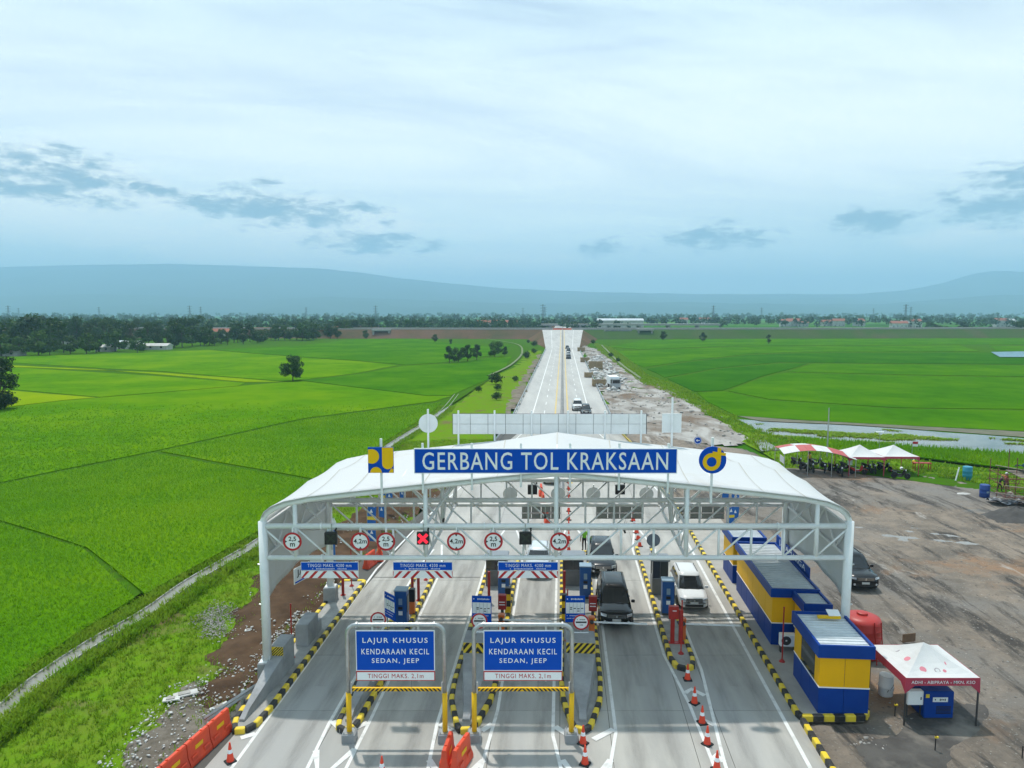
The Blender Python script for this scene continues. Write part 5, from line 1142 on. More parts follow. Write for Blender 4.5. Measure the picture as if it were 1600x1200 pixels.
# ------------------------------------------------------------------ white gazebo and what stands under it
M_tent = mat('tent_white', (.80,.80,.79), .6, c2=(.70,.70,.69), scale=1.2, lo=.5, hi=.8, trans=.25)
M_tred = mat('tent_red', (.50,.05,.09), .6, c2=(.42,.04,.08), scale=1.2)
M_pink = mat('print_red', (.66,.22,.27), .6)
M_ink = mat('print_ink', (.40,.36,.38), .6)
def gazebo(name, label, loc, w_, d, eave, peak, rotz=0, text=None, leg_m=M_steel, group=None, val_m=M_tred, prints=True, val=.32):
    t = thing(name, label, 'tent', loc, rotz, group); hx, hy = w_/2, d/2
    V = [(-hx,-hy,eave),(hx,-hy,eave),(hx,hy,eave),(-hx,hy,eave)]; mids = [(0,-hy-.0,eave+.0),(hx,0,eave),(0,hy,eave),(-hx,0,eave)]
    n = 6; mb = MB()
    cor = [(-hx,-hy),(hx,-hy),(hx,hy),(-hx,hy)]
    rs = []
    for i in range(n+1):
        s = i/n; z = eave+(peak-eave)*(s**1.25); k = 1-s; ring = []
        for c in range(4):
            a, b_ = cor[c], cor[(c+1) % 4]
            for q in range(4):
                f = q/4; x = (a[0]+(b_[0]-a[0])*f)*max(k,.005); yv = (a[1]+(b_[1]-a[1])*f)*max(k,.005); ring.append((x,yv,z-.10*math.sin(math.pi*f)*math.sin(math.pi*s)))
        rs.append(ring)
    mb.rings(rs, caps=False); rf = mb.build('roof', M_tent, t); md = rf.modifiers.new('thick','SOLIDIFY'); md.thickness = .012
    for (a, b_) in ((0,1),(1,2),(2,3),(3,0)):
        p, q = cor[a], cor[b_]; V = []; k = 8
        for i in range(k+1):
            f = i/k; e = .34 if i in (0,k) else .0; x, yv = p[0]+(q[0]-p[0])*f, p[1]+(q[1]-p[1])*f; V += [(x*1.004,yv*1.004,eave+.01),(x*1.012,yv*1.012,eave-val-e*(val/.32))]
        mb = MB(); mb.add(V, [(2*i,2*i+1,2*i+3,2*i+2) for i in range(k)]); vl = mb.build('valance', val_m, t); md = vl.modifiers.new('thick','SOLIDIFY'); md.thickness = .01
    for p in cor: mb = MB(); mb.bbox(p[0]*.98-.03,p[0]*.98+.03,p[1]*.98-.03,p[1]*.98+.03,0,eave,.008); mb.build('leg', leg_m, t)
    if text: letters(text, M_swhite, t, 0,-hy*1.012-.012,eave-val*.52,width=w_*.86,height=val*.42,bold=.004)
    if prints:      # printed roundels and marks on the front and side slopes
        sl = math.atan2(peak-eave, hy)
        for px_, f, m_, r_ in ((-.62,.30,M_pink,.13),(.62,.48,M_pink,.12),(.0,.28,M_ink,.12),(.30,.26,M_pink,.07)):
            x = px_*hx*.62; yv = -hy*(1-f); z = eave+(peak-eave)*(f**1.25); mb = MB(); disc(mb,0,0,r_*w_/3,-.006,.0); o = mb.build('print', m_, t); o.location = (x,yv,z-.10*math.sin(math.pi*f)*(1-.5*abs(px_))+.016); o.rotation_euler = (-(math.pi/2-sl)+.06,0,0)
            if m_ is M_ink: mb = MB(); ringm(mb,0,0,.0,r_*w_/3*.66,-.012,-.0065); o2 = mb.build('print', M_tent, o)
        for f, yo in ((.45,-.2),(.45,.35)):
            x = -hx*(1-f); mb = MB(); disc(mb,0,0,.13*w_/3,-.006,0); o = mb.build('print', M_pink if yo < 0 else M_ink, t); o.location = (x,yo*hy,eave+(peak-eave)*(f**1.25)-.10*math.sin(math.pi*f)*.85+.016); o.rotation_euler = (-(math.pi/2-math.atan2(peak-eave,hx)),0,-math.pi/2)
    return t
gazebo('gazebo', 'white pyramid gazebo with red ADHI - ABIPRAYA - MKN. KSO valance', (17.75,29.35,-.05), 3.05,2.95,2.12,2.95,0,'ADHI - ABIPRAYA - MKN. KSO')
g_ = thing('generator', 'blue diesel generator box under the white gazebo', 'generator', (17.95,28.75,-.03)); mb = MB(); mb.bbox(-.62,.62,-.4,.75,.10,1.25,.03); mb.build('case', M_cblue, g_); mb = MB(); mb.box(-.28,.35,-.412,-.4005,.80,1.0); mb.build('plate', M_backg, g_); fine_print(g_,-.2,.28,.9,.10,-.417,M_blk,7)
for k in range(6): mb = MB(); mb.box(-.12,.50,-.41,-.4005,.28+k*.06,.31+k*.06); mb.build('louvre', M_blk, g_)
mb = MB(); mb.box(-.58,-.43,-.412,-.4005,.98,1.14); mb.build('warning_label', M_kyel, g_); mb = MB(); mb.box(-.6,.6,-.38,.73,0,.099); mb.build('skid', M_steel, g_)
t = thing('switch_box', 'white electrical switch box beside the blue generator', 'cabinet', (17.0,28.55,-.03)); mb = MB(); mb.bbox(-.33,.33,-.12,.12,.62,1.22,.015); mb.build('case', M_swhite, t)
for xx in (-.28,.28): mb = MB(); mb.box(xx-.02,xx+.02,-.02,.02,0,.62); mb.build('leg', M_steel, t)
mb = MB(); mb.box(.2,.24,-.135,-.1205,.85,.97); mb.build('handle', M_blk, t)
t = thing('drum', 'white printed plastic drum behind the gazebo leg', 'drum', (16.75,30.3,-.03)); mb = MB(); mb.lathe([(.27,0),(.30,.04),(.31,.42),(.33,.45),(.31,.48),(.30,.86),(.28,.92),(.05,.925)],18); mb.build('body', M_swhite, t, True)
for k in range(5): mb = MB(); a = -1.9+.4*k; mb.tube((.318*math.cos(a),.318*math.sin(a),.3+.1*(k%3)),(.318*math.cos(a+.25),.318*math.sin(a+.25),.42+.1*(k%3)),.012,4); mb.build('print', M_grey, t)
mb = MB(); mb.lathe([(.29,.926),(.29,.96),(.05,.97)],18); mb.build('lid', M_backg, t)
t = thing('plywood_sheet', 'brown plywood sheet propped behind the water tank', 'board', G(1420,1003)+(0,), .2); mb = MB(); mb.box(-.38,.38,-.015,.015,0,.45); mb.build('sheet', mat('plywood', (.22,.13,.07), .8, c2=(.14,.08,.05), scale=3), t); mb = MB(); mb.tube((-.3,.02,0),(-.3,.25,.0),.02,5); mb.build('prop', M_bark, t)
for k, (px, py, lb) in enumerate(((1398,1120,'black and yellow stake beside the generator'),(1461,1172,'short stake with yellow tape on the dark ground'),(1597,1185,'short dark stake at the yard edge by the ruts'))):
    t = thing('stake', lb, 'stake', G(px,py)+(0,)); mb = MB(); mb.tube((0,0,0),(0,0,.62 if k < 2 else .5),.022,6); mb.build('rod', M_blk, t)
    if k < 2: mb = MB(); mb.box(-.03,.10,-.03,.03,.5,.56); mb.build('tape', M_kyel, t)
# ------------------------------------------------------------------ vehicles
def paint(name, c, rough=.25, metal=.0): return mat(name, c, rough, metal=metal, coat=.35, spec=.35)
M_pblk = paint('car_black', (.010,.011,.013)); M_pgrey = paint('car_graphite', (.012,.015,.020)); M_pwht = paint('car_white', (.72,.73,.73), .3, 0); M_psil = paint('car_silver', (.40,.43,.46), .3, .5)
M_lamp = mat('headlamp', (.62,.65,.68), .1, metal=.4, spec=.9); M_tail = mat('tail_lamp', (.35,.01,.01), .2); M_plate = mat('number_plate', (.55,.55,.53), .5)
def make_wheel(r_, w_, parent, x, y):
    s = 1 if x > 0 else -1
    mb = MB(); mb.lathe([(r_*.62,-w_/2),(r_*.94,-w_/2),(r_,-w_*.36),(r_,w_*.36),(r_*.94,w_/2),(r_*.62,w_/2)],18,axis='x'); wh = mb.build('wheel', M_tyre, parent, False, (x,y,r_))
    mb = MB(); mb.lathe([(r_*.08,s*w_*.30),(r_*.62,s*w_*.36),(r_*.64,s*w_*.51),(r_*.58,s*w_*.52),(r_*.2,s*w_*.42),(r_*.05,s*w_*.46)],14,axis='x'); mb.build('rim', M_rim, wh)
    mb = MB(); mb.lathe([(r_*1.02,s*.02-.02),(r_*1.13,s*.02-.02),(r_*1.13,s*.02+.02),(r_*1.02,s*.02+.02)],20,axis='x'); mb.build('wheel_arch', M_blk, parent, False, (x+s*(w_*.46),y,r_+.02))
def car(label, loc, rotz, body, L=4.6, Wd=.88, H=1.72, belt=1.02, gc=.22, hood=.95, ws=.62, roof_r=.10, rear=.30, nose=.80, wr=.32, grille=M_blk, chrome=True, group=None, lamp=(.18,.10), cat='car', name='car', detail=True):
    t = thing(name, label, cat, loc, rotz, group); f = -L/2
    st = [(f,.66,gc+.12,nose-.20),(f+.06,.82,gc+.04,nose-.09),(f+.20,.94,gc,nose),(f+.45,.99,gc,nose+.06),(f+hood*.75,1,gc,belt-.05),(f+hood+.1,1,gc,belt),(0,1.005,gc,belt+.01),(L*.25,1,gc,belt+.02),(L/2-.30,.985,gc,belt+.03),(L/2-.08,.95,gc+.06,belt+.01),(L/2,.88,gc+.14,belt-.10)]
    rs = []
    for y, k, zb, zt in st:
        h = Wd*k; half = [(.80*h,zb),(h*.985,zb+.10),(h,zb+.26),(h,(zb+zt)/2+.05),(h*.985,zt-.15),(h*.935,zt-.04),(h*.58,zt+.015)]
        rs.append([(x,y,z) for x, z in half]+[(0,y,zt+.03)]+[(-x,y,z) for x, z in reversed(half)]+[(0,y,zb)])
    mb = MB(); mb.rings(rs); b_ = mb.build('body', body, t, True)
    yf, yr, rf, rr = f+hood, L/2-.05, f+hood+ws, L/2-.05-rear
    def ring(y0, y1, hw, z, cf, cr): return [(-hw,y0+cf,z),(-hw*.55,y0,z),(hw*.55,y0,z),(hw,y0+cf,z),(hw,y1-cr,z),(hw*.55,y1,z),(-hw*.55,y1,z),(-hw,y1-cr,z)]
    A = ring(yf,yr,Wd*.93,belt-.03,.16,.10); B = ring(rf,rr,Wd*.755,H-.13,.10,.07); Cc = ring(rf+.09,rr-.07,Wd*.69,H-.055,.08,.06); E = ring(rf+.40,rr-.35,Wd*.46,H,.05,.04)
    mb = MB(); mb.rings([A,B,Cc,E]); mb.build('roof', body, t, True)
    def gl(i, u0, u1, v0, v1, name, off=.014):
        a, b2, c, d = [Vector(p) for p in (A[i], A[(i+1) % 8], B[(i+1) % 8], B[i])]; n = (b2-a).cross(d-a).normalized()
        cen = (a+b2+c+d)/4
        if n.dot(cen-Vector((0,cen.y*.6,H*.6))) < 0: n = -n
        P = lambda u, v: (a*(1-u)+b2*u)*(1-v)+(d*(1-u)+c*u)*v+n*off
        return [P(u0,v0),P(u1,v0),P(u1,v1),P(u0,v1)]
    mb = MB()
    for i, (a, b2) in ((0,(.22,1)),(1,(0,1)),(2,(0,.78))): mb.add(gl(i,a,b2,.05,.93,'')  , [(0,1,2,3)])
    mb.build('windscreen', M_glass, t)
    mb = MB()
    for i, (a, b2) in ((4,(.25,1)),(5,(0,1)),(6,(0,.75))): mb.add(gl(i,a,b2,.20,.90,''), [(0,1,2,3)])
    mb.build('rear_window', M_glass, t)
    for i in (3,7):
        for a, b2 in ((.05,.35),(.37,.67),(.69,.95)):
            mb = MB(); q = (a,b2) if i == 3 else (1-b2,1-a); mb.add(gl(i,q[0],q[1],.12,.88,''), [(0,1,2,3)]); mb.build('side_window', M_glass, t)
    ax = L*.30
    for s in (-1,1):
        for y in (-ax-.02, ax): make_wheel(wr,.20,t,s*(Wd-.085),y)
    if not detail: return t
    for s in (-1,1):
        lw, lh = lamp; mb = MB(); zc = nose-.10
        pts = [(s*Wd*.60,f+.01,zc-lh/2),(s*Wd*.60,f+.03,zc+lh/2),(s*Wd*.94,f+.22,zc+lh*.62),(s*Wd*.93,f+.17,zc-lh*.3)]
        mb.add(pts+[(p[0]+s*.0,p[1]-.035,p[2]) for p in pts], [(0,1,2,3),(4,5,6,7),(0,1,5,4),(1,2,6,5),(2,3,7,6),(3,0,4,7)]); mb.build('headlight', M_lamp, t)
        mb = MB(); mb.bbox(s*Wd*1.10-.10,s*Wd*1.10+.10,yf+.28,yf+.38,belt+.0,belt+.15,.02); mb.build('mirror', body, t)
        mb = MB(); mb.box(s*Wd*.80-.10,s*Wd*.80+.10,L/2-.10,L/2+.005,belt-.25,belt-.02); mb.build('tail_light', M_tail, t)
        mb = MB(); mb.tube((s*Wd*.70,f-.0,gc+.24),(s*Wd*.70,f+.1,gc+.24),.07,10); mb.build('fog_light', M_lamp if chrome else M_blk, t)
    mb = MB(); mb.bbox(-Wd*.56,Wd*.56,f-.022,f+.06,nose-.24,nose-.04,.01); g_ = mb.build('grille', grille, t)
    for k in range(3): m2 = MB(); z = nose-.20+k*.06; m2.box(-Wd*.54,Wd*.54,f-.032,f-.0225,z,z+.018); m2.build('grille_bar', M_chrome if chrome else M_steel, g_)
    m2 = MB(); m2.tube((0,f-.045,nose-.13),(0,f-.0325,nose-.13),.055,10); m2.build('badge', M_chrome, g_)
    mb = MB(); mb.bbox(-Wd*.62,Wd*.62,f-.012,f+.1,gc+.10,gc+.24,.01); mb.build('intake', M_blk, t)
    mb = MB(); mb.box(-.23,.23,f-.03,f-.0125,gc+.26,gc+.39); mb.build('number_plate', M_plate, t)
    mb = MB(); mb.box(-.22,.22,L/2+.0005,L/2+.02,belt-.40,belt-.28); mb.build('number_plate', M_plate, t)
    for s in (-1,1): mb = MB(); y0 = yf+.06; mb.bar((s*.05-.0,y0-.02,belt+.02),(s*.05+.45*1,y0+.03,belt+.06),.02,.015); mb.build('wiper', M_blk, t)
    for s in (-1,1):
        for y in (f+hood+ws+.55, L*.22): mb = MB(); mb.box(s*(Wd+.004)-.012,s*(Wd+.004)+.012,y,y+.16,belt-.16,belt-.13); mb.build('door_handle', body, t)
    mb = MB(); mb.box(-Wd*.66,-Wd*.62,rf+.35,rr-.3,H-.05,H+.0); mb.build('roof_rail', M_steel, t); mb = MB(); mb.box(Wd*.62,Wd*.66,rf+.35,rr-.3,H-.05,H+.0); mb.build('roof_rail', M_steel, t)
    return t
LR = LANE_ROT
car('black people carrier stopped at the lowered barrier arm', W(3.02,39.2)+(0,), LR, M_pblk, L=4.75, Wd=.90, H=1.78, belt=1.02, hood=1.02, ws=.92, rear=.42, nose=.88, wr=.34, lamp=(.2,.13))
car('graphite car with bright slanted headlamps queueing behind the black people carrier', W(2.72,46.6)+(0,), LR, M_pgrey, L=4.5, Wd=.88, H=1.66, belt=.98, hood=1.08, ws=.92, rear=.5, nose=.84, lamp=(.2,.16))
car('white van-like family car in the lane by the cabins', W(7.62,41.2)+(0,), LR, M_pwht, L=4.2, Wd=.83, H=1.67, belt=.96, hood=.95, ws=.86, rear=.35, nose=.82, wr=.30)
car('white hatchback under the canopy beneath the height board', W(-1.48,46.2)+(0,), LR, mat('car_pearl', (.62,.66,.70), .3, coat=.8), L=4.2, Wd=.85, H=1.52, belt=.93, hood=.95, ws=.80, rear=.55, nose=.74)
car('silver car coming towards the canopy in the far lanes', W(-.95+.0,71.5)+(0,), LR, M_pwht, L=4.4, Wd=.86, H=1.55, belt=.94, hood=1.0, ws=.75, rear=.5, nose=.76)
car('black sport utility vehicle parked in the dirt yard', (21.75,44.4,-.05), LR+.03, M_pblk, L=4.75, Wd=.93, H=1.84, belt=1.12, gc=.30, hood=1.20, ws=.62, nose=1.0, wr=.38)
car('white sport utility vehicle approaching on the carriageway', W(2.72,125.5)+(0,), LR, M_pwht, L=4.7, Wd=.92, H=1.85, belt=1.12, gc=.28, hood=1.15, nose=.98, wr=.38)
car('dark car approaching just behind the panel board of the canopy', W(4.05,120.5)+(0,), LR, M_pblk, L=4.4, Wd=.86, H=1.55, belt=.94, hood=1.0, ws=.75, rear=.5, nose=.76)
for u, Y, c, lb in ((2.3,268.5,M_pgrey,'grey far car, nearest of the string of four on the carriageway'),(2.4,287,M_psil,'silver far car, second in the string on the carriageway'),(2.7,318,M_pgrey,'dark far car, third in the string on the carriageway'),(2.3,343,M_pblk,'black far car, last in the string on the carriageway')):
    car(lb, W(u,Y)+(0,), LR, c, detail=False)
# small truck parked on the rubble strip
t = thing('truck', 'white light truck parked among the rubble beside the carriageway', 'truck', (23.2,161,.05), LR+.12)
mb = MB(); mb.rings([[(x,y,z) for x, z in ((-1.0,.5),(1.0,.5),(1.0,1.35),(.92,2.35),(-.92,2.35),(-1.0,1.35))] for y in (-2.9,-1.2)]); cabm = mb.build('cab', M_psil, t)
mb = MB(); mb.box(-.80,.80,-2.925,-2.901,1.4,2.15); mb.build('windscreen', M_glass, t)
for s in (-1,1): mb = MB(); mb.box(s*.99-.02,s*.99+.02,-2.6,-1.5,1.42,2.1); mb.build('side_window', M_glass, t); mb = MB(); mb.box(s*.75-.15,s*.75+.15,-2.92,-2.901,.75,.95); mb.build('headlight', M_lamp, t)
mb = MB(); mb.bbox(-1.05,1.05,-1.1,2.9,.95,2.75,.04); mb.build('cargo_box', M_swhite, t)
mb = MB(); mb.box(-.45,.45,-2.7,2.8,.55,.92); mb.build('chassis', M_steel, t)
for s in (-1,1):
    for y in (-2.0,1.7): make_wheel(.42,.26,t,s*.86,y)
# ------------------------------------------------------------------ motorbikes
def motorbike(label, loc, rotz, col, group=None):
    t = thing('motorbike', label, 'motorbike', loc, rotz, group)
    for y in (-.62,.62):
        mb = MB(); mb.lathe([(.20,-.045),(.27,-.05),(.29,0),(.27,.05),(.20,.045)],16,axis='x'); w_ = mb.build('wheel', M_tyre, t, False, (0,y,.29)); mb = MB(); mb.lathe([(.02,-.02),(.20,-.03),(.20,.03),(.02,.02)],10,axis='x'); mb.build('rim', M_rim, w_)
    mb = MB(); mb.side([(-.30,.42),(-.42,.80),(-.36,.98),(-.22,.92),(-.12,.52),(.25,.50),(.35,.66),(.85,.82),(.80,.62),(.45,.34),(.0,.28)],-.11,.11); mb.build('bodywork', col, t)
    mb = MB(); mb.side([(.0,.70),(.30,.76),(.80,.86),(.84,.90),(.30,.84),(.02,.78)],-.13,.13); mb.build('seat', M_rub, t)
    mb = MB(); mb.path([(-.34,-.30,1.02),(-.12,-.36,1.06),(0,-.36,1.02),(.12,-.36,1.06),(.34,-.30,1.02)],.018,6); mb.build('handlebar', M_steel, t)
    for s in (-1,1): mb = MB(); mb.tube((s*.07,-.40,.80),(s*.07,-.62,.29),.028,6); mb.build('fork', M_steel, t); mb = MB(); mb.bar((s*.26,-.34,1.06),(s*.34,-.36,1.22),.02,.02); mb.box(s*.34-.06,s*.34+.06,-.385,-.365,1.20,1.28); mb.build('mirror', M_blk, t)
    mb = MB(); mb.lathe([(.02,-.52),(.09,-.50),(.10,-.42)],12,(0,0,.90),axis='y'); mb.build('headlight', M_lamp, t)
    mb = MB(); mb.side([(-.92,.52),(-.62,.62),(-.34,.54),(-.34,.50),(-.62,.57),(-.90,.48)],-.07,.07); mb.build('mudguard', col, t)
    mb = MB(); mb.tube((.15,.10,.28),(.16,.78,.36),.045,8); mb.build('exhaust', M_galv, t); mb = MB(); mb.bbox(-.12,.12,-.1,.25,.2,.42,.02); mb.build('engine', M_steel, t)
    mb = MB(); mb.box(-.08,.08,.86,.90,.74,.84); mb.build('tail_light', M_tail, t)
    return t
MBP = [M_pblk, M_pgrey, paint('bike_red', (.35,.015,.015)), paint('bike_blue', (.02,.05,.12))]
bikes = [((1246,728),.5,0,'black motorbike in the arched shelter beside its corner post'),((1256,736),.2,1,'dark motorbike second from the corner post of the arched shelter'),((1268,737),-.1,0,'black motorbike third from the corner post of the arched shelter'),((1276,729),.9,0,'black motorbike at the back of the arched shelter'),((1289,738),-.5,1,'dark motorbike standing alone in the middle of arched shelter'),((1303,738),.3,0,'black motorbike beside the big one at the open shelter end'),((1314,743),-.25,1,'big dark motorbike at the open end of the arched shelter'),((1322,736),.3,0,'black motorbike between arched shelter and first peaked tent'),((1341,741),1.4,2,'red motorbike turned sideways under the first peaked tent'),((1355,738),.2,0,'black motorbike at the back of the first peaked tent'),((1366,739),-.3,1,'dark motorbike by the shared red leg of the peaked tents'),((1382,736),.5,0,'black motorbike at the back of the second peaked tent'),((1407,748),1.2,0,'black motorbike with a white helmet before the second peaked tent')]
for (px, py), a, c, lb in bikes: x, y = G(px,py); motorbike(lb, (x,y,.0), a, MBP[c])
x, y = G(1407,748); t = thing('helmet', 'white helmet resting on the motorbike before the peaked tent', 'helmet', (x+.05,y,.98)); mb = MB(); mb.lathe([(.10,0),(.145,.03),(.155,.12),(.13,.21),(.07,.26),(.01,.27)],14); mb.build('shell', M_swhite, t, True); mb = MB(); mb.box(-.10,.10,-.165,-.13,.06,.15); mb.build('visor', M_glass, t)
# shelters
t = thing('shelter', 'arched shelter with red and white fabric over parked motorbikes', 'shelter', (32.6,75.4,-.05), -.12)
M_shr = mat('shelter_red', (.55,.10,.10), .6, c2=(.60,.16,.15), scale=1, trans=.2)
def arc_z(s): return 2.05+.95*math.sin(math.pi*min(1,max(0,.18+.80*s)))
NXp = 9
for i in range(NXp):
    for j in range(2):
        s0, s1 = i/NXp, (i+1)/NXp; y0, y1 = (-2.1,-.02) if j == 0 else (0,2.1); V = []; k = 4
        for q in range(k+1): s = s0+(s1-s0-.002)*q/k; z = arc_z(s); V += [(-3.7+7.4*s,y0,z-(.25 if j == 0 else 0)),(-3.7+7.4*s,y1,z-(.25 if j == 1 else 0))]
        m_ = M_shr if ((i//2+j) % 2 == (1 if j == 0 else 1)) else M_tent
        mb = MB(); mb.add(V, [(2*q,2*q+1,2*q+3,2*q+2) for q in range(k)]); o = mb.build('fabric_panel', m_, t); md = o.modifiers.new('thick','SOLIDIFY'); md.thickness = .012
for xx in (-3.6,-1.2,1.2,3.6):
    for yy in (-2.0,2.0): mb = MB(); s = (xx+3.7)/7.4; mb.tube((xx,yy,0),(xx,yy,arc_z(s)-.26),.035,7); mb.build('post', M_galv, t)
for yy in (-2.05,0,2.05): mb = MB(); mb.path([(-3.7+7.4*s,yy,arc_z(s)-(.27 if yy else .03)) for s in [q/14 for q in range(15)]],.025,6); mb.build('roof_tube', M_galv, t)
mb = MB(); mb.box(-3.62,-3.58,-1.9,-.2,1.2,1.9); mb.build('side_cloth', M_tent, t)
gazebo('peaked_tent', 'white peaked tent with red trim next to the arched shelter', (37.35,75.2,-.05), 3.7,3.6,2.05,3.05,-.03,leg_m=M_tred,val=.22,prints=False); gazebo('peaked_tent', 'white peaked tent with red trim farther from the arched shelter', (41.1,75.4,-.05), 3.7,3.6,2.05,3.0,-.03,leg_m=M_tred,val=.22,prints=False)
t = thing('notice_board', 'pale green notice on a post between shelter and tent', 'sign', G(1327,741)+(0,)); mb = MB(); mb.tube((0,0,0),(0,0,1.7),.03,6); mb.build('post', M_galv, t); mb = MB(); mb.box(-.25,.25,-.05,-.031,1.0,1.55); mb.build('board', mat('pale_green', (.45,.60,.50), .6), t)
t = thing('sawhorse_table', 'red wooden trestle table beside the second peaked tent', 'table', G(1440,735)+(0,), -.1); mb = MB(); mb.box(-.9,.9,-.3,.3,.80,.86); mb.build('top', M_dred, t)
for xx in (-.8,0,.8):
    for yy in (-.25,.25): mb = MB(); mb.box(xx-.03,xx+.03,yy-.03,yy+.03,0,.80); mb.build('leg', M_dred, t)
t = thing('water_gallon', 'yellow plastic canister on the trestle table end', 'canister', G(1427,733)+(.55,)); mb = MB(); mb.lathe([(.16,0),(.17,.05),(.17,.35),(.08,.45),(.06,.50)],12); mb.build('body', M_kyel, t); mb = MB(); mb.lathe([(.07,.501),(.07,.55)],10); mb.build('cap', M_swhite, t)
def drum(label, px, py, m_, h=.95, r_=.42):
    t = thing('drum', label, 'drum', G(px,py)+(-.02,)); mb = MB(); mb.lathe([(r_*.96,0),(r_,.03),(r_,h*.33),(r_*1.03,h*.35),(r_,h*.37),(r_,h*.63),(r_*1.03,h*.65),(r_,h*.67),(r_,h*.97),(r_*.96,h)],20); mb.build('body', m_, t, True); mb = MB(); mb.lathe([(r_*.9,h+.001),(r_*.9,h+.02)],18); mb.build('lid', m_, t)
    return t
drum('light blue plastic drum at the grass edge of the yard', 1511,749, mat('drum_cyan', (.03,.27,.40), .45), 1.35,.44)
d_ = drum('dark blue steel drum with pale mark near the scaffold', 1538,776, mat('drum_blue', (.015,.06,.26), .45), 1.15,.42); mb = MB(); mb.box(-.10,.14,-.45,-.43,.45,.62); mb.build('mark', M_lblue, d_)
t = thing('pvc_pipe', 'white pipe leaning upright at the grass edge', 'pipe', G(1493,751)+(0,)); mb = MB(); mb.tube((0,0,0),(.35,.1,1.3),.07,10); mb.build('pipe', M_swhite, t); mb = MB(); mb.tube((.34,.1,1.28),(.36,.1,1.36),.085,10); mb.build('socket', M_swhite, t)
for (px, py), top, lb, arm in (((1292,716),6.0,'tall thin grey pole behind the arched shelter',False),((1373,716),3.1,'thin lamp pole with flat head behind the peaked tents',True),((1424,725),2.6,'thin pole with a small red and white flag',False)):
    t = thing('pole', lb, 'pole', G(px,py)+(0,)); mb = MB(); mb.tube((0,0,0),(0,0,top),.09 if top > 5 else .035,8,.06 if top > 5 else .03); mb.build('shaft', M_galv, t)
    if arm: mb = MB(); mb.bbox(-.45,.45,-.12,.12,top+.001,top+.07,.02); mb.build('lamp_head', M_swhite, t)
    if 'flag' in lb:
        for k, m_ in ((0,M_tred),(1,M_swhite)): mb = MB(); V = []; 
        for k, m_ in ((0,M_sred),(1,M_swhite)):
            mb = MB(); V = []; z1 = top-.02-.28*k
            for q in range(6): V += [(.04+.12*q,.05*math.sin(q*1.3),z1),(.04+.12*q,.05*math.sin(q*1.3+.3),z1-.275)]
            mb.add(V, [(2*q,2*q+1,2*q+3,2*q+2) for q in range(5)]); mb.build('flag', m_, t)
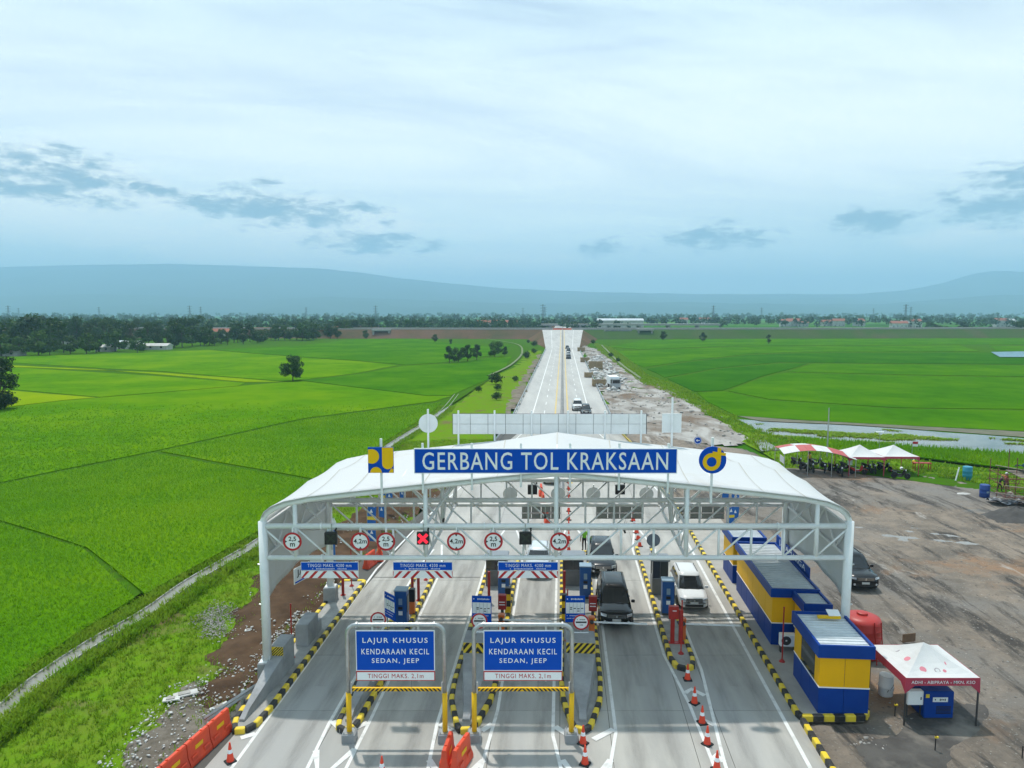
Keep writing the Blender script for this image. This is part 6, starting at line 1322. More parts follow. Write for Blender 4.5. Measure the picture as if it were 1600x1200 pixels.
# ------------------------------------------------------------------ people
M_skin = mat('skin', (.26,.14,.085), .6); M_hair = mat('hair', (.012,.010,.009), .7); M_vest = mat('hi_vis_green', (.22,.62,.03), .6); M_ltrs = mat('dark_trousers', (.012,.012,.015), .8); M_shirt = mat('dark_shirt', (.03,.03,.035), .8); M_work = mat('orange_workwear', (.42,.10,.04), .8); M_boot = mat('boots', (.02,.018,.015), .7)
def person(label, loc, rotz, top, legs, arms, headgear=None, pose='stand', scale=1.0):
    """one skinned figure 1.70 m tall, facing -Y; top/legs/arms are materials, sorted onto the surface by limb"""
    J = {'pelvis':(0,0,.93),'waist':(0,.0,1.07),'chest':(0,.01,1.28),'neck':(0,.02,1.44),'headb':(0,.0,1.52),'head':(0,-.01,1.61),'headt':(0,0,1.67)}
    Rr = {'pelvis':.135,'waist':.125,'chest':.15,'neck':.055,'headb':.075,'head':.098,'headt':.075}
    Eg = [('pelvis','waist'),('waist','chest'),('chest','neck'),('neck','headb'),('headb','head'),('head','headt')]
    stride = {'stand':(.0,.0),'walk':(-.22,.20),'bend':(-.18,.12)}[pose]
    for s, n, dy in ((-1,'l',stride[0]),(1,'r',stride[1])):
        J.update({'hip'+n:(s*.095,0,.86),'knee'+n:(s*.105,-.03+dy*.6,.49),'ankle'+n:(s*.11,.02+dy,.09),'toe'+n:(s*.13,-.13+dy,.045)})
        Rr.update({'hip'+n:.092,'knee'+n:.062,'ankle'+n:.047,'toe'+n:.042}); Eg += [('pelvis','hip'+n),('hip'+n,'knee'+n),('knee'+n,'ankle'+n),('ankle'+n,'toe'+n)]
        ey, wy = (.02,-.06) if pose != 'bend' else (-.16,-.40); wz = .83 if pose != 'bend' else 1.0
        J.update({'sh'+n:(s*.19,.01,1.38),'elb'+n:(s*.25,ey,1.10),'wr'+n:(s*.26,wy,wz),'palm'+n:(s*.262,wy-.02,wz-.08)})
        Rr.update({'sh'+n:.068,'elb'+n:.046,'wr'+n:.033,'palm'+n:.036}); Eg += [('chest','sh'+n),('sh'+n,'elb'+n),('elb'+n,'wr'+n),('wr'+n,'palm'+n)]
        for q, (dx, dy2, ln) in enumerate(((.0,-.035,.075),(.0,-.012,.085),(.0,.010,.08),(.0,.030,.065))):
            k = 'f%d%s' % (q,n); p = J['palm'+n]; J[k+'a'] = (p[0]+dx,p[1]+dy2,p[2]-.04); J[k+'b'] = (p[0]-s*.012,p[1]+dy2-.008,p[2]-.04-ln); Rr[k+'a'] = Rr[k+'b'] = .009; Eg += [('palm'+n,k+'a'),(k+'a',k+'b')]
        p = J['palm'+n]; J['th'+n] = (p[0]-s*.01,p[1]-.06,p[2]-.035); Rr['th'+n] = .010; Eg.append(('palm'+n,'th'+n))
    if pose == 'bend':
        for k in list(J):
            if k[:3] not in ('hip','kne','ank','toe','pel'): x, y, z = J[k]; a = .35; J[k] = (x, y-(z-.93)*math.sin(a), .93+(z-.93)*math.cos(a))
    names = list(J); idx = {k:i for i, k in enumerate(names)}; me = bpy.data.meshes.new('person'); me.from_pydata([J[k] for k in names], [(idx[a],idx[b_]) for a, b_ in Eg], [])
    o = bpy.data.objects.new('person', me); COL.objects.link(o); o.modifiers.new('s','SKIN'); sv = me.skin_vertices[0].data
    for k in names: sv[idx[k]].radius = (Rr[k]*(1.25 if k in ('chest','waist','pelvis') else 1), Rr[k]*(.85 if k in ('chest','waist','pelvis') else 1))
    sv[idx['pelvis']].use_root = True; sub = o.modifiers.new('d','SUBSURF'); sub.levels = sub.render_levels = 1
    dg = bpy.context.evaluated_depsgraph_get(); m2 = bpy.data.meshes.new_from_object(o.evaluated_get(dg)); bpy.data.objects.remove(o)
    m2.materials.clear()
    for q in (M_skin, top, legs, arms, M_boot): m2.materials.append(q)
    keyp = [(k, Vector(J[k])) for k in names]
    for p in m2.polygons:
        c = p.center; k = min(keyp, key=lambda e: (e[1]-c).length-.5*Rr[e[0]])[0]
        p.material_index = 1 if k in ('chest','waist') or k.startswith('sh') else 2 if k[:3] in ('pel','hip','kne') else 4 if k[:3] in ('ank','toe') else 3 if k.startswith('elb') else 0
        p.use_smooth = True
    body = bpy.data.objects.new('person', m2); COL.objects.link(body); body.location = loc; body.rotation_euler = (0,0,rotz); body.scale = (scale,)*3; tag(body, label, 'person')
    H0 = Vector(J['head']); mb = MB(); mb.lathe([(.112,0),(.114,.04),(.095,.09),(.05,.115),(.005,.12)],14,(H0.x,H0.y+.012,H0.z+.01)); 
    if headgear: mb.lathe([(.15,-.004),(.15,.004),(.11,.006)],14,(H0.x,H0.y-.02,H0.z+.012))
    mb.build('helmet' if headgear else 'hair', headgear or M_hair, body, True)
    mb = MB(); mb.side([(H0.y-.098,H0.z+.02),(H0.y-.125,H0.z-.03),(H0.y-.096,H0.z-.035)],-.014,.014); mb.build('nose', M_skin, body)
    for s in (-1,1):
        mb = MB(); mb.tube((s*.036,H0.y-.09,H0.z+.012),(s*.036,H0.y-.099,H0.z+.012),.012,6); mb.build('eye', M_hair, body); mb = MB(); mb.bbox(s*.098-.012,s*.098+.012,H0.y-.015,H0.y+.025,H0.z-.035,H0.z+.03,.008); mb.build('ear', M_skin, body)
    mb = MB(); mb.box(-.025,.025,H0.y-.097,H0.y-.088,H0.z-.062,H0.z-.054); mb.build('mouth', mat('lips', (.18,.07,.05), .6), body)
    return body
p_ = person('person in a bright green vest and black trousers standing behind graphite car', W(1.66,49.7)+(0,), math.pi+.2, M_vest, M_ltrs, M_shirt)
person('person in orange workwear with a pale hard hat stepping off the scaffold', G(1571,770)+(.25,), 1.6, M_work, M_shirt, M_work, M_swhite, 'walk'); person('person bending by the scaffold in a yellow hard hat', G(1561,768)+(.0,), 1.2, M_shirt, M_ltrs, M_shirt, M_kyel, 'bend')
x, y = G(1270,733); person('person in a yellow top standing among motorbikes in arched shelter', (x,y+1.0,0), .4, M_kyel, M_ltrs, M_skin)
# ------------------------------------------------------------------ scaffold at the yard edge
sc = thing('scaffold', 'rusty red scaffold with planks and a blue tarpaulin around a half-built structure', 'scaffold', (47.2,63.8,-.05), -.25)
M_scf = mat('scaffold_rust', (.24,.075,.055), .7, c2=(.15,.06,.045), scale=4); M_plk = mat('weathered_plank', (.27,.23,.18), .85, c2=(.18,.15,.12), scale=2, objrand=.15)
for i, xx in enumerate((-2.4,-.9,.9,2.8,4.6)):
    for j, yy in enumerate((-1.8,.0,1.8)):
        h = (2.4,3.4,2.0,4.0,3.2)[i]+(.5 if j == 1 else 0)+(1.0 if (i,j) in ((0,2),(1,2)) else 0); mb = MB(); mb.tube((xx,yy,0),(xx,yy,h),.035,7); mb.build('standard', M_scf, sc)
for z in (.6,1.5,2.3):
    for yy in (-1.8,0,1.8): mb = MB(); mb.tube((-2.6,yy,z),(4.8,yy,z),.028,6); mb.build('ledger', M_scf, sc)
    for xx in (-2.4,-.9,.9,2.8,4.6): mb = MB(); mb.tube((xx,-1.9,z+.05),(xx,1.9,z+.05),.028,6); mb.build('transom', M_scf, sc)
for k in range(6): mb = MB(); a = -2.4+1.15*k; mb.tube((a,-1.84,.1),(a+1.1,-1.84,2.2),.022,5); mb.build('brace', M_scf, sc)
for k in range(7): mb = MB(); yy = -1.7+k*.5; mb.box(-1.2,4.7,yy,yy+.32,2.38+.01*(k%2),2.43+.01*(k%2)); mb.build('plank', M_plk, sc)
for k, (a, b_) in enumerate((((-3.4,-2.4,1.1),(1.5,-2.2,.5)),((-3.2,-2.1,.6),(2.6,-2.5,.2)),((-2.6,-2.3,1.75),(3.6,-2.1,1.2)),((-2.2,1.2,2.9),(2.5,-1.6,2.6)))): mb = MB(); mb.bar(a,b_,.20,.04); mb.build('loose_plank', M_plk, sc)
mb = MB(); V = []
for i in range(9):
    for j in range(6): V.append((-.6+.55*i,-.9+.5*j,2.95+.25*math.sin(i*1.1+j)+.18*math.sin(j*2.1)-.05*i))
mb.add(V, [(i*6+j,i*6+j+1,i*6+j+7,i*6+j+6) for i in range(8) for j in range(5)]); o = mb.build('tarpaulin', mat('tarp_blue', (.05,.20,.42), .5, c2=(.10,.28,.48), scale=2), sc, True); o.location = (.2,.4,.1)
mb = MB(); mb.bbox(.2,4.5,-1.5,1.5,2.46,2.75,.03); mb.build('formwork', M_kconc, sc)
mb = MB(); mb.bbox(.9,4.2,-1.3,1.3,-.1,2.30,.02); mb.build('unfinished_wall', mat('raw_block', (.30,.26,.22), .9, c2=(.20,.17,.15), scale=2), sc)
mb = MB(); V = []
for i in range(8):
    for j in range(6): V.append((-3.8+.45*i,-2.7+.28*j,.32+.12*math.sin(i*1.7+j*.8)+.1*math.cos(j*2.3+i)))
mb.add(V, [(i*6+j,i*6+j+1,i*6+j+7,i*6+j+6) for i in range(7) for j in range(5)]); mb.build('dark_sheet', mat('tarp_dark', (.05,.055,.065), .5, c2=(.30,.31,.33), scale=3, lo=.5, hi=.62), sc, True)
# heap of dark sand
def heap(label, x, y, rx, ry, h, m_, seed, name='sand_heap'):
    V = []; n, k = 30, 12; r = random.Random(seed); T = []
    for j in range(k+1):
        s = j/k
        for i in range(n):
            a = 2*math.pi*i/n; q = 1+.22*mnoise.noise((math.cos(a)*1.5,math.sin(a)*1.5,seed)); hz = h*(1-s**1.2)*(1+.25*mnoise.noise((s*3,math.cos(a)*2,seed+math.sin(a)*2)))
            V.append((rx*q*s*math.cos(a)*.999,ry*q*s*math.sin(a),hz-.12*s))
    for j in range(k):
        for i in range(n): T.append((j*n+i,j*n+(i+1) % n,(j+1)*n+(i+1) % n,(j+1)*n+i))
    mb = MB(); mb.add(V, T); o = mb.build(name, m_, None, True, (x,y,-.05)); return tag(o, label, 'heap')
M_sand = mat('dark_sand', (.085,.080,.075), .95, c2=(.055,.052,.05), scale=1.2, bump=.6, bscale=8)
heap('dark grey sand heap before the scaffold', 42.2,58.0,2.9,2.2,1.0,M_sand,3); heap('pale cement spill heap on the yard', G(1505,771)[0],G(1505,771)[1],1.6,.8,.14,mat('cement_spill', (.48,.47,.45), .9),5)
heap('low broken black soil heap near the scaffold', 47.5,54.5,3.2,2.0,.7,M_sand,8)
# ------------------------------------------------------------------ festival banners on bent poles
M_ban = mat('banner_blue', (.02,.14,.50), .55, c2=(.03,.20,.56), scale=1.5, trans=.2)
def banner(label, loc, rotz, h=4.2):
    t = thing('banner', label, 'banner', loc, rotz); pts = [(0,0,0),(0,0,h*.75),(.10,0,h*.9),(.35,0,h*.99),(.62,0,h)]; mb = MB(); mb.path(pts,.022,6); mb.build('pole', M_galv, t)
    segs = [(.25,.62,M_ban),(.62,.68,M_kyel),(.68,.90,M_ban),(.90,.995,M_swhite)]
    for z0, z1, m_ in segs:
        V = []; k = 6
        for q in range(k+1):
            z = h*(z0+(z1-z0-.004)*q/k); xo = .03+(max(0,z/h-.75)/.25)**2*.30; V += [(xo,.04*math.sin(z*2),z),(xo+.62-(max(0,z/h-.85)/.15)**2*.45,.07*math.sin(z*2+.8),z)]
        mb = MB(); mb.add(V, [(2*q,2*q+1,2*q+3,2*q+2) for q in range(k)]); o = mb.build('cloth', m_, t); md = o.modifiers.new('thick','SOLIDIFY'); md.thickness = .006
    for z in (.42,.78): mb = MB(); mb.slab([(.22,h*z-.14),(.46,h*z-.14),(.34,h*z+.12)],-.075,-.06); mb.build('print', M_swhite, t)
for (px, py), a, lb in (((597,868),-.2,'blue banner nearest the outermost island on the soil bank'),((612,828),-.5,'blue banner second from the outermost island'),((622,805),-.3,'blue banner third from the outermost island'),((643,800),-.6,'blue banner fourth from the outermost island'),((662,782),-.4,'blue banner farthest from the outermost island')): x, y = G(px,py); banner(lb, (x-1.0,y,.0), a)
for (px, py), a, lb in (((1127,856),.3,'blue banner beside the far cabin on the island'),((1135,828),.1,'blue banner behind the far cabin'),((1122,795),.2,'blue banner farther along the yard behind the cabins')): x, y = G(px,py); banner(lb, (x+.3,y,.0), a, 3.6)
x, y = G(575,884); banner('blue banner half hidden behind the side curtain', (-11.9,44.5,0), -.4, 4.0)
for (px, py), lb in (((1090,695),'round blue arrow sign beyond the canopy in the yard'),):
    t = thing('round_sign', lb, 'sign', G(px,py+4)+(0,)); mb = MB(); mb.tube((0,0,0),(0,0,.75),.03,6); mb.build('post', M_galv, t); mb = MB(); disc(mb,0,.9,.50,-.05,-.03); mb.build('disc', M_blue, t); mb = MB(); ringm(mb,0,.9,.40,.46,-.058,-.0505); mb.build('rim', M_swhite, t); mb = MB(); mb.slab([(-.26,.9),(-.05,1.08),(-.05,.96),(.25,.96),(.25,.84),(-.05,.84),(-.05,.72)],-.058,-.0505); mb.build('arrow', M_swhite, t)
# ------------------------------------------------------------------ trees
def leaf_cloud(lobes, n, size, seed, squash=1.0, shell=.55):
    r = np.random.default_rng(seed); vol = np.array([l[3]*l[4]*l[5] for l in lobes])**.75; k = r.choice(len(lobes), n, p=vol/vol.sum()); Lb = np.array([l[:6] for l in lobes])[k]
    d = r.normal(size=(n,3)); d /= np.linalg.norm(d,axis=1)[:,None]; rad = (shell+(1-shell)*r.random(n)**.6)*(1+.16*r.normal(size=n)).clip(.6,1.35)
    c = Lb[:,:3]+d*Lb[:,3:6]*rad[:,None]
    nrm = d*.6+r.normal(size=(n,3))*.7+np.array([0,0,.35]); nrm /= np.linalg.norm(nrm,axis=1)[:,None]
    a = np.cross(nrm, r.normal(size=(n,3))); a /= np.linalg.norm(a,axis=1)[:,None]; b_ = np.cross(nrm,a); s = size*r.uniform(.5,1.25,n)[:,None]
    V = np.stack([c-a*s*.5-b_*s*.35, c+a*s*.5-b_*s*.2, c+a*s*.35+b_*s*.5, c-a*s*.4+b_*s*.4],1).reshape(-1,3); i = np.arange(n)*4
    return V, np.stack([i,i+1,i+2,i+3],1)
def tree_meshes(kind, seed, n, size):
    r = random.Random(seed); lobes = []; mb = MB()
    H = {'round':11,'tall':16,'broad':9,'tier':10,'bush':2.2}[kind]; tr = H*.22
    if kind == 'tier':
        zt = [(.10,.16),(.18,.22),(.30,.30),(.45,.36),(.62,.30),(.78,.22),(.92,.12)]
        for z, w_ in zt:
            for q in range(4): a = r.uniform(0,6.28); d = H*w_*r.uniform(.3,.9); lobes.append((d*math.cos(a),d*math.sin(a),H*z+r.uniform(-.4,.4),H*.16*r.uniform(.7,1.2),H*.16*r.uniform(.7,1.2),H*.07*r.uniform(.8,1.3)))
    elif kind == 'bush':
        for q in range(6): a = r.uniform(0,6.28); d = r.uniform(0,.9); lobes.append((d*math.cos(a),d*math.sin(a),H*r.uniform(.3,.7),.8*r.uniform(.6,1.1),.8*r.uniform(.6,1.1),.7*r.uniform(.6,1.1)))
    else:
        wid = {'round':.34,'tall':.22,'broad':.52}[kind]; nl = {'round':17,'tall':18,'broad':20}[kind]
        for q in range(nl):
            a = q*2.4+r.uniform(-.4,.4); z = r.uniform(.22,.93); w_ = wid*math.sin(math.pi*min(.97,max(.20,(z-.10)/.88)))**.7; d = H*w_*r.uniform(.35,1.0); sz = H*r.uniform(.085,.15)*(1.25 if kind == 'broad' else 1)
            lobes.append((d*math.cos(a),d*math.sin(a),H*z,sz*r.uniform(.9,1.3),sz*r.uniform(.9,1.3),sz*r.uniform(.65,.95)))
    if kind != 'bush':
        mb.path([(0,0,-.3),(.05*H*.3,0,tr*.5),(0,.04*H*.3,tr),(0,0,H*.72)],1,7,rad=[H*.030,H*.022,H*.018,H*.006])
        for l in lobes: mb.path([(0,0,tr*r.uniform(.7,1.6)),(l[0]*.5,l[1]*.5,(tr+l[2])*.5),(l[0],l[1],l[2])],1,5,rad=[H*.011,H*.007,H*.003])
    else: mb.path([(0,0,-.1),(0,0,H*.4)],.05,5)
    V, Fq = leaf_cloud(lobes,n,size,seed)
    return mb.mesh('trunk', M_bark), (V, Fq)
def tree_proto(kind, seed, n, size, leaf):
    tm, (V, Fq) = tree_meshes(kind, seed, n, size); return tm, np_mesh('crown', V, Fq, leaf)
PT = {'round1':tree_proto('round',1,1500,.62,M_leafs[0]),'round2':tree_proto('round',2,1500,.62,M_leafs[1]),'tall1':tree_proto('tall',3,1600,.66,M_leafs[1]),'tall2':tree_proto('tall',4,1500,.62,M_leafs[3]),'broad1':tree_proto('broad',5,1900,.62,M_leafs[0]),'broad2':tree_proto('broad',6,1900,.62,M_leafs[2]),
      'solo':tree_proto('broad',9,5200,.34,M_leafs[1]),'tier':tree_proto('tier',10,6500,.30,M_leafs[1]),'grp':tree_proto('round',12,3600,.36,M_leafs[1]),'grp2':tree_proto('broad',13,3600,.36,M_leafs[0]),'bush':tree_proto('bush',14,500,.24,M_leafs[0])}
def tree(p, label, x, y, h, group=None, cat='tree', name='tree', z=-.15, sx=1.0):
    tm, cm = PT[p]; base = {'r':11,'t':16,'b':9,'s':9,'g':11}[p[0]]
    if p == 'tier': base = 10
    if p == 'grp2': base = 9
    if p == 'bush': base = 2.2
    t = thing(name, label, cat, (x,y,z), random.uniform(0,6.28), group); s = h/base; t.scale = (s*sx,s*sx,s)
    link('trunk' if p != 'bush' else 'stem', tm, t); link('crown' if p != 'bush' else 'foliage', cm, t); return t
x, y = G(458,595); tree('solo','lone dark tree standing by itself among the paddies',x,y,7.2,sx=.85)
x, y = G(2,640); tree('tier','dark tree with tiered boughs at the paddy by the yellow plot',x-.3,y,9.6,sx=1.05)
for (px, py, h, p), lb in zip(((702,567,6.0,'grp'),(716,566,5.6,'grp2'),(731,565,6.2,'grp'),(745,563,6.0,'grp'),(773,558,6.6,'grp2'),(789,557,4.2,'grp')),('first dark tree of the clump by the earth path','second dark tree of the clump by the earth path','third dark tree of the clump by the earth path','last dark tree of the clump by the earth path','dark tree standing apart between clump and earth path','small dark tree right beside the earth path')):
    x, y = G(px,py); tree(p,lb,x,y,h)
for (px, py, h, p), lb in zip(((1036,532,6.4,'round1'),(1098,534,5.8,'round2'),(1201,538,5.5,'tall2'),(680,535,5.2,'round1'),(704,538,3.0,'round2'),(572,530,6.5,'round1')),('small round tree in the paddy nearest the grey retaining wall','small round tree in the paddy second from the retaining wall','thin sparse tree on a bund amid the dark paddies','small tree before the embankment beside the carriageway','low shrub-like tree before the embankment','small round tree at the end of the tree line')):
    x, y = G(px,py); tree(p,lb,x,y,h)
BG = 'bushes on the slope by the carriageway'
for k, (px, py, h) in enumerate(((775,600,3.0),(778,610,1.6),(748,612,1.4),(824,560,3.0),(835,541,3.2),(834,552,2.4),(826,536,2.2),(776,625,1.8),(806,596,1.6),(927,537,2.6),(955,558,2.0),(965,566,1.8))):
    x, y = G(px,py); tree('bush','green bush on the slope by the carriageway',x,y,h,BG,'bush','bush',0,1.2)
TLG = 'trees of the tree line beyond the paddies'
r = random.Random(5)
def tl(px, py, h, p, lab=None):
    x, y = G(px,py); tree(p, lab or {'r':'round-crowned tree in the tree line beyond the paddies','t':'tall slender tree in the tree line beyond the paddies','b':'broad spreading tree in the tree line beyond the paddies'}[p[0]], x, y, h, None if lab else TLG)
tl(121,541,15.5,'tall1','tallest tree rising above the tree line beyond the paddies')
for px, py, h, p in ((-30,556,9,'broad1'),(2,557,8,'broad2'),(20,548,14,'broad1'),(45,549,15,'round2'),(62,545,16,'broad1'),(84,549,14.5,'round1'),(60,555,9,'broad2'),(78,555,7,'broad1'),(140,545,12,'tall2'),(150,551,8.5,'round1'),(135,553,8,'broad2'),(165,543,13,'tall2'),(180,549,9.5,'broad1'),(186,541,13,'tall1'),(205,543,12,'tall2'),(222,547,9,'round2'),(232,541,12,'tall2'),(248,541,10,'round1'),(262,545,8.5,'round2'),(272,543,13,'round1'),(285,543,10.5,'broad1'),(300,541,10,'round2'),(313,540,8,'broad1'),(-60,553,13,'round1'),(-95,556,12,'broad1'),(100,551,9,'round2'),(110,553,7,'broad2'),(215,551,6,'broad1'),(30,556,7,'broad2')):
    tl(px,py,h*1.06,p)
for k in range(34):
    px = 318+k*8.0+r.uniform(-4,4); py = 540-(px-318)*.058+r.uniform(-2.5,1.5); tl(px,py,r.uniform(6.5,11.5)*(1.15 if px > 480 else 1),r.choice(('round1','round2','broad1','broad2','tall2','round1')))
for k in range(16):
    px = 10+k*20+r.uniform(-6,6); tl(px,535-k*.25,r.uniform(12,16.5),r.choice(('round2','tall2','round1','broad1')))
RTG = 'trees of the clump beyond the far paddies by the highway'
for px, py, h, p in ((1450,523,13,'round1'),(1462,522,10,'broad1'),(1478,523,8,'broad2'),(1505,522,12,'round2'),(1516,522,8,'broad1'),(1586,525,14,'broad1'),(1598,524,15,'round1'),(1436,524,6,'broad2'),(1395,524,5,'broad1'),(1278,523,6,'broad2'),(1255,522,5,'broad1'),(1545,523,7,'broad2'),(1570,524,8,'round2'),(1612,525,14,'broad1')):
    x, y = G(px,py); tree(p,'dark green tree in the clump between far paddies and highway',x,y,h*.85,RTG)
# far woods that read as one dark band
def woods(label, pts, n, seed, h0=7, h1=14, leaf=M_leafs[1]):
    r = np.random.default_rng(seed); V = []; T = []; o = 0
    for k in range(n):
        i = r.integers(0, len(pts)); cx, cy, sx, sy = pts[i]; x = cx+r.normal()*sx; y = cy+r.normal()*sy; h = r.uniform(h0,h1); lob = [(x+r.normal()*h*.2,y+r.normal()*h*.2,h*r.uniform(.4,.85),h*.22,h*.22,h*.16) for _ in range(5)]
        v, f = leaf_cloud(lob, 46, h*.20, int(r.integers(1e9))); V.append(v); T.append(f+o); o += len(v)
    return tag(link('woods', np_mesh('woods', np.vstack(V), np.vstack(T), leaf)), label, 'woods', None, 'stuff')
def band(x0, x1, y, sy, k): return [(x0+(x1-x0)*(i+.5)/k, y+((i*37) % 11-5)*sy*.12, (x1-x0)/k*.6, sy) for i in range(k)]
woods('dark woods behind the highway embankment', band(-460,60,640,45,10), 420, 1, 8, 13)
woods('far woods across the plain behind the junction', band(-1500,2200,1000,90,30), 1500, 2, 8, 14)
woods('farther woods fading into the haze', band(-2600,3600,1700,200,40), 1600, 3, 9, 17)
woods('hazy woods at the foot of the mountains', band(-4500,5500,3000,400,50), 900, 4, 12, 24)
woods('sparse far trees amid distant green paddies', [(450+120*i,720+60*(i%3),40,25) for i in range(9)], 60, 5, 6, 11)

# ------------------------------------------------------------------ highway embankment and junction
M_bank = mat('embankment_earth', (.15,.095,.062), .95, c2=(.09,.085,.042), scale=.06, bump=.5, bscale=1, coords='World', c3=(.17,.105,.075), scale3=.02, spec=.0)
HZ = 6.0
M_bankg = mat('embankment_grassed', (.075,.115,.040), .95, c2=(.055,.115,.025), scale=.05, bump=.5, bscale=1, coords='World', c3=(.12,.11,.07), scale3=.02, spec=.0)
def embank(name, pts, w_=13, h=HZ, foot=9, m_=M_bank):
    P = smoothpts(pts, 8); mb = MB()
    for a, b_, z0, z1 in ((-w_-foot,-w_,-.2,h),(-w_,w_,h,h),(w_,w_+foot,h,-.2)): mb.add(*ribbon(P,a,b_,z0,z1))
    tag(mb.build(name, m_), kind='structure')
    mb = MB(); mb.add(*ribbon(P,-w_+1,w_-1,h+.03)); tag(mb.build('road', M_road, fix=False), kind='structure')
    for s, lb in ((-1,'pale parapet on the far side'),(1,'pale parapet on the near side')):
        mb = MB()
        for a, b_, z0, z1 in ((s*(w_-.9)-.12,s*(w_-.9)-.12,h,h+.9),(s*(w_-.9)-.12,s*(w_-.9)+.12,h+.9,h+.9),(s*(w_-.9)+.12,s*(w_-.9)+.12,h+.9,h)): mb.add(*ribbon(P,a,b_,z0,z1))
        o = mb.build('parapet', M_kconc); tag(o, lb+(' of the highway left of the carriageway'.replace('left of','reaching the tree line past') if pts[0][0] < 0 else ' of the highway crossing the far paddies'), 'parapet')
embank('embankment', [(-520,560),(-250,520),(-100,507),(20,501),(30,501)]); embank('embankment', [(46,501),(52,501),(160,504),(330,520),(560,560),(900,650),(1500,860)], m_=M_bankg)
# shoulders of the carriageway where it climbs to the junction
for s in (-1,1):
    prof = [(y, w2(y)) for y in YR if y >= 335]; V = []
    for (y, w_) in prof: z = zroad(y); V += [W(s*w_,y)+(z-.02,), W(s*(w_+.6+z*1.6),y)+(-.25,)]
    mb = MB(); mb.add(V, [(2*i,2*i+1,2*i+3,2*i+2) for i in range(len(prof)-1)]); tag(mb.build('embankment', M_bank), kind='structure')
mb = MB(); mb.add([W(-14,478)+(5.9,),W(14,478)+(5.9,),W(14,530)+(6.01,),W(-14,530)+(6.01,)], [(0,1,2,3)]); tag(mb.build('road', M_road, fix=False), kind='structure')
mb = MB(); V = []
for y in (528,600,700,760): V += [W(-22,y)+(-.3,),W(-7.5,y)+(6.0,),W(7.5,y)+(6.0,),W(22,y)+(-.3,)]
mb.add(V, [(4*i+j,4*i+j+1,4*i+j+5,4*i+j+4) for i in range(3) for j in range(3)]); tag(mb.build('embankment', M_bank), kind='structure')
BRG = 'red barriers closing the road at the junction'
for k in range(10): dup(wb, W(-5.8+1.25*k,486)+(6.0,), math.pi/2, 'red barrier of the row closing the road at the junction', BRG)
rw = thing('retaining_wall', 'grey panelled retaining wall at the foot of highway embankment', 'wall', (64,487,0), .0)
for i in range(9):
    for j in range(4): mb = MB(); mb.bbox(i*2.0+.02,i*2.0+1.98,-.15,.15,j*1.5+.02,j*1.5+1.49,.03); mb.build('panel', mat('wall_panel_grey', (.27,.28,.29), .85, c2=(.21,.22,.23), scale=.5, objrand=.08), rw)
mb = MB(); mb.bbox(-1.0,-.02,-.3,.3,0,6.3,.05); mb.build('pier', M_kconc, rw)
up = thing('underpass', 'concrete underpass box beside the grey retaining wall', 'underpass', (86,486,0)); mb = MB(); mb.box(-.0,1.0,-1,14,0,5.4); mb.build('wall', M_kconc, up); mb = MB(); mb.box(9,10,-1,14,0,5.4); mb.build('wall', M_kconc, up); mb = MB(); mb.box(-.5,10.5,-1.3,14,5.41,6.6); mb.build('deck', M_kconc, up); mb = MB(); mb.box(1.0,9.0,2.5,2.7,0,5.4); mb.build('shade_panel', M_blk, up)  # black panel across the passage stands in for the shade inside it
up = thing('underpass', 'concrete box culvert in the embankment at the tree line end', 'underpass', (-90,490,0), .05); mb = MB(); mb.box(-6,-4.8,-1,10,0,5); mb.build('wall', M_kconc, up); mb = MB(); mb.box(4.8,6,-1,10,0,5); mb.build('wall', M_kconc, up); mb = MB(); mb.box(-6.5,6.5,-1.3,10,5.01,6.2); mb.build('deck', M_kconc, up); mb = MB(); mb.box(-4.8,4.8,1.5,1.7,0,5); mb.build('shade_panel', M_blk, up)  # culvert mouth closed by a black sheet, its inner shade put in as colour
# viaduct behind
vd = thing('viaduct', 'low concrete viaduct crossing behind the junction', 'viaduct', (62,620,0), .06); mb = MB(); mb.bbox(-40,120,-5,5,6.6,8.2,.1); mb.build('deck', M_kconc, vd)
for k in range(6): mb = MB(); mb.bbox(-30+k*26,-28+k*26,-4,4,-.3,6.59,.1); mb.build('pier', M_kconc, vd)
# ------------------------------------------------------------------ far houses and sheds
M_rtile = mat('clay_tile_roof', (.34,.11,.065), .85, c2=(.24,.09,.06), scale=.8, objrand=.15); M_wallw = mat('house_wall', (.56,.55,.52), .8, c2=(.42,.41,.38), scale=.4, objrand=.12); M_shed = mat('shed_roof_metal', (.58,.63,.66), .4, c2=(.46,.50,.53), scale=.3)
def house(label, x, y, w_, d, h, roof, rotz=0, group=None, name='house', cat='house', rise=.35):
    t = thing(name, label, cat, (x,y,-.2), rotz, group); mb = MB(); mb.box(-w_/2,w_/2,-d/2,d/2,0,h); mb.build('wall', M_wallw, t)
    rz = d*rise; mb = MB(); mb.side([(-d/2-.5,h+.01),(d/2+.5,h+.01),(0,h+rz)],-w_/2-.5,w_/2+.5); mb.build('roof', roof, t)
    n = max(2,int(w_/4))
    for k in range(n): xx = -w_/2+w_*(k+.5)/n; mb = MB(); mb.box(xx-.5,xx+.5,-d/2-.04,-d/2-.005,.9 if k else .0,2.2); mb.build('window' if k else 'door', M_glass if k else M_bark, t)
for (px, py, w_, h, m_), lb in zip(((99,541,14,6.5,M_shed),(201,545,13,5.0,M_shed),(166,549,7,3.5,M_wallw),(240,546,17,3.2,M_wallw),(18,556,9,3.0,M_wallw)),('white metal-roofed shed among the tall trees of the tree line','pale blue-white shed at the paddy edge of the tree line','small white hut between two trees of the tree line','long low white building behind the tree line','low white hut beside the broad trees')):
    x, y = G(px,py); house(lb,x,y,w_*.9,6,h*.62,m_,0,None,'shed','shed',.2)
HG2 = 'red-roofed houses of the village by the embankment'
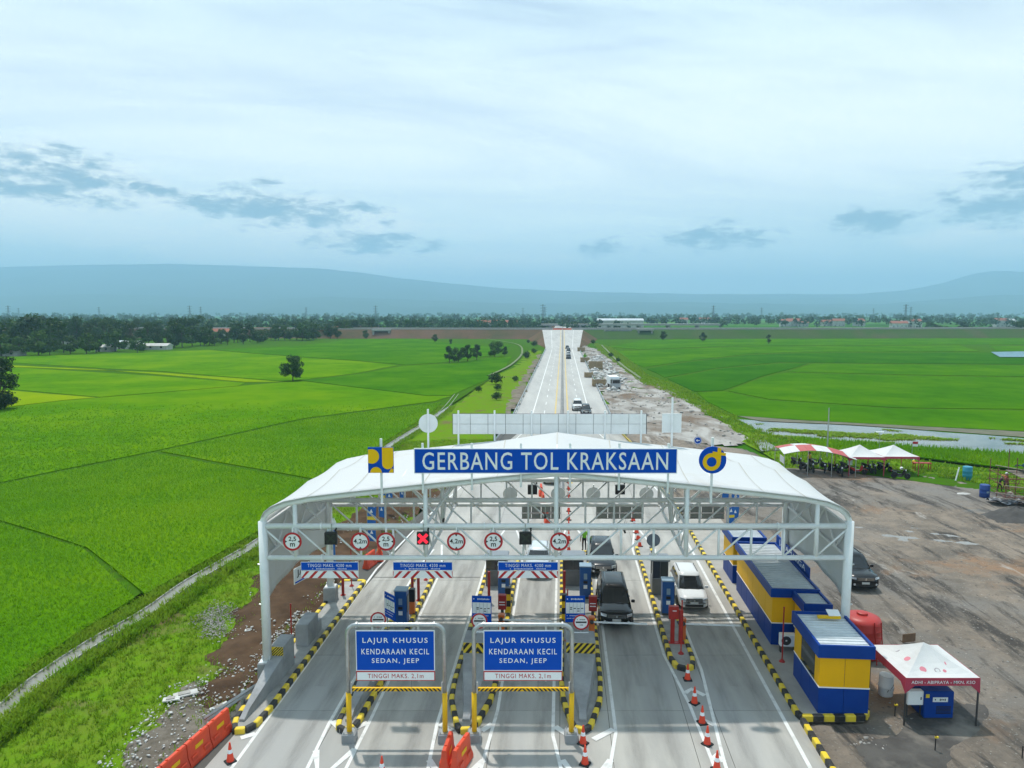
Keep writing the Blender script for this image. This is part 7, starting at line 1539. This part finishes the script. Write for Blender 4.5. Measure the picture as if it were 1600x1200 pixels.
for px, y_, w_ in ((525,560,16),(540,575,12),(553,566,14),(565,590,10),(580,580,12),(490,545,14),(405,520,18),(425,525,14),(760,700,18),(775,720,14),(795,715,16),(330,480,16),(352,490,14)):
    x = (px-800)/F_PX*y_; house('red-tiled house of the village before the far woods',x,y_,w_,8,4.2 if px < 700 else 8,M_rtile,r.uniform(-.2,.2),HG2)
x = (968-800)/F_PX*760; house('long white warehouse roof beyond the viaduct',x,760,48,14,10,M_shed,0,None,'warehouse','warehouse',.15)
HG3 = 'red-roofed houses far across the paddies'
for px, y_ in ((1065,1150),(1100,1180),(1225,950),(1238,960),(1252,955),(1290,970),(1308,960),(1402,900),(1415,905),(1428,900),(1575,940),(1560,930),(1340,980)):
    house('red-tiled house far across the paddies beyond highway',(px-800)/F_PX*y_,y_,r.uniform(12,20),9,r.uniform(5,9),M_rtile if r.random() < .75 else M_shed,r.uniform(-.3,.3),HG3)
# power pylons
def pylon_mesh():
    mb = MB(); H = 34
    for a in (-1,1):
        for b_ in (-1,1): mb.path([(a*3,b_*3,0),(a*1.1,b_*1.1,H*.6),(a*.5,b_*.5,H)],.22,4)
    for k in range(8):
        z0, z1 = H*k/8, H*(k+1)/8; w0 = 3-(1.9*z0/(H*.6)) if z0 < H*.6 else 1.1-.6*(z0-H*.6)/(H*.4); w1 = 3-(1.9*z1/(H*.6)) if z1 < H*.6 else 1.1-.6*(z1-H*.6)/(H*.4)
        for s in (-1,1): mb.tube((-w0,s*w0,z0),(w1,s*w1,z1),.12,4); mb.tube((w0,s*w0,z0),(-w1,s*w1,z1),.12,4)
    return mb.mesh('tower', M_steel)
def arm_mesh():
    mb = MB(); mb.bar((-5,0,0),(5,0,0),.35,.35); mb.tube((-5,0,.1),(0,0,1.5),.14,4); mb.tube((5,0,.1),(0,0,1.5),.14,4); return mb.mesh('cross_arm', M_steel)
PM, AM = pylon_mesh(), arm_mesh(); PG = 'pylons of the far power lines'
for px, y_ in ((17,1500),(33,2100),(158,1800),(299,1500),(316,1750),(480,1900),(588,1500),(848,1300),(851,1700),(817,2100),(1113,1500),(968+220,2000),(1412,1300),(1420,1800),(1362,2300)):
    t = thing('pylon','thin steel lattice pylon fading in the haze over the plain','pylon',((px-800)/F_PX*y_,y_,-.3),r.uniform(-.3,.3),PG); link('tower',PM,t)
    for z in (22,27,32): link('cross_arm',AM,t,(0,0,z))
# ------------------------------------------------------------------ timber formwork and rubble by the carriageway
M_tim = mat('form_timber', (.42,.30,.17), .85, c2=(.30,.22,.13), scale=2, objrand=.1)
for (px, py, w_, h), lb in zip(((906,537,4.2,2.2),(908,549,3.2,1.7),(914,566,3.0,1.6),(931,577,4.0,2.4),(936,604,3.0,1.6),(920,590,2.2,1.3)),('yellowish timber formwork box nearest the junction','yellowish timber formwork box second from the junction','timber formwork box facing the string of far cars','large yellowish timber formwork box topped with white rubble','low timber formwork box beside the white truck','small timber formwork box between the large box and the truck')):
    x, y = G(px,py); t = thing('formwork_box', lb, 'formwork', (x,y,.1), LANE_ROT); n = int(w_/.5)
    for k in range(n): mb = MB(); a = -w_/2+w_*k/n; mb.box(a+.015,a+w_/n-.015,-.05,0,0,h); mb.build('board', M_tim, t)
    for s in (-1,1): mb = MB(); mb.box(s*w_/2-.05,s*w_/2+.05,.001,3,0,h); mb.build('side_panel', M_tim, t)
    for k in range(3): mb = MB(); z = h*(k+.5)/3; mb.box(-w_/2-.1,w_/2+.1,-.12,-.051,z-.06,z+.06); mb.build('waler', M_tim, t)
    mb = MB(); mb.box(-w_/2+.06,w_/2-.06,.05,2.95,0,h*.85); mb.build('fill', M_rub2, t)
def rocks(name, label, XY, Z, smin, smax, m_, seed, cat='rubble'):
    r = np.random.default_rng(seed); base = np.array([(1,0,0),(-1,0,0),(0,1,0),(0,-1,0),(0,0,.8),(0,0,-.6)]); fs = np.array([(0,2,4),(2,1,4),(1,3,4),(3,0,4),(2,0,5),(1,2,5),(3,1,5),(0,3,5)])
    n = len(XY); V = np.zeros((n,6,3)); s = r.uniform(smin,smax,n)*r.uniform(.4,1,n)
    for k in range(n):
        a = r.uniform(0,6.28); v = base*(1+.5*r.normal(size=(6,3)).clip(-.9,.9))*s[k]*np.array([1,.7,.55]); c, sn = math.cos(a), math.sin(a); v = np.stack([v[:,0]*c-v[:,1]*sn,v[:,0]*sn+v[:,1]*c,v[:,2]],1); V[k] = v+np.array([XY[k,0],XY[k,1],(Z[k] if np.ndim(Z) else Z)+s[k]*.12])
    T = (fs[None]+np.arange(n)[:,None,None]*6).reshape(-1,3); return tag(link(name, np_mesh(name, V.reshape(-1,3), T, m_)), label, cat, None, 'stuff')
M_rock = mat('broken_concrete', (.40,.385,.36), .9, c2=(.22,.20,.18), scale=1.5, coords='World')
M_white2 = mat('white_debris', (.66,.66,.64), .8, c2=(.45,.44,.42), scale=2, coords='World')
q = scatter([G(*p) for p in ((915,560),(940,556),(975,590),(985,612),(940,615),(925,590))], 380, 40); rocks('rubble','broken pale rubble heaped along the formwork boxes',q,.25,.2,1.3,M_white2,1)
q = scatter(rub, 900, 41); rocks('rubble','loose rubble strewn over the pale strip',q,.12,.1,.5,M_rock,2)
gpile = [G(*p) for p in ((302,960),(330,932),(372,938),(372,985),(330,1000),(300,985))]
gp2 = rough_poly(gpile,.7,.35,33); q = scatter(gp2, 2600, 42); q = q[np.random.default_rng(5).random(len(q)) < np.clip(edge_dist(gp2,q[:,0],q[:,1])/1.0,.06,1)]; rocks('rubble','pile of grey broken stone on the grass verge',q,zverge(q[:,0],q[:,1])+.10,.025,.10,M_rock,3)
q = scatter(soil_poly, 1500, 43); q = q[vnoise(q[:,0],q[:,1],2.2,3) > .22]; rocks('rubble','pale rubble scattered over the brown soil bank',q,zverge(q[:,0],q[:,1])+.24,.03,.13,M_white2,4)
q = np.vstack([scatter([W(-14.1,24),W(-17.5,25),W(-18,31),W(-15,34),W(-14.1,33)],700,44), scatter([W(-14,34),W(-15.4,35),W(-15,39),W(-14.1,39)],300,46)]); rocks('rubble','white and grey litter of debris along the plaza edge',q,zverge(q[:,0],q[:,1])+.14,.02,.13,M_white2,5)
q = scatter([G(*p) for p in ((1320,860),(1600,790),(1700,900),(1700,1200),(1380,1200),(1400,950))], 900, 45); rocks('rubble','stones and clods strewn across the dirt yard',q,zyard(q[:,0],q[:,1]),.015,.085,M_rock,6)
q = scatter([W(13.3,60),W(11,70),W(14,90),(34,84),(44,60),(30,55)], 500, 47); rocks('rubble','clods and stones at the back of the dirt yard',q,zyard(q[:,0],q[:,1]),.03,.14,M_rock,7)
q = scatter([G(*p) for p in ((1320,1148),(1345,1150),(1390,1160),(1385,1172),(1330,1168))], 40, 48); rocks('rubble','small pile of broken concrete below the island kerb',q,.0,.06,.22,M_rock,8)
for k, (px, py, w_, d, rz, lb) in enumerate(((290,1086,1.0,.45,.5,'flat pale board dropped on the grass near the canopy end column'),(268,1094,.7,.35,.3,'small pale board beside the dropped flat board'),(345,1108,.8,.5,.9,'crumpled white sheet by the guard rail end'),(388,986,.35,.25,.2,'white scrap lying on the soil below the curtain'))):
    x, y = G(px,py); t = thing('scrap_board', lb, 'board', (x,y,zverge(np.array([x]),np.array([y]))[0]+.12), rz); mb = MB(); mb.bbox(-w_/2,w_/2,-d/2,d/2,0,.05,.01); mb.build('board', M_white2, t); mb = MB(); mb.bbox(-w_*.3,w_*.2,-d*.3,d*.35,.051,.09,.01); mb.build('layer', M_rock, t)
# short galvanised rail stub by the water barriers
t = thing('rail_end', 'short bent galvanised guard rail end by the orange barriers', 'guard rail', W(-14.3,27.9)+(0,), LANE_ROT-.35)
for y_ in (0,1.6): mb = MB(); mb.box(-.07,.07,y_-.05,y_+.05,-.1,.75); mb.build('post', M_galv, t)
mb = MB(); mb.rings([[(.09+a,y_,z) for a, z in ((0,.42),(.05,.48),(0,.56),(.05,.64),(0,.72),(-.03,.56))] for y_ in (-.6,2.3)]); mb.build('rail', M_galv, t)

# ------------------------------------------------------------------ mountains
M_mtn = mat('forested_slope', (.045,.075,.040), .95, c2=(.030,.055,.032), scale=.0012, coords='World', spec=.05)
RIDGE = [(-900,432),(-500,424),(-250,420),(0,416),(120,412),(260,411),(400,414),(490,417),(560,424),(620,433),(700,441),(790,449),(880,454),(1000,457),(1150,459),(1330,459),(1410,453),(1470,441),(1515,427),(1545,422),(1580,423),(1640,432),(1750,448),(1950,452),(2500,446)]
def mountains(ridge, dist, y0, y1, seed, rough, m_):
    xs = [((p[0]-800)/F_PX*dist, CAM_H+dist*math.tan(math.atan((600-p[1])/F_PX)-PITCH)) for p in ridge]; X = np.linspace(xs[0][0],xs[-1][0],420); Z = np.interp(X,[p[0] for p in xs],[p[1] for p in xs]); k = 30; V = []
    Z = Z+rough*vnoise(X,X*0+50.0,700,seed,6)+rough*.5*vnoise(X,X*0+9.0,190,seed+2,4)
    for j in range(k+1):
        v = j/k; y = y0+(y1-y0)*v; f = np.clip(1-abs(y-dist)/((dist-y0) if y < dist else (y1-dist)),0,1)**1.25
        n = vnoise(X+y*.25,np.full_like(X,y*.7),620,seed+5,6)*90*f*(1-f)*2; V.append(np.stack([X,np.full_like(X,y),-3+(Z+3)*f+n],1))
    n = len(X); a = (np.arange(k)[:,None]*n+np.arange(n-1)[None]).ravel(); return tag(link('mountains', np_mesh('mountains', np.vstack(V), np.stack([a,a+1,a+n+1,a+n],1), m_, True)), kind='structure')
mountains(RIDGE, 9300.0, 5600, 12200, 2, 9, M_mtn)
mountains([(-900,470),(-300,466),(0,462),(150,458),(300,462),(420,468),(520,462),(620,466),(760,472),(900,474),(1050,471),(1200,475),(1380,474),(1480,466),(1560,459),(1640,461),(1900,468),(2500,470)], 6600.0, 5000, 7900, 6, 8, M_mtn)
# ------------------------------------------------------------------ haze
def haze(density):
    m_ = bpy.data.materials.new('haze'); m_.use_nodes = True; nt = m_.node_tree; nt.nodes.clear(); out = nt.nodes.new('ShaderNodeOutputMaterial'); pv = nt.nodes.new('ShaderNodeVolumePrincipled')
    pv.inputs['Color'].default_value = (.46,.74,1.0,1); pv.inputs['Density'].default_value = density; pv.inputs['Anisotropy'].default_value = .0; nt.links.new(pv.outputs[0], out.inputs['Volume'])
    mb = MB(); mb.box(-15800,15800,-2800,13800,-6,HAZE_TOP); tag(mb.build('haze', m_), kind='stuff', label='pale blue haze lying over the plain', cat='haze')
HAZE_TOP = 700.0
haze(2.1e-4)
